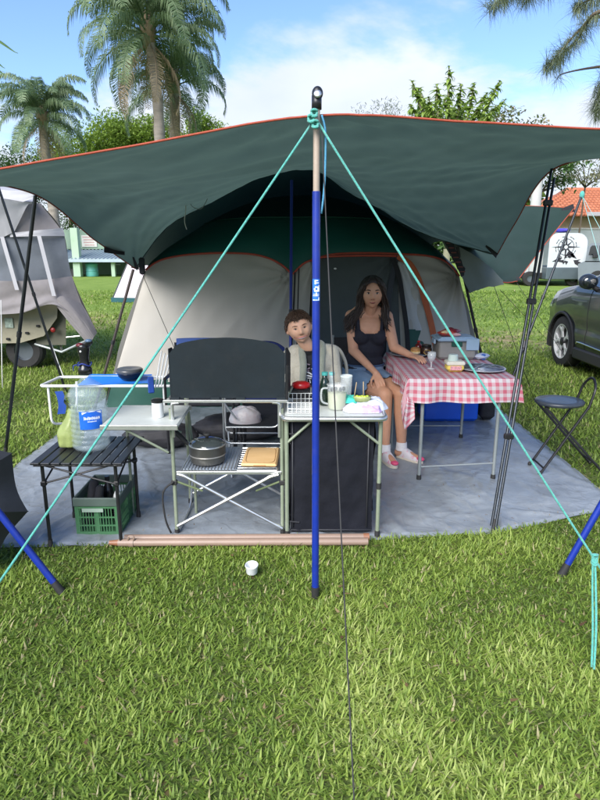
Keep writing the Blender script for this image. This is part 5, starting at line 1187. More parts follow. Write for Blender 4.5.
# ------------------------------------------------------------------ people
def skin_mat(name, col):
    m = M(name, col, .55, 0, .06, 22, bump=.12, bscale=220, spec=.35)
    b = m.node_tree.nodes['Principled BSDF']; b.inputs['Subsurface Weight'].default_value = .12; b.inputs['Subsurface Radius'].default_value = (.012, .004, .002); b.inputs['Subsurface Scale'].default_value = .5
    return m
class Head:
    def __init__(s, c, fwd, up, k=1.0, smile=0.0, wide=1.0, child=False):
        s.c = Vector(c); s.f = Vector(fwd).normalized(); s.u = (Vector(up)-s.f*Vector(up).dot(s.f)).normalized(); s.r = s.f.cross(s.u); s.k = k; s.smile = smile; s.w = wide; s.child = child
    def pt(s, az, el, lift=0.0):
        "az, el in degrees; az positive towards the person's right"
        a, e = R(az), R(el)
        ga = lambda a0, e0, sa, se: math.exp(-((az-a0)/sa)**2-((el-e0)/se)**2)
        x = math.sin(a)*math.cos(e); y = math.cos(a)*math.cos(e); z = math.sin(e)
        wx = .0735*s.w; dy = .088; hz = .112 if not s.child else .106
        if z < 0: wx *= 1-(.17 if s.child else .27)*(-z)**1.3; dy *= (1-.10*(-z)) if y > 0 else (1-.38*(-z))
        if y < 0 and z > -.3: dy *= 1.06
        if abs(y) > 0 and z > 0: wx *= 1+.03*z
        p = V(x*wx, y*dy, z*hz)
        d = 0
        d += .021*ga(0, -9, 8.5, 8)+.010*ga(0, 2, 6, 9)            # nose
        d += .005*ga(-11, -13, 6, 5)+.005*ga(11, -13, 6, 5)
        for q in (-24, 24): d += -.0085*ga(q, 5, 13, 8)+.004*ga(q, 17, 15, 6)+.006*ga(q*1.6, -14, 16, 12)
        d += .006*ga(0, -30, 15, 4)-.0035*ga(0, -37, 14, 3)+.009*ga(0, -52, 20, 10)-.003*ga(0, -23, 5, 4)
        p += V(x, y, z)*(d+lift)
        p *= s.k
        return s.c+s.r*p.x+s.f*p.y+s.u*p.z
    def build(s, g, nu=72, nv=48):
        g.grid(lambda u, v: s.pt(-180+360*u, -89.5+179*v), nu, nv)
        for q in (-1, 1):
            c = s.pt(90*q, -3, .003); g.ell(c-s.f*.006*s.k, (.012*s.k, .020*s.k, .030*s.k), 12, 8, rot=Matrix((s.r, s.f, s.u)).transposed() @ Matrix.Rotation(R(-12*q), 3, 'Z'))
    def neck(s, g, base, r0, r1): g.bone(s.c-s.u*.07*s.k-s.f*.012, r0, base, r1)
def patch(h, a0, a1, e0, e1, lift, nu=8, nv=3, shape=None):
    g = MB()
    def f(u, v):
        az = lerp(a0, a1, u); w_ = (math.sin(PI*u) if shape is None else shape(u))
        mid, hlf = (e0(u), e1*w_)
        return h.pt(az, mid+(2*v-1)*hlf, lift*(.3+.7*math.sin(PI*min(max(v, .02), .98))*max(w_, .2)))
    g.grid(f, nu, nv); return g
def face_parts(h, t, browm, irism, lipm, smile=0.0, tooth=False, eyeopen=1.0, brow=1.0):
    EYEW = M('eye_white', (.45, .42, .40), .3); LID = M('eyelid_line', (.06, .035, .03), .6); PUP = M('pupil', (.008, .006, .005), .1)
    for q in (-1, 1):
        g = patch(h, q*15, q*33, lambda u: 4.5, 3.6*eyeopen, .0026, 10, 5); e = obj('eye', g, EYEW, t, smooth=True)
        g = patch(h, q*19, q*28.5, lambda u: 4.6, 3.7*eyeopen, .0046, 8, 5, shape=lambda u: math.sqrt(max(0, 1-(2*u-1)**2))); obj('iris', g, irism, e, smooth=True)
        g = patch(h, q*13.5, q*35, lambda u: 4.5+4.2*eyeopen*math.sin(PI*u), 1.7, .0054, 10, 2); obj('eyelash', g, LID, e, smooth=True)
        g = patch(h, q*11, q*38, lambda u: 14.8+2.0*math.sin(PI*u*.9)-(1.5 if u > .8 else 0), 1.9*brow, .0035, 10, 2, shape=lambda u: .45+.55*math.sin(PI*min(u+.15, 1))); obj('eyebrow', g, browm, t, smooth=True)
        g = patch(h, q*4, q*9, lambda u: -17.0, 1.2, .003, 5, 2); obj('nostril', g, LID, t, smooth=True)
    W_ = 19+22*smile
    bow = lambda u: -31.0+smile*5.5*(2*u-1)**2-smile*1.5
    if tooth:
        g = patch(h, -W_*.9, W_*.9, lambda u: bow(u)+.2, 4.6, .0068, 14, 3); obj('teeth', g, M('teeth', (.85, .82, .76), .3), t, smooth=True)
    g = patch(h, -W_, W_, lambda u: bow(u)+(4.4 if tooth else 1.6)*math.sin(PI*u), 1.6, .0080 if tooth else .0055, 16, 3); m_ = obj('mouth', g, lipm, t, smooth=True)
    g = patch(h, -W_*.9, W_*.9, lambda u: bow(u)-(5.0 if tooth else 2.2)*math.sin(PI*u), 1.9, .0086 if tooth else .0060, 16, 3); obj('lower_lip', g, lipm, m_, smooth=True)
    if tooth:
        for sg in (-1, 1):
            g = patch(h, sg*W_*.95, sg*(W_+7), lambda u: bow(-.02 if sg < 0 else 1.02)+2+2*u, 1.6, .0080, 6, 2); obj('smile_crease', g, M('smile_shadow', (.28, .11, .07), .7), m_, smooth=True)
    if not tooth:
        g = patch(h, -W_*.95, W_*.95, lambda u: bow(u)-.2, .5, .0062, 16, 2); obj('lip_line', g, LID, m_, smooth=True)
def hand(g, wrist, dirn, palm_n, k=1.0, curl=.5, side=1, spread=.12):
    "palm and five separate bent fingers; palm_n points out of the back of the hand; side = +1 puts the thumb at the dirn x palm_n side"
    d = Vector(dirn).normalized(); n = (Vector(palm_n)-d*Vector(palm_n).dot(d)).normalized(); s_ = d.cross(n)*side
    w = Vector(wrist)
    for q in (-.027, -.009, .009, .027): g.bone(w+s_*q*.55*k, .0125*k, w+d*.078*k+s_*q*k, .0115*k, 10)
    g.bone(w, .019*k, w+d*.03*k, .016*k)
    for q, L_ in ((.030, .068), (.010, .078), (-.011, .073), (-.031, .056)):
        p = w+d*.080*k+s_*q*k; ang = 0; dd = (d+s_*q*spread*30*.1).normalized(); r = .0088*k
        for j, fr in enumerate((.45, .32, .23)):
            ang += curl*(.55 if j == 0 else .75); v_ = dd*math.cos(ang)-n*math.sin(ang); p2 = p+v_*L_*fr*k; g.bone(p, r, p2, r*.9, 8); r *= .9; p = p2
    p = w+d*.018*k+s_*.022*k; v1 = (d*.62+s_*.72-n*.22).normalized(); p2 = p+v1*.042*k; g.bone(p, .0125*k, p2, .0105*k, 8); v2 = (d*.9+s_*.3-n*.35).normalized(); p3 = p2+v2*.032*k; g.bone(p2, .0105*k, p3, .0088*k, 8)
    p4 = p3+(d*.95-n*.4)*.018*k; g.bone(p3, .009*k, p4, .0078*k, 8)

# ---- seated woman
WL = V(.56, 4.85, 0)
w = thing('person', 'woman with long dark hair, black tank top and denim skirt seated at the gingham table', 'person', WL)
SKW = skin_mat('woman_skin', (.52, .275, .175))
hc = P(372.2, 293, 4.76); hW = Head(hc, (-.05, -1, -.08), (.0, 0, 1), 1.06, wide=1.13)
g = MB(); hW.build(g); hW.neck(g, V(.555, 4.84, 1.10), .050, .056)
pel = V(.515, 4.87, .575); chest = V(.552, 4.84, .97); shR, shL = V(.412, 4.84, 1.078), V(.694, 4.84, 1.075)
def torso(g, e=0.0):
    g.ell(pel, (.178+e, .135+e, .125+e)); g.ell(V(.525, 4.86, .70), (.148+e, .115+e, .13+e)); g.ell(V(.54, 4.85, .84), (.142+e, .112+e, .14+e)); g.ell(chest, (.150+e, .108+e, .13+e))
    for sx in (-.068, .068): g.ell(V(.552+sx, 4.765, .925), (.066+e*.8, .058+e*.8, .064+e*.8))
torso(g); g.bone(shR+V(.04, 0, .02), .052, shL+V(-.04, 0, .02), .052); g.bone(shR+V(.05, 0, .035), .048, V(.55, 4.85, 1.15), .048); g.bone(shL+V(-.05, 0, .035), .048, V(.56, 4.85, 1.15), .048)
elR, wrR = V(.425, 4.745, .815), V(.585, 4.545, .672)
elL, wrL = V(.745, 4.72, .845), V(.862, 4.60, .800)
for a, b, c in ((shR, elR, wrR), (shL, elL, wrL)): g.bone(a, .052, b, .040); g.bone(b, .040, c, .0245)
hand(g, wrR, (.12, -.32, -.30), (-.2, -.5, .9), 1.0, .40, 1)
hand(g, wrL, (.35, -.55, -.02), (-.1, .0, 1), 1.0, .5, -1)
hipR, hipL = V(.44, 4.84, .565), V(.60, 4.84, .565); knR, knL = V(.645, 4.45, .525), V(.775, 4.47, .53)
anR, anL = V(.655, 4.40, .10), V(.790, 4.45, .10)
for h_, k_, a_ in ((hipR, knR, anR), (hipL, knL, anL)):
    g.bone(h_, .098, k_, .060); g.bone(k_, .060, k_.lerp(a_, .35)+V(0, .015, 0), .055); g.bone(k_.lerp(a_, .35)+V(0, .015, 0), .055, a_, .034)
ftR, ftL = V(.70, 4.25, .045), V(.895, 4.345, .045)
for a_, f_ in ((anR, ftR), (anL, ftL)): g.bone(a_-V(0, 0, .03), .036, f_, .030); g.bone(a_-V(0, 0, .05)-(f_-a_)*.15, .036, f_, .028)
body = remesh(g, .0055, 3); obj('body', shift(body, WL), SKW, w, smooth=True)
face_parts(hW, w, M('dark_brow', (.02, .012, .01), .8), M('dark_iris', (.03, .015, .01), .15), M('woman_lips', (.30, .07, .065), .45), .15, eyeopen=.9)
# hair
HAIRD = M('near_black_hair', (.012, .008, .007), .45, 0, .4, 40, stretch=(8, 8, .6), col2=(.035, .018, .012))
g = MB()
def hairline(az): return interp([0, 12, 30, 55, 75, 95, 120, 180], [43, 42, 34, 14, -5, -28, -60, -70], abs(az))
g.grid(lambda u, v: hW.pt(-180+360*u, lerp(hairline(-180+360*u), 89.5, v), .013+.008*math.sin(PI*min(v*1.4, 1))*1+.0015*fnoise(u*90, v*2)), 90, 18)
random.seed(11)
for i in range(420):
    az = random.uniform(-180, 180); 
    if abs(az) < 28: az = math.copysign(28+random.random()*35, az)
    el0 = random.uniform(25, 80); p0 = hW.pt(az, el0, .016); p1 = hW.pt(az, max(hairline(az)+6, 2), .020)
    side = -1 if az > 0 else 1   # person's right is image left
    rx = hW.r.x*(1 if az > 0 else -1)
    out = random.uniform(.078, .118)*(1.0 if abs(az) < 140 else .6*random.random())
    p2 = hc+V(rx*out*1.0+random.uniform(-.012, .012), random.uniform(-.02, .06) if abs(az) < 110 else .06, -.10)
    L_ = random.uniform(.20, .33); sw = (.055 if rx < 0 else .01)
    p3 = hc+V(rx*(out+.01)+rx*sw*random.uniform(.4, 1.2), p2.y-hc.y+random.uniform(-.03, .02), -L_*.8)
    p4 = p3+V(rx*sw*.6+random.uniform(-.02, .015), -.012, -.05)
    c_ = curve([p0, p1, p2, p3, p4], 12); r0 = random.uniform(.0035, .006)
    wav = random.uniform(0, 6); c_ = [q+V(.011*math.sin(wav*.3+k*1.15), .006*math.cos(wav+k), 0)*min(k/6, 1) for k, q in enumerate(c_)]
    g.tube(c_, [r0*(1-.75*(k/12)**3) for k in range(13)], 5)
obj('hair', g, HAIRD, w, smooth=True)
# tank top
NAVYT = M('navy_black_knit', (.008, .009, .018), .85, 0, .2, 8, bump=.25, bscale=90)
g = MB(); torso(g, .010); g.ell(V(.52, 4.86, .64), (.170, .135, .10))
def keep_top(co):
    dx = co.x-.553; front = co.y < 4.83
    neck = .958+.9*max(abs(dx)-.045, 0)*1.0 if front else 1.02
    if abs(dx) > .085: neck = 1.06-.0*dx
    arm = 1.01-2.2*max(0, abs(dx)-.118)
    return co.z > .635 and co.z < min(neck if abs(dx) < .085 else 1.1, 1.055) and (co.z < .93 or abs(dx) < .125)
top = remesh(g, .0065, 4, keep_top); obj('tank_top', shift(top, WL), NAVYT, w, smooth=True)
g = MB()
for sx in (-1, 1):
    g.grid(lambda u, v: catmull([V(.553+sx*.088, 4.735, .975), V(.553+sx*.094, 4.752, 1.04), V(.553+sx*.098, 4.80, 1.095), V(.553+sx*.095, 4.86, 1.105), V(.553+sx*.085, 4.93, 1.03)], u)+V((v-.5)*.022, 0, 0), 18, 2)
obj('shoulder_strap', g, NAVYT, w, smooth=True)
# denim skirt
DEN = M('washed_denim', (.12, .21, .34), .85, 0, .22, 9, bump=.4, bscale=160, col2=(.22, .32, .46))
g = MB(); g.ell(pel+V(0, 0, .01), (.196, .150, .128)); g.ell(V(.525, 4.86, .665), (.165, .130, .07))
kR, kL = hipR.lerp(knR, .64), hipL.lerp(knL, .52)
g.bone(hipR+V(-.01, 0, .0), .116, kR+V(-.01, 0, .0), .100); g.bone(hipL, .116, kL, .096); g.bone((hipR+hipL)/2, .11, (kR+kL)/2, .095)
nd = ((knR-hipR).normalized())
def keep_sk(co):
    return co.z < .70 and (co-hipR).dot(nd) < (kR-hipR).length+.035+.02*fnoise(co.x*40, co.z*40)
sk = remesh(g, .007, 5, keep_sk); obj('denim_skirt', shift(sk, WL), DEN, w, smooth=True)
g = MB(); g.tube([V(.525+.165*math.cos(a), 4.86+.132*math.sin(a), .690) for a in np.linspace(0, 2*PI, 30)[:-1]], .006, 6, closed=True); obj('waistband', g, M('dark_denim', (.05, .10, .20), .85), w, smooth=True)
for k in range(5):
    q = kR+nd*.10+V(-.03+.018*k, 0, -.06+.01*k); g = MB(); g.tube([q, q+V(.002, -.004, -.05)], .0016, 4); obj('frayed_thread', g, M('pale_thread', (.6, .62, .62), .9), w)
# socks and shoes
SHOE = M('white_pink_print_canvas', (.62, .58, .60), .7, 0, .1, 16, col2=(.66, .30, .38), bump=.2, bscale=200); SOLE = M('cream_sole', (.62, .55, .44), .6); PINK = M('pink_toe', (.62, .07, .16), .5)
SHOE.node_tree.nodes['Map Range'].inputs[1].default_value = .56; SHOE.node_tree.nodes['Map Range'].inputs[2].default_value = .62
for a_, f_ in ((anR, ftR), (anL, ftL)):
    d = (f_-a_); d.z = 0; d.normalize(); hl = V(a_.x, a_.y, .012)-d*.045; L_ = .245; s_ = d.cross(V(0, 0, 1))
    def plan(a):
        x = math.cos(a); y = math.sin(a); wd = .034+.012*max(x, 0)**.5*1 if x > -1 else .034; return hl+d*(L_/2+L_/2*math.copysign(abs(x)**.8, x))+s_*(y*(.040+.006*x))
    g = MB(); ring = [plan(2*PI*k/28) for k in range(28)]; g.prism([q+V(0, 0, .003) for q in ring], (0, 0, .026)); so_ = obj('sole', g, SOLE, w, smooth='auto')
    g = MB()
    def up(u, v, hl=hl, d=d, s_=s_, plan=plan):
        p = plan(2*PI*u); x = (p-hl).dot(d)/L_; ctr = hl+d*(min(max(x, .16), .80)*L_); hgt = interp([0, .15, .4, .65, .85, 1], [.088, .09, .082, .055, .042, .03], x)
        t_ = v*PI/2; return p.lerp(V(ctr.x, ctr.y, p.z), 1-math.cos(t_)**.55 if v < 1 else 1)*1.0+V(0, 0, .024+(hgt-.016)*math.sin(t_)**.9)
    g.grid(up, 36, 12); obj('shoe', g, SHOE, so_, smooth=True)
    g = MB(); c = hl+d*(L_*.89)+V(0, 0, .040); g.ell(c, (.038, .030, .018), 14, 8, rot=Matrix((d, s_, V(0, 0, 1))).transposed()); obj('toe_cap', g, PINK, so_, smooth=True)
    g = MB(); g.tube([V(a_.x, a_.y, .085), V(a_.x, a_.y, .15)], [.045, .041], 16, caps=False); obj('sock', g, M('white_sock', (.68, .66, .66), .9, 0, .1, 30), w, smooth=True)
# her chair
ch = thing('folding_chair', 'chair with dark seat and grey tube frame the woman is sitting on', 'chair', (.52, 4.95, 0))
g = MB(); g.bbox((.52, 4.93, .452), (.46, .42, .035), .015); obj('seat', g, BLACK_CLOTH, ch, smooth='auto')
for sx in (-.235, .235):
    tubes('frame', [bend([(.52+sx, 4.72, .012), (.52+sx, 4.74, .63), (.52+sx, 5.12, .64)], .04)], .0105, GREYL, ch)
    tubes('frame', [[(.52+sx, 5.13, .012), (.52+sx, 5.16, .88)]], .0105, GREYL, ch)
g = MB(); g.grid(lambda u, v: V(.285+.47*u, 5.15+.03*math.sin(PI*u), lerp(.55, .86, v)), 12, 6); g.grid(lambda u, v: V(.285+.47*u, 5.162+.03*math.sin(PI*u), lerp(.55, .86, v)), 12, 6); obj('backrest', g, BLACK_CLOTH, ch, smooth=True)

# ---- seated boy
BL = V(.06, 4.1, 0)
b = thing('person', 'smiling boy with short brown hair in a cream fleece jacket behind the kitchen table', 'person', BL)
SKB = skin_mat('boy_skin', (.64, .37, .25))
hcB = P(299.3, 327.5, 4.0); hB = Head(hcB, (.10, -1, -.06), (-.22, 0, 1), .97, wide=1.13, child=True)
g = MB(); hB.build(g); nk = P(308, 347, 4.06); hB.neck(g, nk, .044, .048)
sc_ = P(312, 351, 4.08); zsB = sc_.z
sR, sL = V(sc_.x-.115, 4.10, zsB-.02), V(sc_.x+.135, 4.10, zsB-.02)
px_ = .08
def btorso(g, e=0.0, ex=0.0):
    g.ell(V(px_, 4.12, .50), (.125+e, .105+e, .10+e)); g.ell(V(px_, 4.11, .63), (.118+e, .09+e, .12+e)); g.ell(V(px_+.0, 4.10, .76), (.122+e, .092+e, .12+e)); g.ell(V(sc_.x+.01, 4.10, zsB-.08), (.128+e, .088+e, .09+e))
btorso(g); g.bone(sR+V(.04, 0, .01), .038, sL+V(-.04, 0, .01), .038); g.bone(V(sc_.x, 4.10, zsB), .045, nk, .042)
eR, wR = V(sR.x-.035, 4.06, zsB-.25), V(sR.x+.01, 3.92, zsB-.36); eL, wL = V(sL.x+.035, 4.06, zsB-.25), V(sL.x-.02, 3.92, zsB-.36)
for a, q, c in ((sR, eR, wR), (sL, eL, wL)): g.bone(a, .036, q, .029); g.bone(q, .029, c, .020)
hand(g, wR, (.15, -.5, -.5), (0, -.5, .8), .72, .5, 1); hand(g, wL, (-.15, -.5, -.5), (0, -.5, .8), .72, .5, -1)
for s in (-1, 1):
    h_ = V(px_+s*.065, 4.10, .48); k_ = V(px_+s*.085, 3.80, .47); a_ = V(px_+s*.08, 3.84, .10)
    g.bone(h_, .068, k_, .046); g.bone(k_, .046, a_, .029); g.bone(a_-V(0, 0, .035), .030, a_+V(0, -.12, -.06), .024)
body = remesh(g, .005, 3); obj('body', shift(body, BL), SKB, b, smooth=True)
face_parts(hB, b, M('brown_brow', (.10, .05, .03), .8), M('brown_iris', (.06, .03, .015), .15), M('boy_lips', (.42, .12, .10), .45), .85, tooth=True, eyeopen=.72, brow=.9)
HAIRB = M('short_brown_hair', (.035, .018, .010), .6, 0, .4, 60, col2=(.075, .040, .022), bump=.4, bscale=200)
g = MB()
def hl2(az): return interp([0, 20, 45, 65, 78, 100, 130, 180], [36, 37, 36, 24, 2, -8, -32, -38], abs(az))
g.grid(lambda u, v: hB.pt(-180+360*u, lerp(hl2(-180+360*u), 89.5, v), .004+.012*math.sin(PI*min(v+.08, 1)*.5)+.0025*fnoise(u*40, v*6)), 90, 18)
random.seed(5)
for i in range(900):
    az = random.uniform(-180, 180); el = random.uniform(hl2(az)+1, 88); p0 = hB.pt(az, el, .004); p1 = hB.pt(az+random.uniform(-9, 9)+6, el-random.uniform(5, 15), random.uniform(.016, .022)); g.tube([p0, p0.lerp(p1, .55)+(p0-hcB)*.05, p1], [.0024, .0022, .0006], 4, caps=False)
obj('hair', g, HAIRB, b, smooth=True)
TEE = M('black_tshirt', (.010, .011, .014), .85, 0, .2, 10, bump=.2, bscale=90)
g = MB(); btorso(g, .009); g.ell(V(sc_.x, 4.09, zsB-.03), (.075, .07, .04)); g.bone(V(sc_.x, 4.10, zsB-.02), .058, nk-V(0, 0, .012), .055)
tee = remesh(g, .006, 4, lambda co: co.z > .50 and co.z < zsB+.014); sh_ = obj('tshirt', shift(tee, BL), TEE, b, smooth=True)
# pale print on the chest: strokes laid on the cloth
def chest(x, z, lift=.004):
    zz = (z-(zsB-.08)); yy = 4.10-.097*math.sqrt(max(0, 1-((x-sc_.x-.01)/.137)**2-(zz/.16)**2 if zz > 0 else 1-((x-sc_.x)/.137)**2)); return V(x, yy-lift-.004, z)
g = MB(); cx_, cz_ = P(307, 378, 4.0).x, P(307, 375, 4.0).z
GP = M('pale_grey_print', (.50, .52, .55), .7, 0, .3, 80); DP = M('muted_mauve_print', (.16, .13, .17), .7, 0, .3, 80)
def stroke(g, pts, w_):
    c = [chest(cx_+x, cz_+z) for x, z in pts]; c = curve(c, 10); g.tube(c, w_, 5)
for pts, w_ in (([(-.035, 0), (-.01, .018), (.015, .014), (.038, .0)], .006), ([(-.03, -.01), (0, -.004), (.035, -.012)], .007), ([(-.028, -.022), (.0, -.020), (.03, -.024)], .004), ([(-.015, -.03), (-.018, -.05)], .003), ([(.0, -.03), (.0, -.055)], .003), ([(.018, -.03), (.024, -.055)], .004), ([(.03, .045), (.045, .03), (.05, .012)], .003)): stroke(g, pts, w_)
obj('chest_print', g, GP, sh_, smooth=True)
g = MB()
for pts, w_ in (([(-.02, .06), (-.005, .075), (.02, .07)], .006), ([(-.025, .045), (0, .04), (.02, .05)], .006), ([(-.01, .03), (.015, .028)], .006)): stroke(g, pts, w_)
obj('chest_print', g, DP, sh_, smooth=True)
# fleece jacket, open in front
FLC = M('cream_fleece', (.46, .43, .35), .95, 0, .12, 14, bump=.6, bscale=140, sheen=.4); FLG = M('grey_green_fleece', (.24, .26, .21), .95, 0, .12, 14, bump=.6, bscale=140, sheen=.4)
g = MB(); btorso(g, .026)
for a, q, c in ((sR, eR, wR), (sL, eL, wL)): g.bone(a+V(0, 0, .008), .054, q, .047); g.bone(q, .047, q.lerp(c, .86), .038)
g.bone(sR+V(.03, 0, .018), .048, sL+V(-.03, 0, .018), .048)
def keepj(co):
    if co.y < 4.09 and co.z < zsB+.03:
        o_ = .052+.03*max(0, (zsB-.05-co.z))*.6
        if abs(co.x-(sc_.x-.002)) < o_: return False
    return co.z > .46 and not (math.hypot(co.x-sc_.x, (co.y-4.10)) < .062 and co.z > zsB-.05)
jk = remesh(g, .0065, 4, keepj); j = obj('jacket', shift(jk, BL), FLC, b, smooth=True)
for s in (-1, 1):
    pts = [V(sc_.x+s*.025, 4.165, zsB+.045), V(sc_.x+s*.066, 4.10, zsB+.045), V(sc_.x+s*.068, 4.035, zsB+.0), V(sc_.x+s*.060, 3.985, zsB-.08), V(sc_.x+s*.064, 3.975, zsB-.18), V(sc_.x+s*.072, 3.99, zsB-.33)]
    c_ = curve(pts, 24); g = MB(); g.tube(c_, [.020+.005*math.sin(PI*k/24) for k in range(25)], 10)
    obj('lapel', g, FLG, j, smooth=True)
g = MB(); g.tube(curve([V(sc_.x-.06, 4.13, zsB+.03), V(sc_.x-.03, 4.19, zsB+.035), V(sc_.x+.04, 4.19, zsB+.035), V(sc_.x+.065, 4.12, zsB+.03)], 14), .030, 10); obj('hood', g, FLG, j, smooth=True)
JN = M('boy_trousers', (.05, .07, .12), .85, 0, .2, 8, bump=.3, bscale=90); g = MB()
for s in (-1, 1):
    h_ = V(px_+s*.065, 4.10, .48); k_ = V(px_+s*.085, 3.80, .47); a_ = V(px_+s*.08, 3.84, .13); g.bone(h_, .080, k_, .056); g.bone(k_, .056, a_, .042)
g.ell(V(px_, 4.12, .50), (.138, .118, .105)); tr = remesh(g, .0075, 3, lambda co: .12 < co.z < .56); obj('trousers', shift(tr, BL), JN, b, smooth=True)
for s in (-1, 1):
    g = MB(); a_ = V(px_+s*.08, 3.84, .0); g.ell(a_+V(0, -.05, .04), (.038, .095, .042), 16, 10); obj('shoe', g, M('dark_trainers', (.03, .03, .04), .6), b, smooth=True)
ch = thing('folding_chair', 'chair with a pale curved back rim behind the boy', 'chair', (.1, 4.2, 0))
g = MB(); g.bbox((.08, 4.12, .395), (.38, .36, .03), .012); obj('seat', g, BLACK_CLOTH, ch, smooth='auto')
q0 = P(322, 346, 4.32); q1 = P(335, 347, 4.32); q2 = P(344, 358, 4.30); q3 = P(347, 375, 4.28)
tubes('back_rim', [curve([V(-.13, 4.3, .45), V(-.13, 4.34, q2.z-.02), V(-.05, 4.36, q1.z-.01), V(.1, 4.36, q1.z+.01), V(q1.x, 4.34, q1.z), V(q2.x, 4.32, q2.z), V(q3.x, 4.3, q3.z), V(.33, 4.28, .42)], 40)], .012, M('cream_chair_rim', (.40, .38, .32), .6), ch)
g = MB(); g.grid(lambda u, v: V(lerp(-.12, .31, u), 4.35-.02*abs(2*u-1), lerp(.45, q1.z-.05*abs(2*u-1)**3, v)), 16, 6); g.grid(lambda u, v: V(lerp(-.12, .31, u), 4.362-.02*abs(2*u-1), lerp(.45, q1.z-.05*abs(2*u-1)**3, v)), 16, 6); obj('backrest', g, M('grey_mesh_fabric', (.12, .13, .13), .8), ch, smooth=True)
for x in (-.13, .33): tubes('leg', [[(x, 4.30, .46), (x, 4.36, .012)]], .011, GREYL, ch); tubes('leg', [[(x, 4.28, .40), (x, 3.98, .012)]], .011, GREYL, ch)
# ------------------------------------------------------------------ parked car (heads away from the camera, left side seen)
CX, CYF = 3.63, 8.34          # left side plane, front axle
CARW = 1.86; WB = 2.68; FY = CYF+.90; RY = CYF-WB-.95
car = thing('parked_car', 'dark grey hatchback car parked on the lawn at the right edge', 'car', (CX+CARW/2, CYF-WB/2, 0))
PAINT = M('dark_grey_car_paint', (.022, .027, .034), .30, .15, .08, 3, coat=.8); CLAD = M('black_plastic_cladding', (.018, .018, .02), .6); CGLASS = M('tinted_car_glass', (.012, .016, .018), .05, .2, .05, 3, coat=1.0)
CHR = M('chrome_trim', (.75, .76, .78), .12, 1.0, .03, 5); TYRE = M('tyre_rubber', (.018, .018, .018), .85, 0, .2, 20, bump=.2, bscale=60)
def topz(s):    # s = metres behind the nose
    return interp([0, .10, .30, .70, 1.12, 1.22, 1.95, 2.6, 3.5, 4.05, 4.40, 4.53], [.76, .92, 1.03, 1.10, 1.15, 1.17, 1.60, 1.67, 1.63, 1.46, 1.18, .96], s)
def beltz(s): return interp([0, .3, 1.1, 2.5, 4.0, 4.53], [.70, .92, 1.08, 1.12, 1.17, .96], s)
def halfw(s): return CARW/2*interp([0, .08, .25, .6, 1.2, 3.6, 4.2, 4.45, 4.53], [.62, .80, .92, .985, 1.0, 1.0, .97, .90, .8], s)
LEN = FY-RY; ncs = 16
def section(s, k):
    "k in 0..1 from the sill (left) up over the roof centre; half section"
    w = halfw(s); b = beltz(s); T = max(topz(s), b+.02); gh = T-b
    pts = [(.93*w, .24), (.985*w, .34), (1.0*w, .50), (.985*w, .62), (1.0*w, .78), (.985*w, .90*b+.02), (.955*w, b)]
    inn = min(gh/.5, 1)*.20
    pts += [(w*(.945-inn*.35), b+gh*.35), (w*(.93-inn*.75), b+gh*.72), (w*(.88-inn*1.05), b+gh*.93), (w*(.70-inn*.4), b+gh*1.0), (w*.40, b+gh*1.015+.01), (0, b+gh*1.02+.014)]
    return catmull([V(-x, 0, z) for x, z in pts], k)
def carpt(s, k, side=-1):
    p = section(s, k); return V(CX+CARW/2+p.x*(-side)*-1 if side > 0 else CX+CARW/2+p.x, FY-s, p.z) if side < 0 else V(CX+CARW/2-p.x, FY-s, p.z)
def build_body():
    body = MB(); glass = MB(); NS, NK = 150, 60
    for side in (-1, 1):
        grid = [[carpt(LEN*i/NS, j/NK, side) for j in range(NK+1)] for i in range(NS+1)]
        vb = [p for r in grid for p in r]; fb = []; fg = []
        for i in range(NS):
            for j in range(NK):
                s = LEN*(i+.5)/NS; kk = (j+.5)/NK; c = (grid[i][j]+grid[i+1][j+1])/2
                arch = False
                for ay in (CYF, CYF-WB):
                    if kk < .5 and math.hypot(c.y-ay, c.z-.345) < .40: arch = True
                if arch: continue
                seg = kk*12
                isg = False
                if 6.15 < seg < 8.75 and 1.50 < s < 3.95 and not (2.62 < s < 2.72) and topz(s)-beltz(s) > .22 and not (s < 1.62+.0*seg): isg = True
                if seg > 10.0 and 1.22 < s < 1.93: isg = True
                if 9.6 < seg <= 10.0 and 1.26 < s < 1.90: isg = True
                if seg > 9.6 and 4.08 < s < 4.36: isg = True
                q = (i*(NK+1)+j, (i+1)*(NK+1)+j, (i+1)*(NK+1)+j+1, i*(NK+1)+j+1)
                (fg if isg else fb).append(q if side < 0 else q[::-1])
        body._add(vb, fb); glass._add(vb, fg)
        for e, s_ in ((0, 0), (1, LEN)):
            pass
    # close nose and tail
    for s_ in (0.0, LEN):
        ring = [carpt(s_, k/24, -1) for k in range(25)]+[carpt(s_, 1-k/24, 1) for k in range(1, 25)]
        body._add(ring, [tuple(range(len(ring)))])
    for side in (-1, 1):
        a = [carpt(LEN*i/40, 0, side) for i in range(41)]
    body._add([carpt(LEN*i/40, 0, -1) for i in range(41)]+[carpt(LEN*i/40, 0, 1) for i in range(41)], [(i, i+1, 42+i, 41+i) for i in range(40)])
    return body, glass
bm_, gm_ = build_body()
def clean(o):
    import bmesh
    b = bmesh.new(); b.from_mesh(o.data); bmesh.ops.delete(b, geom=[v for v in b.verts if not v.link_faces], context='VERTS'); b.to_mesh(o.data); b.free()
o = obj('car_body', bm_, PAINT, car, smooth='auto'); clean(o); o = obj('window_glass', gm_, CGLASS, car, smooth=True); clean(o)
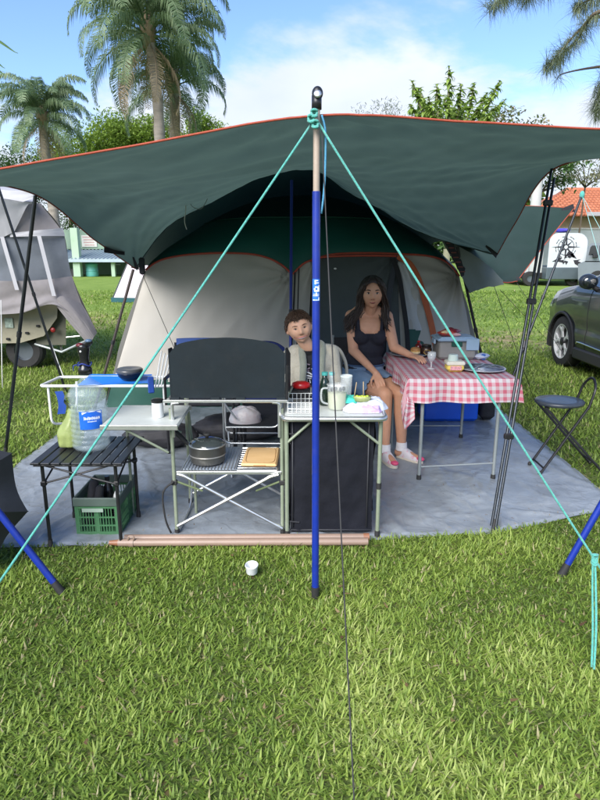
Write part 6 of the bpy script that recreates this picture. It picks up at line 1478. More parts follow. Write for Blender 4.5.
def wheel(x, y, out):
    wn = MB(); Rr = .352; rot = Matrix.Rotation(R(90), 3, 'Y') if out > 0 else Matrix.Rotation(R(-90), 3, 'Y')
    prof = [(.235, -.10), (.30, -.105), (.338, -.095), (Rr, -.07), (Rr, .07), (.338, .098), (.30, .108), (.242, .105), (.236, .09)]
    c = V(x, y, Rr)
    g = MB(); g.lathe(prof, c, 48, rot=rot, cap=False); root = obj('wheel', g, TYRE, car, smooth='auto')
    g = MB(); g.lathe([(.236, -.09), (.236, .094), (.244, .100), (.240, .104), (.225, .10), (.222, .02), (.21, -.06)], c, 40, rot=rot, cap=False); obj('rim', g, M('machined_alloy', (.62, .63, .64), .35, .35, .05, 20), root, smooth='auto')
    g = MB(); g.lathe([(0, .0), (.22, .0), (.22, -.02), (0, -.02)], c, 30, rot=rot); obj('brake_disc', g, M('dark_hub', (.03, .03, .033), .5, .5), root, smooth='auto')
    for k in range(5):
        a0 = 2*PI*k/5+.25
        def pt(r, a, z): return c+rot @ V(r*math.cos(a), r*math.sin(a), z)
        g = MB()
        for s in (-1, 1):
            poly = [pt(.05, a0-.35*s, .085), pt(.05, a0+.4*s, .085), pt(.14, a0+.12*s, .090), pt(.232, a0+.34*s, .096), pt(.232, a0+.16*s, .096), pt(.13, a0-.10*s, .090)]
            g.prism(poly if s > 0 else poly[::-1], rot @ V(0, 0, -.022))
        obj('spoke', g, M('machined_alloy'), root)
    g = MB(); g.lathe([(0, .10), (.03, .10), (.055, .092), (.06, .07)], c, 20, rot=rot); obj('hub_cap', g, CHR if False else M('dark_hub'), root, smooth='auto')
for y in (CYF, CYF-WB):
    wheel(CX+.115, y, -1); wheel(CX+CARW-.115, y, 1)
    for side, x in ((-1, CX), (1, CX+CARW)):
        g = MB(); n = 24; r0, r1 = .385, .415
        g.grid(lambda u, v: V(x-side*(-.006+.0)+(side*.012*math.sin(PI*v)), y+lerp(r0, r1+.012, v)*math.cos(lerp(-.26, PI+.26, u)), .345+lerp(r0, r1+.012, v)*math.sin(lerp(-.26, PI+.26, u))), n, 3); obj('wheel_arch', g, CLAD, car, smooth=True)
        g = MB(); g.grid(lambda u, v: V(lerp(x, x-side*.30, v), y+.40*math.cos(lerp(-.3, PI+.3, u)), .345+.40*math.sin(lerp(-.3, PI+.3, u))), n, 2); obj('arch_liner', g, M('dark_liner', (.01, .01, .01), .9), car, smooth=True)
# sill cladding, chrome strip, door lines, handle, mirror, lights
for side, x in ((-1, CX), (1, CX+CARW)):
    g = MB(); g.bbox((x+side*(-.02), CYF-WB/2, .27), (.07, WB-.86, .15), .02); obj('sill_cladding', g, CLAD, car, smooth='auto')
    g = MB(); g.tube(curve([V(x+side*.012, CYF-.52, .40), V(x+side*.016, CYF-.62, .425), V(x+side*.014, CYF-1.2, .41), V(x+side*.014, CYF-2.1, .40)], 20), [.004]+[.012]*18+[.006, .004], 8); obj('chrome_strip', g, CHR, car, smooth=True)
    for sd in (1.62, 2.66, 3.52):
        yy = FY-sd; g = MB(); pts = [carpt(sd, k/40, side)+V(side*.0015, 0, 0) for k in range(3, 22)]; g.tube(pts, .0035, 4); obj('door_gap', g, M('dark_liner'), car)
    for sd in (2.5, 3.42):
        g = MB(); p = carpt(sd, .44, side); g.tube(curve([p+V(side*.0, -.09, 0), p+V(side*.035, -.05, 0), p+V(side*.035, .05, 0), p+V(0, .09, 0)], 10), .012, 8); obj('door_handle', g, PAINT, car, smooth=True)
    p = carpt(1.70, .50, side); g = MB()
    g.ell(p+V(side*.13, -.02, .115), (.12, .08, .095), 18, 12); mo = obj('mirror', g, PAINT, car, smooth=True)
    g = MB(); g.tube([p+V(-side*.03, 0, 0), p+V(side*.08, -.01, .07)], [.035, .025], 10); obj('mirror_arm', g, CLAD, mo, smooth=True)
    g = MB(); g.ell(p+V(side*.13, -.072, .115), (.095, .035, .070), 14, 10); obj('mirror_glass', g, CGLASS, mo, smooth=True)
    g = MB(); pts = [carpt(s_, .515, side)+V(side*.004, 0, .004) for s_ in np.linspace(1.45, 4.05, 30)]; g.tube(pts, .008, 6); obj('window_trim', g, CHR, car, smooth=True)
    g = MB(); g.grid(lambda u, v: carpt(lerp(.02, .42, u), lerp(.34, .46, v), side)+V(side*.004, .004, 0), 10, 4); obj('headlight', g, M('headlight_lens', (.35, .38, .42), .1, .3, .1, 20, coat=1), car, smooth=True)
    g = MB(); g.grid(lambda u, v: carpt(lerp(4.1, 4.5, u), lerp(.38, .47, v), side)+V(side*.004, 0, 0), 10, 4); obj('tail_light', g, M('red_lens', (.3, .01, .01), .15, 0, .1, 20, coat=1), car, smooth=True)
    g = MB(); g.tube([carpt(s_, .80, side)+V(0, 0, .035) for s_ in np.linspace(2.05, 3.8, 20)], .012, 6); obj('roof_rail', g, ALU, car, smooth=True)
g = MB(); g.bbox((CX+CARW/2, FY-.02, .55), (1.0, .05, .25), .02); obj('grille', g, CLAD, car); g = MB(); g.bbox((CX+CARW/2, RY+.01, .75), (.5, .03, .13), .01); obj('number_plate', g, WHITEP, car)

# ------------------------------------------------------------------ camping trailer with a fabric tent at the left
TT = M('taupe_canvas', (.215, .20, .20), .85, 0, .10, 2.5, bump=.3, bscale=9, dirt=.22, trans=.12); TW_ = M('off_white_canvas', (.42, .42, .44), .8, 0, .06, 3, bump=.2, bscale=9, trans=.15); TM = M('grey_window_mesh', (.11, .125, .145), .8, 0, .12, 5, bump=.3, bscale=12)
CYc = 8.35
ct = thing('camping_trailer', 'beige camping trailer with a raised taupe canvas tent on top at the left', 'camping trailer', (-4.0, CYc, 0))
def cp_(px, py, Y=CYc): return P(px, py, Y)
def sheetpoly(nm, rows, m, par=ct, n=(30, 20), amp=.012, seed=0.0, fr=4.0):
    rows = [[Vector(q) for q in r] for r in rows]; g = MB()
    def f(u, v):
        a = [catmull(r, u) for r in rows]; p = catmull(a, v) if len(a) > 2 else a[0].lerp(a[1], v); return p+V(0, -amp*fnoise(u*fr+v*1.5+seed, v*fr*.5, seed)-amp*.6*abs(fnoise(u*fr*2.2-v*2, v*1.2, seed+4)), 0)
    g.grid(f, *n); return obj(nm, g, m, par, smooth=True)
# front (camera side) canvas, bands from the roof down
Yf = 7.75
sheetpoly('upper_canvas', [[cp_(-95, 205, Yf), cp_(-30, 212, Yf), cp_(22, 205, Yf), cp_(40, 203, 7.9)], [cp_(-95, 235, Yf), cp_(-30, 234, Yf), cp_(10, 235, Yf), cp_(63, 232, 7.95)]], TT, seed=1)
sheetpoly('window_band', [[cp_(-95, 236, Yf+.02), cp_(-30, 236, Yf+.02), cp_(10, 236, Yf+.02), cp_(64, 234, 7.96)], [cp_(-95, 282, Yf+.02), cp_(-30, 283, Yf+.02), cp_(10, 285, Yf+.03), cp_(72, 279, 8.0)]], TM, seed=2, amp=.02)
sheetpoly('skirt_canvas', [[cp_(-95, 279, Yf), cp_(-30, 280, Yf), cp_(20, 281, Yf), cp_(50, 279, Yf+.05), cp_(72, 276, 7.98)], [cp_(-95, 300, Yf), cp_(-30, 300, Yf), cp_(20, 300, Yf), cp_(52, 296, Yf), cp_(82, 304, 7.95)], [cp_(-95, 315, Yf-.03), cp_(-30, 315, Yf-.03), cp_(20, 313, Yf-.05), cp_(56, 305, Yf-.05), cp_(97, 332, 7.85)]], TT, seed=3, amp=.035, n=(50, 24), fr=6)
sheetpoly('door_flap', [[cp_(54, 303, Yf), cp_(62, 296, Yf), cp_(82, 304, 7.92)], [cp_(70, 323, Yf-.02), cp_(80, 320, Yf-.02), cp_(92, 322, 7.86)], [cp_(88, 344, Yf-.03), cp_(92, 340, Yf-.03), cp_(97, 333, 7.84)]], TT, seed=5, amp=.02)
sheetpoly('top_band', [[cp_(10, 233, Yf-.01), cp_(40, 230, Yf+.02), cp_(63, 228, 7.92)], [cp_(10, 237, Yf-.01), cp_(40, 236, Yf+.02), cp_(65, 236, 7.94)]], TW_, amp=.004)
sheetpoly('roof_side', [[cp_(-95, 178, Yf+.3), cp_(-20, 188, Yf+.1), cp_(38, 192, 7.6)], [cp_(-95, 207, Yf-.02), cp_(-20, 213, Yf-.02), cp_(37, 197, 7.62)]], TW_, amp=.01)
sheetpoly('awning_flap', [[cp_(-30, 196, Yf-.25), cp_(0, 198, Yf-.2), cp_(30, 203, Yf-.1)], [cp_(-25, 215, Yf-.1), cp_(-5, 218, Yf-.1), cp_(26, 208, Yf-.08)], [cp_(-20, 240, Yf-.02), cp_(0, 238, Yf-.02), cp_(14, 232, Yf-.02)]], TW_, amp=.01)
for a, b_2 in (((39, 236), (54, 296)), ((2, 237), (17, 290))):
    g = MB(); p, q = cp_(*a, Yf-.03), cp_(*b_2, Yf-.045); g.grid(lambda u, v: p.lerp(q, v)+V((u-.5)*.05, 0, 0), 1, 10); obj('canvas_strip', g, TW_, ct)
# right side and back, roof top
rt0, rt1, rt2, rt3 = cp_(40, 203, 7.9), cp_(63, 232, 7.95), cp_(72, 276, 7.98), cp_(97, 332, 7.85)
g = MB(); side_ = [rt0, rt1, rt2, rt3]; g.grid(lambda u, v: catmull(side_, v)+V(-1.0*u, 2.1*u, -.1*u*(1-v)), 10, 24); obj('side_canvas', g, TT, ct, smooth=True)
g = MB(); g.grid(lambda u, v: V(lerp(-6.3, rt0.x, u)-1.0*v, lerp(Yf, 10.0, v), lerp(2.38, 2.16, u)+.25*math.sin(PI*v)), 10, 8); obj('roof_canvas', g, TW_, ct, smooth=True)
g = MB(); g.grid(lambda u, v: V(lerp(-6.6, -4.35, u), 10.1, lerp(.5, 2.3, v)), 6, 6); obj('back_canvas', g, TT, ct)
# trailer tub
TB = M('beige_trailer_panel', (.27, .25, .18), .45, 0, .06, 4, dirt=.25)
pts = [cp_(-90, 309, 8.0), cp_(20, 309, 8.0), cp_(58, 300, 8.0), cp_(57, 318, 8.0), cp_(44, 336, 8.0), cp_(20, 343, 8.0), cp_(-90, 345, 8.0)]
g = MB(); g.prism(pts, (-.75, 1.6, 0)); obj('tub', g, TB, ct)
g = MB(); g.prism([cp_(36, 309, 8.1), cp_(66, 303, 8.1), cp_(66, 345, 8.1), cp_(36, 345, 8.1)], (-.7, 1.2, 0)); obj('tub_side', g, M('dark_olive_panel', (.10, .10, .07), .6), ct)
for px, py in ((8, 339), (27, 333), (38, 326)): g = MB(); g.bbox(cp_(px, py, 7.985), (.045, .03, .03), .006); obj('catch', g, BLACK_METAL, ct)
g = MB(); g.ell(cp_(53, 330, 8.0), (.035, .02, .035), 14, 8); obj('rear_light', g, M('dark_red_lens', (.25, .02, .02), .3), ct, smooth=True)
g = MB(); g.bbox(cp_(9, 323, 7.985), (.11, .01, .13), .004); obj('sticker', g, M('pale_grey_green_sticker', (.33, .40, .34), .5, 0, .5, 30), ct)
for px in (-75, 22):
    c = V(P(px, 358, 8.05).x, 8.2, .25); g = MB(); g.lathe([(.13, -.08), (.22, -.085), (.25, -.06), (.25, .06), (.22, .085), (.13, .08)], c, 32, rot=Matrix.Rotation(R(90), 3, 'X'), cap=False); wh = obj('wheel', g, TYRE, ct, smooth='auto')
    g = MB(); g.lathe([(0, .03), (.12, .03), (.135, .06), (.135, -.06), (0, -.05)], c, 24, rot=Matrix.Rotation(R(90), 3, 'X')); obj('rim', g, M('dull_grey_rim', (.12, .14, .16), .4, .5), wh, smooth='auto')
tubes('drawbar', [[cp_(35, 344, 8.1), cp_(62, 352, 8.05), cp_(88, 340, 7.95)]], .018, GREYL, ct); tubes('drawbar', [[cp_(60, 342, 8.3), cp_(62, 352, 8.05)]], .014, ALU, ct); tubes('drawbar', [[cp_(30, 341, 8.15), cp_(80, 336, 8.1)]], .014, ALU, ct)
g = MB(); g.box((-5.1, 8.9, .42), (2.6, 1.3, .1)); obj('chassis', g, BLACK_METAL, ct)
rope('tent_guy_line', 'pale cord hanging down in front of the camping trailer at the left edge', [P(1, 300, 7.0), P(2, 372, 7.0), P(3, 400, 6.9)], .006, GREYCORD, group='thin guy lines')
rope('tent_guy_line', 'pale guy line running down beside the black pole that crosses the camping trailer', [P(46, 330, 7.2), P(64, 378, 6.6)], .006, GREYCORD, group='thin guy lines')

# ------------------------------------------------------------------ small tent behind, on the left
t = thing('small_tent', 'small white and pink tent with a dark teal hem standing on the far lawn', 'tent', tuple(G(130, 303)))
Yt = G(130, 303).y
A, B, C2, D = P(112, 300, Yt), P(160, 301, Yt), P(146, 250, Yt+1), P(128, 262, Yt+.8)
g = MB(); g.grid(lambda u, v: A.lerp(B, u).lerp(D.lerp(C2, u), v)+V(0, -.06*math.sin(PI*u)*math.sin(PI*v), 0), 12, 12); obj('front_panel', g, M('white_pink_tent_cloth', (.70, .66, .68), .7, 0, .05, 2, trans=.3, col2=(.72, .55, .60)), t, smooth=True)
g = MB(); g.grid(lambda u, v: (A+V(-.02, -.03, 0)).lerp(B+V(0, -.03, 0), u)+V(0, 0, -.06+.14*v), 10, 2); obj('hem', g, M('dark_teal_cloth', (.01, .08, .09), .7), t)
g = MB(); g.grid(lambda u, v: A.lerp(D, v).lerp(A.lerp(D, v)+V(.3, 2.0, 0), u), 6, 6); g.grid(lambda u, v: D.lerp(C2, v)+V(.3*u, 2*u, 0), 6, 6); obj('side_panel', g, M('white_pink_tent_cloth'), t, smooth=True)
g = MB(); g.tube([A, D], .02, 6); obj('edge_binding', g, M('dark_grey_binding', (.04, .05, .05), .7), t)

# ------------------------------------------------------------------ trailer and pickup far right
Yq = 27.0
tr_ = thing('box_trailer', 'white and grey box trailer with a black compass emblem beside the pickup truck', 'trailer', (P(565, 286, Yq).x, Yq, 0))
def q_(px, py, Y=Yq): return P(px, py, Y)
WT = M('white_trailer_panel', (.48, .52, .53), .4, 0, .05, 2, dirt=.1); DG = M('dark_slate_panel', (.07, .095, .11), .5, 0, .1, 2); GG = M('pale_grey_panel', (.40, .42, .40), .5, 0, .08, 1, stretch=(6, 1, .5))
p0, p1 = q_(547, 268), q_(585, 268); x0, x1 = p0.x, p1.x; z1 = q_(565, 233).z; z0 = p0.z; rr = .45
poly = [V(x0, Yq, z0), V(x1, Yq, z0)]+[V(x1-rr+rr*math.cos(a), Yq, z1-rr+rr*math.sin(a)) for a in np.linspace(0, PI/2, 6)]+[V(x0+.35-.35*math.sin(a), Yq, z1-.35+.35*math.cos(a)) for a in np.linspace(0, PI/2, 6)]
g = MB(); g.prism(poly, (1.9, 4.0, 0)); obj('trailer_front', g, WT, tr_)
g = MB(); zl = q_(550, 279).z; g.bbox(((x0+x1)/2+.03, Yq+2, (z0+zl)/2), (x1-x0+.12, 4.1, z0-zl+.05), .03); obj('lower_panel', g, DG, tr_)
g = MB(); xl = q_(515, 260, Yq+.6).x; g.bbox(((xl+x0)/2, Yq+2.2, (q_(530, 245).z+q_(530, 278).z)/2), (x0-xl, 3.4, q_(530, 245).z-q_(530, 278).z), .04); obj('side_body', g, GG, tr_)
for k in range(5): g = MB(); x = lerp(xl, x0, (k+.5)/5); g.box((x, Yq+.49, (q_(530, 245).z+q_(530, 278).z)/2), (.04, .03, 1.3)); obj('panel_rib', g, M('rib_grey', (.30, .32, .31), .5), tr_)
# emblem: compass star, ring and mountain shapes, flat print on the panel
INK = M('black_ink', (.02, .02, .025), .6)
ec = q_(566, 247); em = MB(); yE = Yq-.012
def flat(poly): em.prism([V(ec.x+x, yE, ec.z+z) for x, z in poly], (0, .008, 0))
for k in range(8):
    a = k*PI/4; L_ = .62 if k % 2 == 0 else .36; s_ = .045; ca, sa = math.cos(a), math.sin(a)
    flat([(ca*.08-sa*s_, sa*.08+ca*s_), (ca*.08+sa*s_, sa*.08-ca*s_), (ca*L_, sa*L_)])
for r in (.33, .44):
    for k in range(24):
        if k % 3 == 2 and r > .4: continue
        a0, a1_ = k*PI/12, (k+.8)*PI/12; flat([(math.cos(a0)*r, math.sin(a0)*r), (math.cos(a0)*(r+.025), math.sin(a0)*(r+.025)), (math.cos(a1_)*(r+.025), math.sin(a1_)*(r+.025)), (math.cos(a1_)*r, math.sin(a1_)*r)])
flat([(-.05, -.50), (.12, -.18), (.22, -.32), (.30, -.22), (.52, -.50), (.30, -.42), (.2, -.48), (.1, -.38)]); flat([(.10, -.10), (.18, -.30), (.36, -.46), (.42, -.40), (.25, -.2)])
flat([(-.55, -.62), (-.35, -.50), (-.2, -.56), (-.02, -.54), (-.08, -.66), (-.3, -.62)]); flat([(-.35, -.52), (-.3, -.42), (-.12, -.46), (-.2, -.56)]); flat([(.38, -.56), (.46, -.72), (.62, -.80), (.74, -.66), (.58, -.60), (.7, -.52), (.52, -.55)])
flat([(-.10, -.62), (-.05, -.74), (.02, -.64), (.08, -.76), (.16, -.62), (.05, -.58)])
o = obj('compass_emblem', em, INK, tr_)
for px in (532, 575):
    c = V(q_(px, 280).x, Yq+.3, .32); g = MB(); g.lathe([(.15, -.1), (.3, -.1), (.32, -.06), (.32, .06), (.3, .1), (.15, .1)], c, 24, rot=Matrix.Rotation(R(90), 3, 'X'), cap=False); wo = obj('wheel', g, TYRE, tr_, smooth='auto')
    g = MB(); g.lathe([(0, .04), (.16, .05), (.16, -.05), (0, -.05)], c, 20, rot=Matrix.Rotation(R(90), 3, 'X')); obj('rim', g, M('dull_grey_rim'), wo, smooth='auto')
g = MB(); g.bbox(((xl+x1)/2, Yq+2, .45), (x1-xl, 3.2, .25), .03); obj('chassis', g, M('dark_liner'), tr_)
g = MB(); c = q_(562, 230.5, Yq+.5); g.ell(c, (.28, .6, .09), 14, 8); o = obj('folded_cover', g, M('violet_blue_cloth', (.06, .05, .45), .7), smooth=True, at=c); tag(o, 'blue violet cloth bundle lying on the roof of the box trailer', 'cloth')
pk_ = thing('pickup_truck', 'grey pickup truck parked beyond the dark car next to the white trailer', 'pickup truck', (P(612, 286, 26).x, 26, 0)); Yk = 25.2
GP_ = M('silver_grey_paint', (.26, .29, .33), .3, .5, .05, 3, coat=.8)
k_ = lambda px, py: P(px, py, Yk)
cab = [k_(585, 262), k_(588, 247), k_(591, 243), k_(640, 242), k_(652, 262)]
g = MB(); g.prism(cab, (.85, 1.7, 0)); obj('cab', g, GP_, pk_)
g = MB(); g.prism([k_(578, 283), k_(578, 264), k_(585, 261), k_(700, 261), k_(700, 283)], (.9, 1.8, 0)); obj('lower_body', g, GP_, pk_)
for a in ([k_(588.5, 255), k_(590.5, 247), k_(592, 245.5), k_(597, 245.5), k_(597.5, 255)], [k_(599.5, 255), k_(599.5, 245.5), k_(636, 245.5), k_(643, 255)]):
    g = MB(); g.prism([p+V(0, -.015, 0) for p in a], (0, .01, 0)); obj('window', g, CGLASS, pk_)
g = MB(); g.bbox(k_(594, 256)+V(0, -.12, 0), (.2, .12, .16), .03); obj('mirror', g, CLAD, pk_)
for px in (597, 680):
    c = V(k_(px, 280).x, Yk+.1, .38); g = MB(); g.lathe([(.18, -.12), (.35, -.12), (.38, -.08), (.38, .08), (.35, .12), (.18, .12)], c, 24, rot=Matrix.Rotation(R(90), 3, 'X'), cap=False); wo = obj('wheel', g, TYRE, pk_, smooth='auto')
    g = MB(); g.lathe([(0, .05), (.19, .06), (.19, -.06), (0, -.05)], c, 20, rot=Matrix.Rotation(R(90), 3, 'X')); obj('rim', g, M('dull_grey_rim'), wo, smooth='auto')
# ------------------------------------------------------------------ far buildings
Yh = 40.0
hs = thing('tiled_house', 'cream house with orange clay tile roof beyond the trailer and pickup', 'house', (P(600, 270, Yh).x, Yh+3, 0))
def h_(px, py, Y=Yh): return P(px, py, Y)
CREAM = M('cream_render', (.62, .47, .31), .9, 0, .06, 1, bump=.2, bscale=5, dirt=.1)
xw0 = h_(538, 230, Yh+1).x; xw1 = xw0+14; g = MB(); g.box(((xw0+xw1)/2, Yh+4, 1.9), (xw1-xw0, 6, 3.8)); wl = obj('wall', g, CREAM, hs)
TILE = M('clay_roof_tile', (.33, .10, .045), .8, 0, .25, 1.5, bump=.3, bscale=10, col2=(.44, .16, .08), dirt=.15)
e0, e1 = h_(525, 224, Yh-.3), h_(668, 236, Yh-.3); r0, r1 = h_(598, 186, Yh+4), h_(640, 186, Yh+4)
e0.z = h_(553, 216, Yh-.3).z; e1.z = e0.z; e1.x = e0.x+15; r0 = V(e0.x+4.2, Yh+4, h_(600, 190, Yh+4).z); r1 = V(e1.x-4.2, Yh+4, r0.z)
nc = 60
for k in range(nc):     # each row of tiles running down the slope
    u0, u1 = k/nc, (k+1)/nc; g = MB()
    a, b = e0.lerp(e1, (u0+u1)/2), None
    x = a.x; tt_ = min(1, (x-e0.x)/4.2, (e1.x-x)/4.2); top = V(x, lerp(a.y, Yh+4, tt_), lerp(a.z, r0.z, tt_))
    if (top-a).length < .15: continue
    nrows = max(int((top-a).length/.42), 1)
    for j in range(nrows):
        p, q = a.lerp(top, j/nrows), a.lerp(top, (j+1.06)/nrows); g.tube([p+V(0, 0, .05), q+V(0, 0, .02)], [.125, .095], 6)
    obj('roof_tile_row', g, TILE, hs, smooth=True)
g = MB(); g._add([e0, e1, r1, r0], [(0, 1, 2, 3)]); bk0, bk1 = V(e0.x, Yh+8.3, e0.z), V(e1.x, Yh+8.3, e0.z); g._add([bk0, bk1, r1, r0], [(3, 2, 1, 0)]); g._add([e0, bk0, r0], [(0, 1, 2)]); g._add([e1, bk1, r1], [(0, 1, 2)]); obj('roof', g, TILE, hs)
g = MB(); g.tube([r0, r1], .16, 8); g.tube([e0, r0], .16, 8); obj('ridge', g, TILE, hs, smooth=True)
g = MB(); g.bbox(h_(598, 213, Yh+.2)+V(.6, 0, -.1), (3.0, 1.2, .25), .03); obj('porch_roof', g, M('grey_roof_sheet', (.34, .34, .34), .7), hs)
g = MB(); g.bbox(h_(596, 220, Yh+.98)+V(1.5, 0, -.1), (1.2, .08, 1.3), .02); wn_ = obj('window', g, M('window_frame_white', (.6, .6, .58), .5), hs); g = MB(); g.box(h_(596, 220, Yh+.93)+V(1.5, 0, -.1), (1.0, .03, 1.1)); obj('pane', g, CGLASS, wn_)
gw = thing('grey_wall', 'grey boundary wall in front of the tiled house', 'wall', (P(600, 270, 36).x, 36, 0))
g = MB(); xa = P(500, 260, 36).x; g.box((xa+11, 36.1, 1.35), (22, .2, 2.7)); obj('wall_panel', g, M('grey_green_render', (.30, .33, .33), .9, 0, .12, .8, dirt=.2), gw)
g = MB(); g.box((xa+11, 36.1, 2.74), (22.1, .3, .08)); obj('coping', g, M('concrete_coping', (.36, .35, .33), .9), gw)
g = MB(); g.box(P(586, 243, 35.93)+V(1.2, 0, 0), (.05, .06, 2.6)); obj('gate_post', g, M('pale_post', (.4, .42, .42), .6), gw)
pp = thing('utility_pole', 'pale round concrete pole seen between the tarp edge and the double black pole', 'utility pole', (P(536, 200, 30).x, 30, 0)); g = MB(); g.tube([(P(536, 200, 30).x, 30, 0), (P(536, 200, 30).x, 30, 6.0)], [.28, .22], 14); obj('post', g, M('pale_concrete', (.42, .42, .40), .85, 0, .1, 2), pp, smooth='auto')
g = MB(); g.tube([(P(536, 200, 30).x, 30, 5.99), (P(536, 200, 30).x, 30, 6.08)], [.24, .24], 14); obj('post_cap', g, M('concrete_coping'), pp)

# green kiosk on the left
Yg = 36.5
kk = thing('green_pavilion', 'pale green pavilion with a grey metal canopy beyond the lawn at the left', 'building', (P(95, 275, Yg).x, Yg, 0))
GRN = M('pale_green_paint', (.33, .45, .33), .8, 0, .07, 1, dirt=.12); GRD = M('darker_green_wall', (.20, .29, .21), .8, 0, .1, 1, dirt=.2)
def k2(px, py, Y=Yg): return P(px, py, Y)
for px, w_ in ((78.5, .42), (114, .22), (137, .22), (40, .3)):
    c = k2(px, 275); ztop = k2(px, 228).z if w_ > .4 else k2(px, 262).z; g = MB(); g.bbox((c.x, Yg, ztop/2), (w_, w_, ztop), .02); obj('column', g, GRN, kk)
xa, xb_ = k2(20, 270).x, k2(175, 270).x
g = MB(); g.box(((xa+xb_)/2, Yg+3.5, k2(90, 262).z/2), (xb_-xa, .2, k2(90, 262).z)); obj('rear_wall', g, GRD, kk)
g = MB(); zc1, zc0 = k2(90, 228).z, k2(90, 249).z; g.box(((xa+xb_)/2, Yg+3.2, (zc1+zc0)/2), (xb_-xa, .25, zc1-zc0)); obj('upper_wall', g, GRD, kk)
g = MB(); g.prism([V(xa, Yg-.4, k2(90, 262).z), V(xa, Yg-.4, k2(90, 259).z), V(xa, Yg+3.0, k2(90, 250, Yg+3).z), V(xa, Yg+3.0, k2(90, 250, Yg+3).z-.2)], (xb_-xa, 0, 0)); obj('canopy', g, M('blue_grey_sheet_roof', (.33, .40, .45), .5, .2, .1, 1), kk)
for k in range(40): x = lerp(xa, xb_, k/40); g = MB(); g.tube([(x, Yg-.4, k2(90, 259).z+.02), (x, Yg+3.0, k2(90, 250, Yg+3).z+.02)], .045, 4); obj('canopy_rib', g, M('blue_grey_sheet_roof'), kk)
g = MB(); sc2 = k2(89, 241, Yg+3.0); g.box((sc2.x, Yg+3.04, sc2.z), (.95, .04, .72)); sg = obj('sign_board', g, M('faded_white_sign', (.50, .50, .44), .6, 0, .1, 3), kk)
for k in range(4): g = MB(); g.box((sc2.x-.02+.03*(k % 2), Yg+3.01, sc2.z+.24-.16*k), (.78-.06*k, .01, .055)); obj('sign_line', g, M('faded_pink_print', (.42, .26, .24), .7), sg)
g = MB(); zz = k2(100, 266).z; g.box((k2(100, 266).x, Yg+3.3, zz), (.5, .05, .05)); obj('tap_rail', g, WHITEP, kk)
tk = thing('water_tank', 'round turquoise water tank standing in front of the green pavilion', 'water tank', tuple(V(k2(89, 276).x, Yg+.6, 0)))
g = MB(); c = V(k2(89, 276).x, Yg+.6, 0); g.lathe([(0, 0), (.36, 0), (.38, .03), (.36, .30), (.385, .32), (.36, .35), (.35, .66), (.38, .70), (.30, .78), (0, .84)], c, 28); obj('tank_body', g, M('turquoise_plastic', (.12, .42, .38), .5, 0, .1, 3), tk, smooth='auto')
g = MB(); g.lathe([(.14, .80), (.15, .86), (0, .88)], c, 16); obj('hatch', g, M('turquoise_plastic'), tk, smooth='auto')
g = MB(); c = V(k2(74, 276).x-.1, Yg+.3, 0)
g.lathe([(0, 0), (.16, 0), (.18, .45), (0, .5)], c, 14); o = obj('dark_bin', g, M('dark_bin_plastic', (.03, .03, .035), .6), smooth='auto', at=c); tag(o, 'dark bin standing left of the turquoise tank below the pavilion', 'bin')

# ------------------------------------------------------------------ vegetation
def leaf_mat(name, c0, c1, c2_, trans=.35):
    return grass_mat(name, [(0, tuple(k*1.35 for k in c0)), (.5, tuple(k*1.5 for k in c1)), (.9, tuple(min(1, k*1.5) for k in c2_)), (1, tuple(min(1, k*1.8) for k in c2_))], trans)
LPALM = leaf_mat('palm_leaf', (.05, .09, .038), (.10, .15, .075), (.19, .235, .135)); LDRY = leaf_mat('dry_palm_leaf', (.13, .10, .06), (.22, .17, .11), (.30, .24, .16))
BARK = M('grey_palm_bark', (.24, .21, .18), .95, 0, .25, 2, bump=.8, bscale=14, stretch=(1, 1, 4), dirt=.3); BARK2 = M('brown_bark', (.11, .085, .06), .95, 0, .3, 4, bump=.8, bscale=18)
def frond(L_=2.7, arch_=.9, droop=.9, nleaf=62, ll=.62, seed=0, tintb=0.0, w0=.035):
    "a frond along +x from the origin, arching down; leaflets as blades"
    r = random.Random(seed); pts = []; ang = arch_; p = V(0, 0, 0); n = 22
    for i in range(n+1):
        pts.append(p.copy()); p = p+V(math.cos(ang), 0, math.sin(ang))*L_/n; ang -= droop*(i/n*1.5+.35)/n*2.0
    stem = MB(); stem.tube(pts, [.028*(1-.85*i/n)+.003 for i in range(n+1)], 4, caps=False)
    vs = list(stem.v); fs = list(stem.f); tint = [.35]*len(vs)
    for i in range(nleaf):
        t = .12+.88*i/(nleaf-1); q = catmull(pts, t); q2 = catmull(pts, min(t+.02, 1)); d = (q2-q).normalized() if (q2-q).length > 1e-5 else V(1, 0, 0)
        lv = ll*(math.sin(PI*min(t*.80+.16, 1))**.6)*(1 if t < .97 else .6)
        for s in (-1, 1):
            a = (d*.50+V(0, s*(.80+.2*r.random()), 0)+V(0, 0, .25-.5*r.random())).normalized(); l2 = lv*(.8+.4*r.random()); tn = min(max(.25+.5*r.random()+tintb, 0), 1)
            mid = q+a*l2*.45; end = mid+(a*.45+V(0, 0, -.95+.2*r.random())).normalized()*l2*.55
            w = V(d.x, d.y, d.z)*w0*.5; b = len(vs); vs += [q-w*.5, q+w*.5, mid+w, mid-w, end]; fs += [(b, b+1, b+2, b+3), (b+3, b+2, b+4)]; tint += [tn]*5
    return vs, fs, tint
def tint_mesh(name, vs, fs, tint, m):
    me = bpy.data.meshes.new(name); me.from_pydata([tuple(v) for v in vs], [], fs); a = me.attributes.new('tint', 'FLOAT', 'POINT'); a.data.foreach_set('value', tint); me.materials.append(m); me.update(); return me
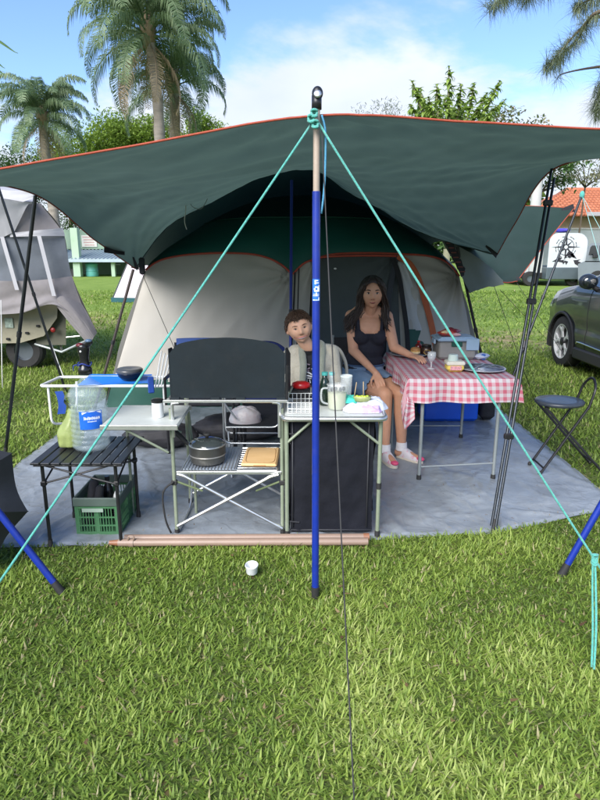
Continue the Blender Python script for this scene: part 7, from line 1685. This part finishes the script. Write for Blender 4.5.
def palm(label, base, h, L_, nf, seed, tilt=(0, 0), tr=.17, dry=5, ll=.62, skirt=True, group='queen palms rising behind the tarp', lo=-.5, w0=.034, dr=1.0):
    r = random.Random(seed); t = thing('palm_tree', label, 'palm tree', base, group); base = Vector(base); top = base+V(tilt[0], tilt[1], h)
    g = MB(); n = 20; pts = [base.lerp(top, i/n)+V(.12*math.sin(i*.35+seed), 0, 0)*(i/n) for i in range(n+1)]; g.tube(pts, [tr*(1.35-.5*i/n+(.10 if i % 2 else 0)) for i in range(n+1)], 12); obj('trunk', g, BARK, t, smooth=True)
    c = pts[-1]; g = MB(); g.lathe([(tr*.8, -.5), (tr*1.3, -.2), (tr*1.5, .2), (tr*.9, .55), (0, .8)], c, 12); obj('crown_shaft', g, M('brown_leaf_base', (.20, .15, .09), .9, 0, .3, 6, bump=.6, bscale=12), t, smooth=True)
    meshes = [tint_mesh('frond', *frond(L_, a_, d_, 84, ll, s_, w0=w0), LPALM) for a_, d_, s_ in ((1.15, 1.55*dr, 1), (.8, 1.6*dr, 2), (.35, 1.4*dr, 3), (-.1, 1.1*dr, 4), (1.35, 1.3*dr, 5))]
    drym = tint_mesh('dry_frond', *frond(L_*.75, -.7, .65, 40, ll*.7, 9, w0=w0), LDRY)
    for k in range(nf+dry):
        isd = k >= nf; az = 2.39996*k+r.uniform(-.3, .3); f = k/nf
        me = drym if isd else (meshes[4] if f < .2 else meshes[0] if f < .45 else meshes[1] if f < .68 else meshes[2] if f < .86 else meshes[3])
        o = bpy.data.objects.new('dry_frond' if isd else 'frond', me); COL.objects.link(o); o.parent = t
        o.location = c-base+V(math.cos(az)*.12, math.sin(az)*.12, .35-(.5*f if not isd else .7)); o.rotation_euler = (r.uniform(-.25, .25), r.uniform(-.12, .12), az); s = r.uniform(.85, 1.12); o.scale = (s, s, s)
    return t
pb1 = P(159, 110, 22); palm('tallest palm, its feathery crown cut by the top of the picture', (pb1.x, 22, 0), P(158, 26, 22).z-.2, 3.2, 40, 3, tilt=(-.15, 0), ll=.75, dry=7, dr=.80)
pb2 = P(172, 110, 25); palm('second palm with a lower grey green crown directly behind the tallest palm', (pb2.x, 25, 0), P(170, 84, 25).z, 2.8, 26, 8, tr=.2, dry=6, ll=.7, dr=.85)
pb3 = P(44, 120, 38); palm('small distant palm with round crown at the left of the picture', (pb3.x, 38, 0), P(42, 118, 38).z, 3.2, 32, 5, tr=.26, dry=6, ll=.9, w0=.045, dr=.72)
def clump_tree(name, label, base, h, crown_c, crown_r, nleaf, lsize, m, seed, group=None, cat='tree', nb=7, trunk=.12, lobes=14, gap=.0, barkm=None, aspect=.5, droopy=0.0, fill=1.0):
    r = random.Random(seed); t = thing(name, label, cat, base, group); base = Vector(base); cc = Vector(crown_c); R_ = Vector(crown_r)
    g = MB(); fork = V(base.x+(cc.x-base.x)*.4, base.y, max(cc.z-R_.z*.9, h*.3)); g.tube([base, base.lerp(fork, .5)+V(r.uniform(-.1, .1), 0, 0), fork], [trunk*1.3, trunk, trunk*.8], 9)
    L_ = []
    for i in range(lobes):
        a = r.uniform(0, 2*PI); zz = r.uniform(-.8, 1); rr = math.sqrt(max(0, 1-zz*zz))*r.uniform(.35, .85); c = cc+V(R_.x*rr*math.cos(a), R_.y*rr*math.sin(a), R_.z*zz*.75); L_.append((c, r.uniform(.28, .5)))
    for c, s in L_[:nb]: mid = fork.lerp(c, .5)+V(r.uniform(-.2, .2), r.uniform(-.2, .2), r.uniform(0, .2))*R_.x*.4; g.tube([fork, mid, c], [trunk*.6, trunk*.35, trunk*.12], 6)
    obj('trunk', g, barkm or BARK2, t, smooth=True)
    n = nleaf; rs = np.random.default_rng(seed); li = rs.integers(0, len(L_), n); cs = np.array([[*L_[i][0]] for i in range(len(L_))])[li]; ss = np.array([l[1] for l in L_])[li]
    dirs = rs.normal(size=(n, 3)); dirs /= np.linalg.norm(dirs, axis=1)[:, None]; rad = (rs.random(n)**.45)*ss; pos = cs+dirs*rad[:, None]*np.array(R_)[None]*fill
    ln = rs.uniform(.7, 1.3, n)*lsize; hgt = (pos[:, 2]-cc.z)/R_.z
    tint = np.clip(rs.beta(2, 2, n)*.7+.15+.0*hgt, 0, 1)
    me = leaf_mesh('crown', pos-np.array(base)[None], rs.uniform(0, 2*PI, n), rs.uniform(.4, 2.2, n)+droopy, ln, ln*aspect, tint, rs.uniform(.2, .9, n), 2)
    me.materials.append(m); o = bpy.data.objects.new('crown', me); COL.objects.link(o); o.parent = t
    return t
LB = leaf_mat('bright_leaf', (.06, .11, .018), (.14, .21, .035), (.26, .34, .07)); LD = leaf_mat('dark_leaf', (.02, .05, .015), (.045, .09, .025), (.09, .15, .04)); LG = leaf_mat('grey_leaf', (.10, .12, .08), (.20, .22, .17), (.32, .34, .28)); LMID = leaf_mat('light_green_leaf', (.10, .15, .03), (.17, .25, .05), (.26, .34, .09), .45); LPN = leaf_mat('pine_needle', (.06, .085, .04), (.12, .15, .085), (.22, .25, .15))
def tree_at(label, px, ptop, Y, rx, rz, nleaf, ls, m, seed, name='tree', **k):
    top = P(px, ptop, Y); return clump_tree(name, label, (top.x, Y, 0), top.z-rz, (top.x, Y, top.z-rz), (rx, rx*.8, rz), nleaf, ls, m, seed, **k)
tree_at('bushy bright green tree left of the tall palm trunk', 108, 116, 46, 4.1, 3.0, 15000, .21, LB, 21, group='trees rising behind the left half of the tarp')
tree_at('bushy green tree in front of the tall palm trunks', 150, 118, 47, 3.3, 2.4, 9000, .20, LB, 24, group='trees rising behind the left half of the tarp')
tree_at('bushy bright green tree right of the tall palm trunk', 197, 113, 46, 2.8, 2.9, 10000, .20, LB, 22, group='trees rising behind the left half of the tarp')
tree_at('low dark green tree at the left edge above the tarp', 10, 140, 46, 3.5, 2.7, 10000, .19, LD, 23, group='trees rising behind the left half of the tarp')
tree_at('low mid green tree below the small distant palm', 62, 128, 46, 2.7, 2.6, 8000, .20, LB, 29, group='trees rising behind the left half of the tarp')
tree_at('dark evergreen tree beside the green pavilion', 62, 205, 44, 3.0, 2.6, 9000, .16, LD, 31, group='dark trees at the far edge of the lawn')
tree_at('dark evergreen tree far behind the taupe canvas tent', -20, 190, 46, 5, 3, 9000, .2, LD, 32, group='dark trees at the far edge of the lawn')
# hanging-leaved tree in the middle: leaf clusters of long drooping leaves on upright shoots
def shoot_tree(label, base, shoots, lsize, m, seed, nper=9, aspect=.34, trunk=.07):
    r = random.Random(seed); t = thing('tree', label, 'tree', base); base = Vector(base); g = MB(); pos = []; az = []; ln = []; tn = []
    low = base+V(0, 0, 1.6); g.tube([base, low], [trunk*1.5, trunk], 9)
    for (p, hgt) in shoots:
        p = Vector(p); foot_ = V(lerp(p.x, base.x, .55), p.y, p.z-hgt); g.tube([low, foot_, foot_.lerp(p, .6)+V(r.uniform(-.06, .06), 0, 0), p], [trunk*.7, .035, .025, .012], 6)
        for k in range(nper):
            f = 1-k/nper*.95; q = foot_.lerp(p, f)
            for j in range(7):
                pos.append(tuple(q-base)); az.append(r.uniform(0, 2*PI)); ln.append(lsize*r.uniform(.6, 1.2)*(.6+.5*(k > 1))); tn.append(min(1, max(0, r.betavariate(2, 2)*.8+.12)))
    obj('trunk', g, M('green_stem', (.17, .17, .10), .8), t, smooth=True); n = len(pos); rs = np.random.default_rng(seed)
    me = leaf_mesh('crown', np.array(pos), np.array(az), rs.uniform(.8, 1.9, n), np.array(ln), np.array(ln)*aspect, np.array(tn), rs.uniform(.5, 1.3, n), 3); me.materials.append(m); o = bpy.data.objects.new('crown', me); COL.objects.link(o); o.parent = t; return t
Ys = 13.0
sh = [(P(px, py, Ys+dy), hh) for px, py, hh, dy in ((449, 66, 1.3, 0), (437, 84, 1.0, .4), (461, 84, 1.0, .3), (412, 81, 1.0, -.3), (420, 92, .8, .5), (428, 97, .8, -.5), (474, 83, 1.0, -.2), (487, 93, .8, .3), (500, 81, 1.0, 0), (505, 100, .6, .6), (445, 100, .8, -.4), (465, 104, .7, .6), (480, 106, .6, -.3), (410, 104, .6, .5), (455, 108, .5, .9), (492, 112, .5, -.4), (430, 110, .5, .2))]
shoot_tree('leafy light green tree with large drooping leaves above the middle of the tarp', (P(455, 110, Ys).x, Ys, 0), sh, .17, LMID, 41, nper=16, aspect=.42)
tree_at('sparse small leaved tree just right of the large leaved one above the tarp', 512, 104, 33, 2.2, 1.3, 900, .22, leaf_mat('olive_leaf', (.06, .08, .03), (.12, .15, .05), (.26, .16, .10)), 42, trunk=.05, nb=9, lobes=16)
tree_at('thin grey twiggy bush above the tarp right of the centre pole', 384, 98, 16, .85, .7, 1300, .09, LG, 43, trunk=.03, nb=12, lobes=18, aspect=.2)
tree_at('small leaved tree behind the double black pole at the right', 545, 148, 32, 2.6, 1.1, 1500, .22, LD, 44, trunk=.06, nb=12, lobes=20, group='trees over the tiled roof')
tree_at('sparse branching tree above the tiled roof at the right edge', 590, 142, 34, 2.6, 1.2, 1700, .17, leaf_mat('pale_olive_leaf', (.10, .11, .06), (.2, .2, .12), (.30, .30, .18)), 45, trunk=.05, nb=14, lobes=18, group='trees over the tiled roof')
tree_at('low yellow green shrub behind the side fly sheet', 530, 190, 33, 1.3, 1.3, 1200, .3, LB, 46, trunk=.03, nb=8, lobes=10, name='shrub', cat='shrub')
# casuarina branches hanging in at the top right; trunk stands outside the frame
Yc = 7.5
cs_ = thing('casuarina_tree', 'wispy casuarina pine whose branches hang in at the top right corner', 'tree', (P(690, 300, Yc).x, Yc, 0))
tb = V(P(690, 300, Yc).x, Yc, 0); g = MB(); g.tube([tb, tb+V(.1, 0, 2.5), tb+V(-.05, 0, 6.5)], [.22, .18, .10], 12); obj('trunk', g, BARK2, cs_, smooth=True)
paths = [([(690, 60), (610, 12), (580, 30), (560, 52), (545, 68)], 1.0), ([(690, 90), (605, 18), (575, 42), (555, 60)], 1.0), ([(690, -40), (600, -30), (540, -20), (505, -2), (488, 8)], 1.0), ([(690, -20), (620, -10), (590, 0), (576, 6)], 1.0), ([(690, 70), (620, 66), (590, 68), (562, 74), (557, 80)], .12), ([(700, 60), (630, 48), (610, 62), (600, 90), (597, 112)], 1.6), ([(700, 40), (640, 42), (618, 70), (606, 108)], 1.6), ([(690, -30), (580, -20), (540, -8), (522, -2)], .8), ([(700, -60), (560, -50), (520, -25), (500, -4)], .8)]
rP = random.Random(4); pos = []; az = []; ln = []; tn = []; le = []
for pts, dens in paths:
    c = curve([P(x, y, Yc+rP.uniform(-.3, .3)) for x, y in pts], 26); g = MB(); g.tube(c, [.030*(1-i/26)**1.5+.003 for i in range(27)], 6); obj('branch', g, BARK2, cs_, smooth=True)
    for i in range(6, 27):
        for k in range(int(8*dens*(.5+i/26)) if dens > .2 else (2 if i > 20 else 0)):
            p = c[i]+V(rP.uniform(-.04, .04), rP.uniform(-.05, .05), rP.uniform(-.04, .04)); pos.append(p-tb); az.append(rP.choice([0, PI])+rP.uniform(-1.2, 1.2)); ln.append(rP.uniform(.12, .30)); tn.append(rP.random()); le.append(rP.uniform(.9, 2.6))
n = len(pos); rs = np.random.default_rng(4)
# every tuft is a small fan of needles
K = 5; P_ = np.repeat(np.array([tuple(q) for q in pos]), K, 0)+rs.normal(0, .012, (n*K, 3)); me = leaf_mesh('crown', P_, np.repeat(az, K)+rs.normal(0, .45, n*K), np.repeat(le, K)+rs.normal(0, .35, n*K), np.repeat(ln, K)*rs.uniform(.6, 1.1, n*K), np.full(n*K, .0042), np.clip(np.repeat(tn, K)+rs.normal(0, .1, n*K), 0, 1), rs.uniform(.3, 1.0, n*K), 3)
me.materials.append(LPN); o = bpy.data.objects.new('crown', me); COL.objects.link(o); o.parent = cs_
# broad leaf tips entering at the left edge
bl = thing('banana_plant', 'long green leaf tips pointing in from the left edge against the sky', 'plant', (P(-60, 300, 6).x, 6, 0)); bb = V(P(-60, 300, 6).x, 6, 0)
g = MB(); g.tube([bb, bb+V(0, 0, 2.4)], [.09, .06], 10); obj('stem', g, M('green_stem'), bl, smooth=True)
for a, b_3, w_ in (((-60, 40), (18, 53), .045), ((-60, 60), (4, 74), .05), ((-60, 55), (5, 68), .04), ((-60, 60), (-140, 90), .06)):
    p, q = bb+V(0, 0, 2.4), P(b_3[0], b_3[1], 6); m_ = P(a[0]*.55, a[1], 6); c = curve([p, m_, q], 20); g = MB(); g.grid(lambda u, v: c[round(u*20)]+V(0, (v-.5)*w_*2*math.sin(PI*min(u*.96+.02, 1)), (v-.5)*w_*math.sin(PI*min(u*.96+.02, 1))*(1.0)-.01*abs(v-.5)), 20, 4); obj('leaf', g, M('banana_leaf', (.13, .22, .06), .5, 0, .15, 12, trans=.3), bl, smooth=True)
# far tree belt that closes the horizon
rs = np.random.default_rng(77); n = 42000; bx = rs.uniform(-110, 110, n); clus = np.array([noise.noise((x*.09, 1.7, 0)) for x in bx]); hh = 3.6+3.0*clus; bz = rs.random(n)**.8*hh; by = 74+rs.normal(0, 2.0, n)
me = leaf_mesh('far_tree_belt', np.stack([bx, by, bz], 1), rs.uniform(0, 2*PI, n), rs.uniform(.4, 2.2, n), rs.uniform(.5, 1.0, n), rs.uniform(.3, .6, n), np.clip(rs.beta(2, 2, n), 0, 1), rs.uniform(.2, .9, n), 2); me.materials.append(LD)
o = bpy.data.objects.new('far_tree_belt', me); COL.objects.link(o); o['kind'] = 'stuff'; tag(o, 'dark belt of distant trees closing the far side of the lawn', 'trees')

# a few fallen leaves and torn grass bits
rs = np.random.default_rng(91)
def litter(name, label, n, x0, x1, y0, y1, z, m, ln, wd, cat):
    x = rs.uniform(x0, x1, n); y = rs.uniform(y0, y1, n)
    me = leaf_mesh(name, np.stack([x, y, np.full(n, z)], 1), rs.uniform(0, 2*PI, n), rs.uniform(1.35, 1.6, n), rs.uniform(*ln, n), rs.uniform(*wd, n), np.clip(rs.random(n), 0, 1), rs.uniform(-.25, .1, n), 3)
    me.materials.append(m); o = bpy.data.objects.new(name, me); COL.objects.link(o); o['kind'] = 'stuff'; tag(o, label, cat)
DRY = grass_mat('dry_leaf_bits', [(0, (.10, .06, .03)), (.5, (.20, .13, .06)), (1, (.34, .26, .13))], .2)
litter('fallen_leaves', 'small dry brown leaf scraps lying in the foreground grass', 70, -1.8, 1.8, 1.3, 3.0, .022, DRY, (.02, .045), (.008, .016), 'leaf litter')
litter('grass_clippings', 'loose grass bits and crumbs lying on the groundsheet', 260, -2.0, 2.0, 3.15, 4.6, .034, DRY, (.008, .03), (.002, .005), 'grass bits')
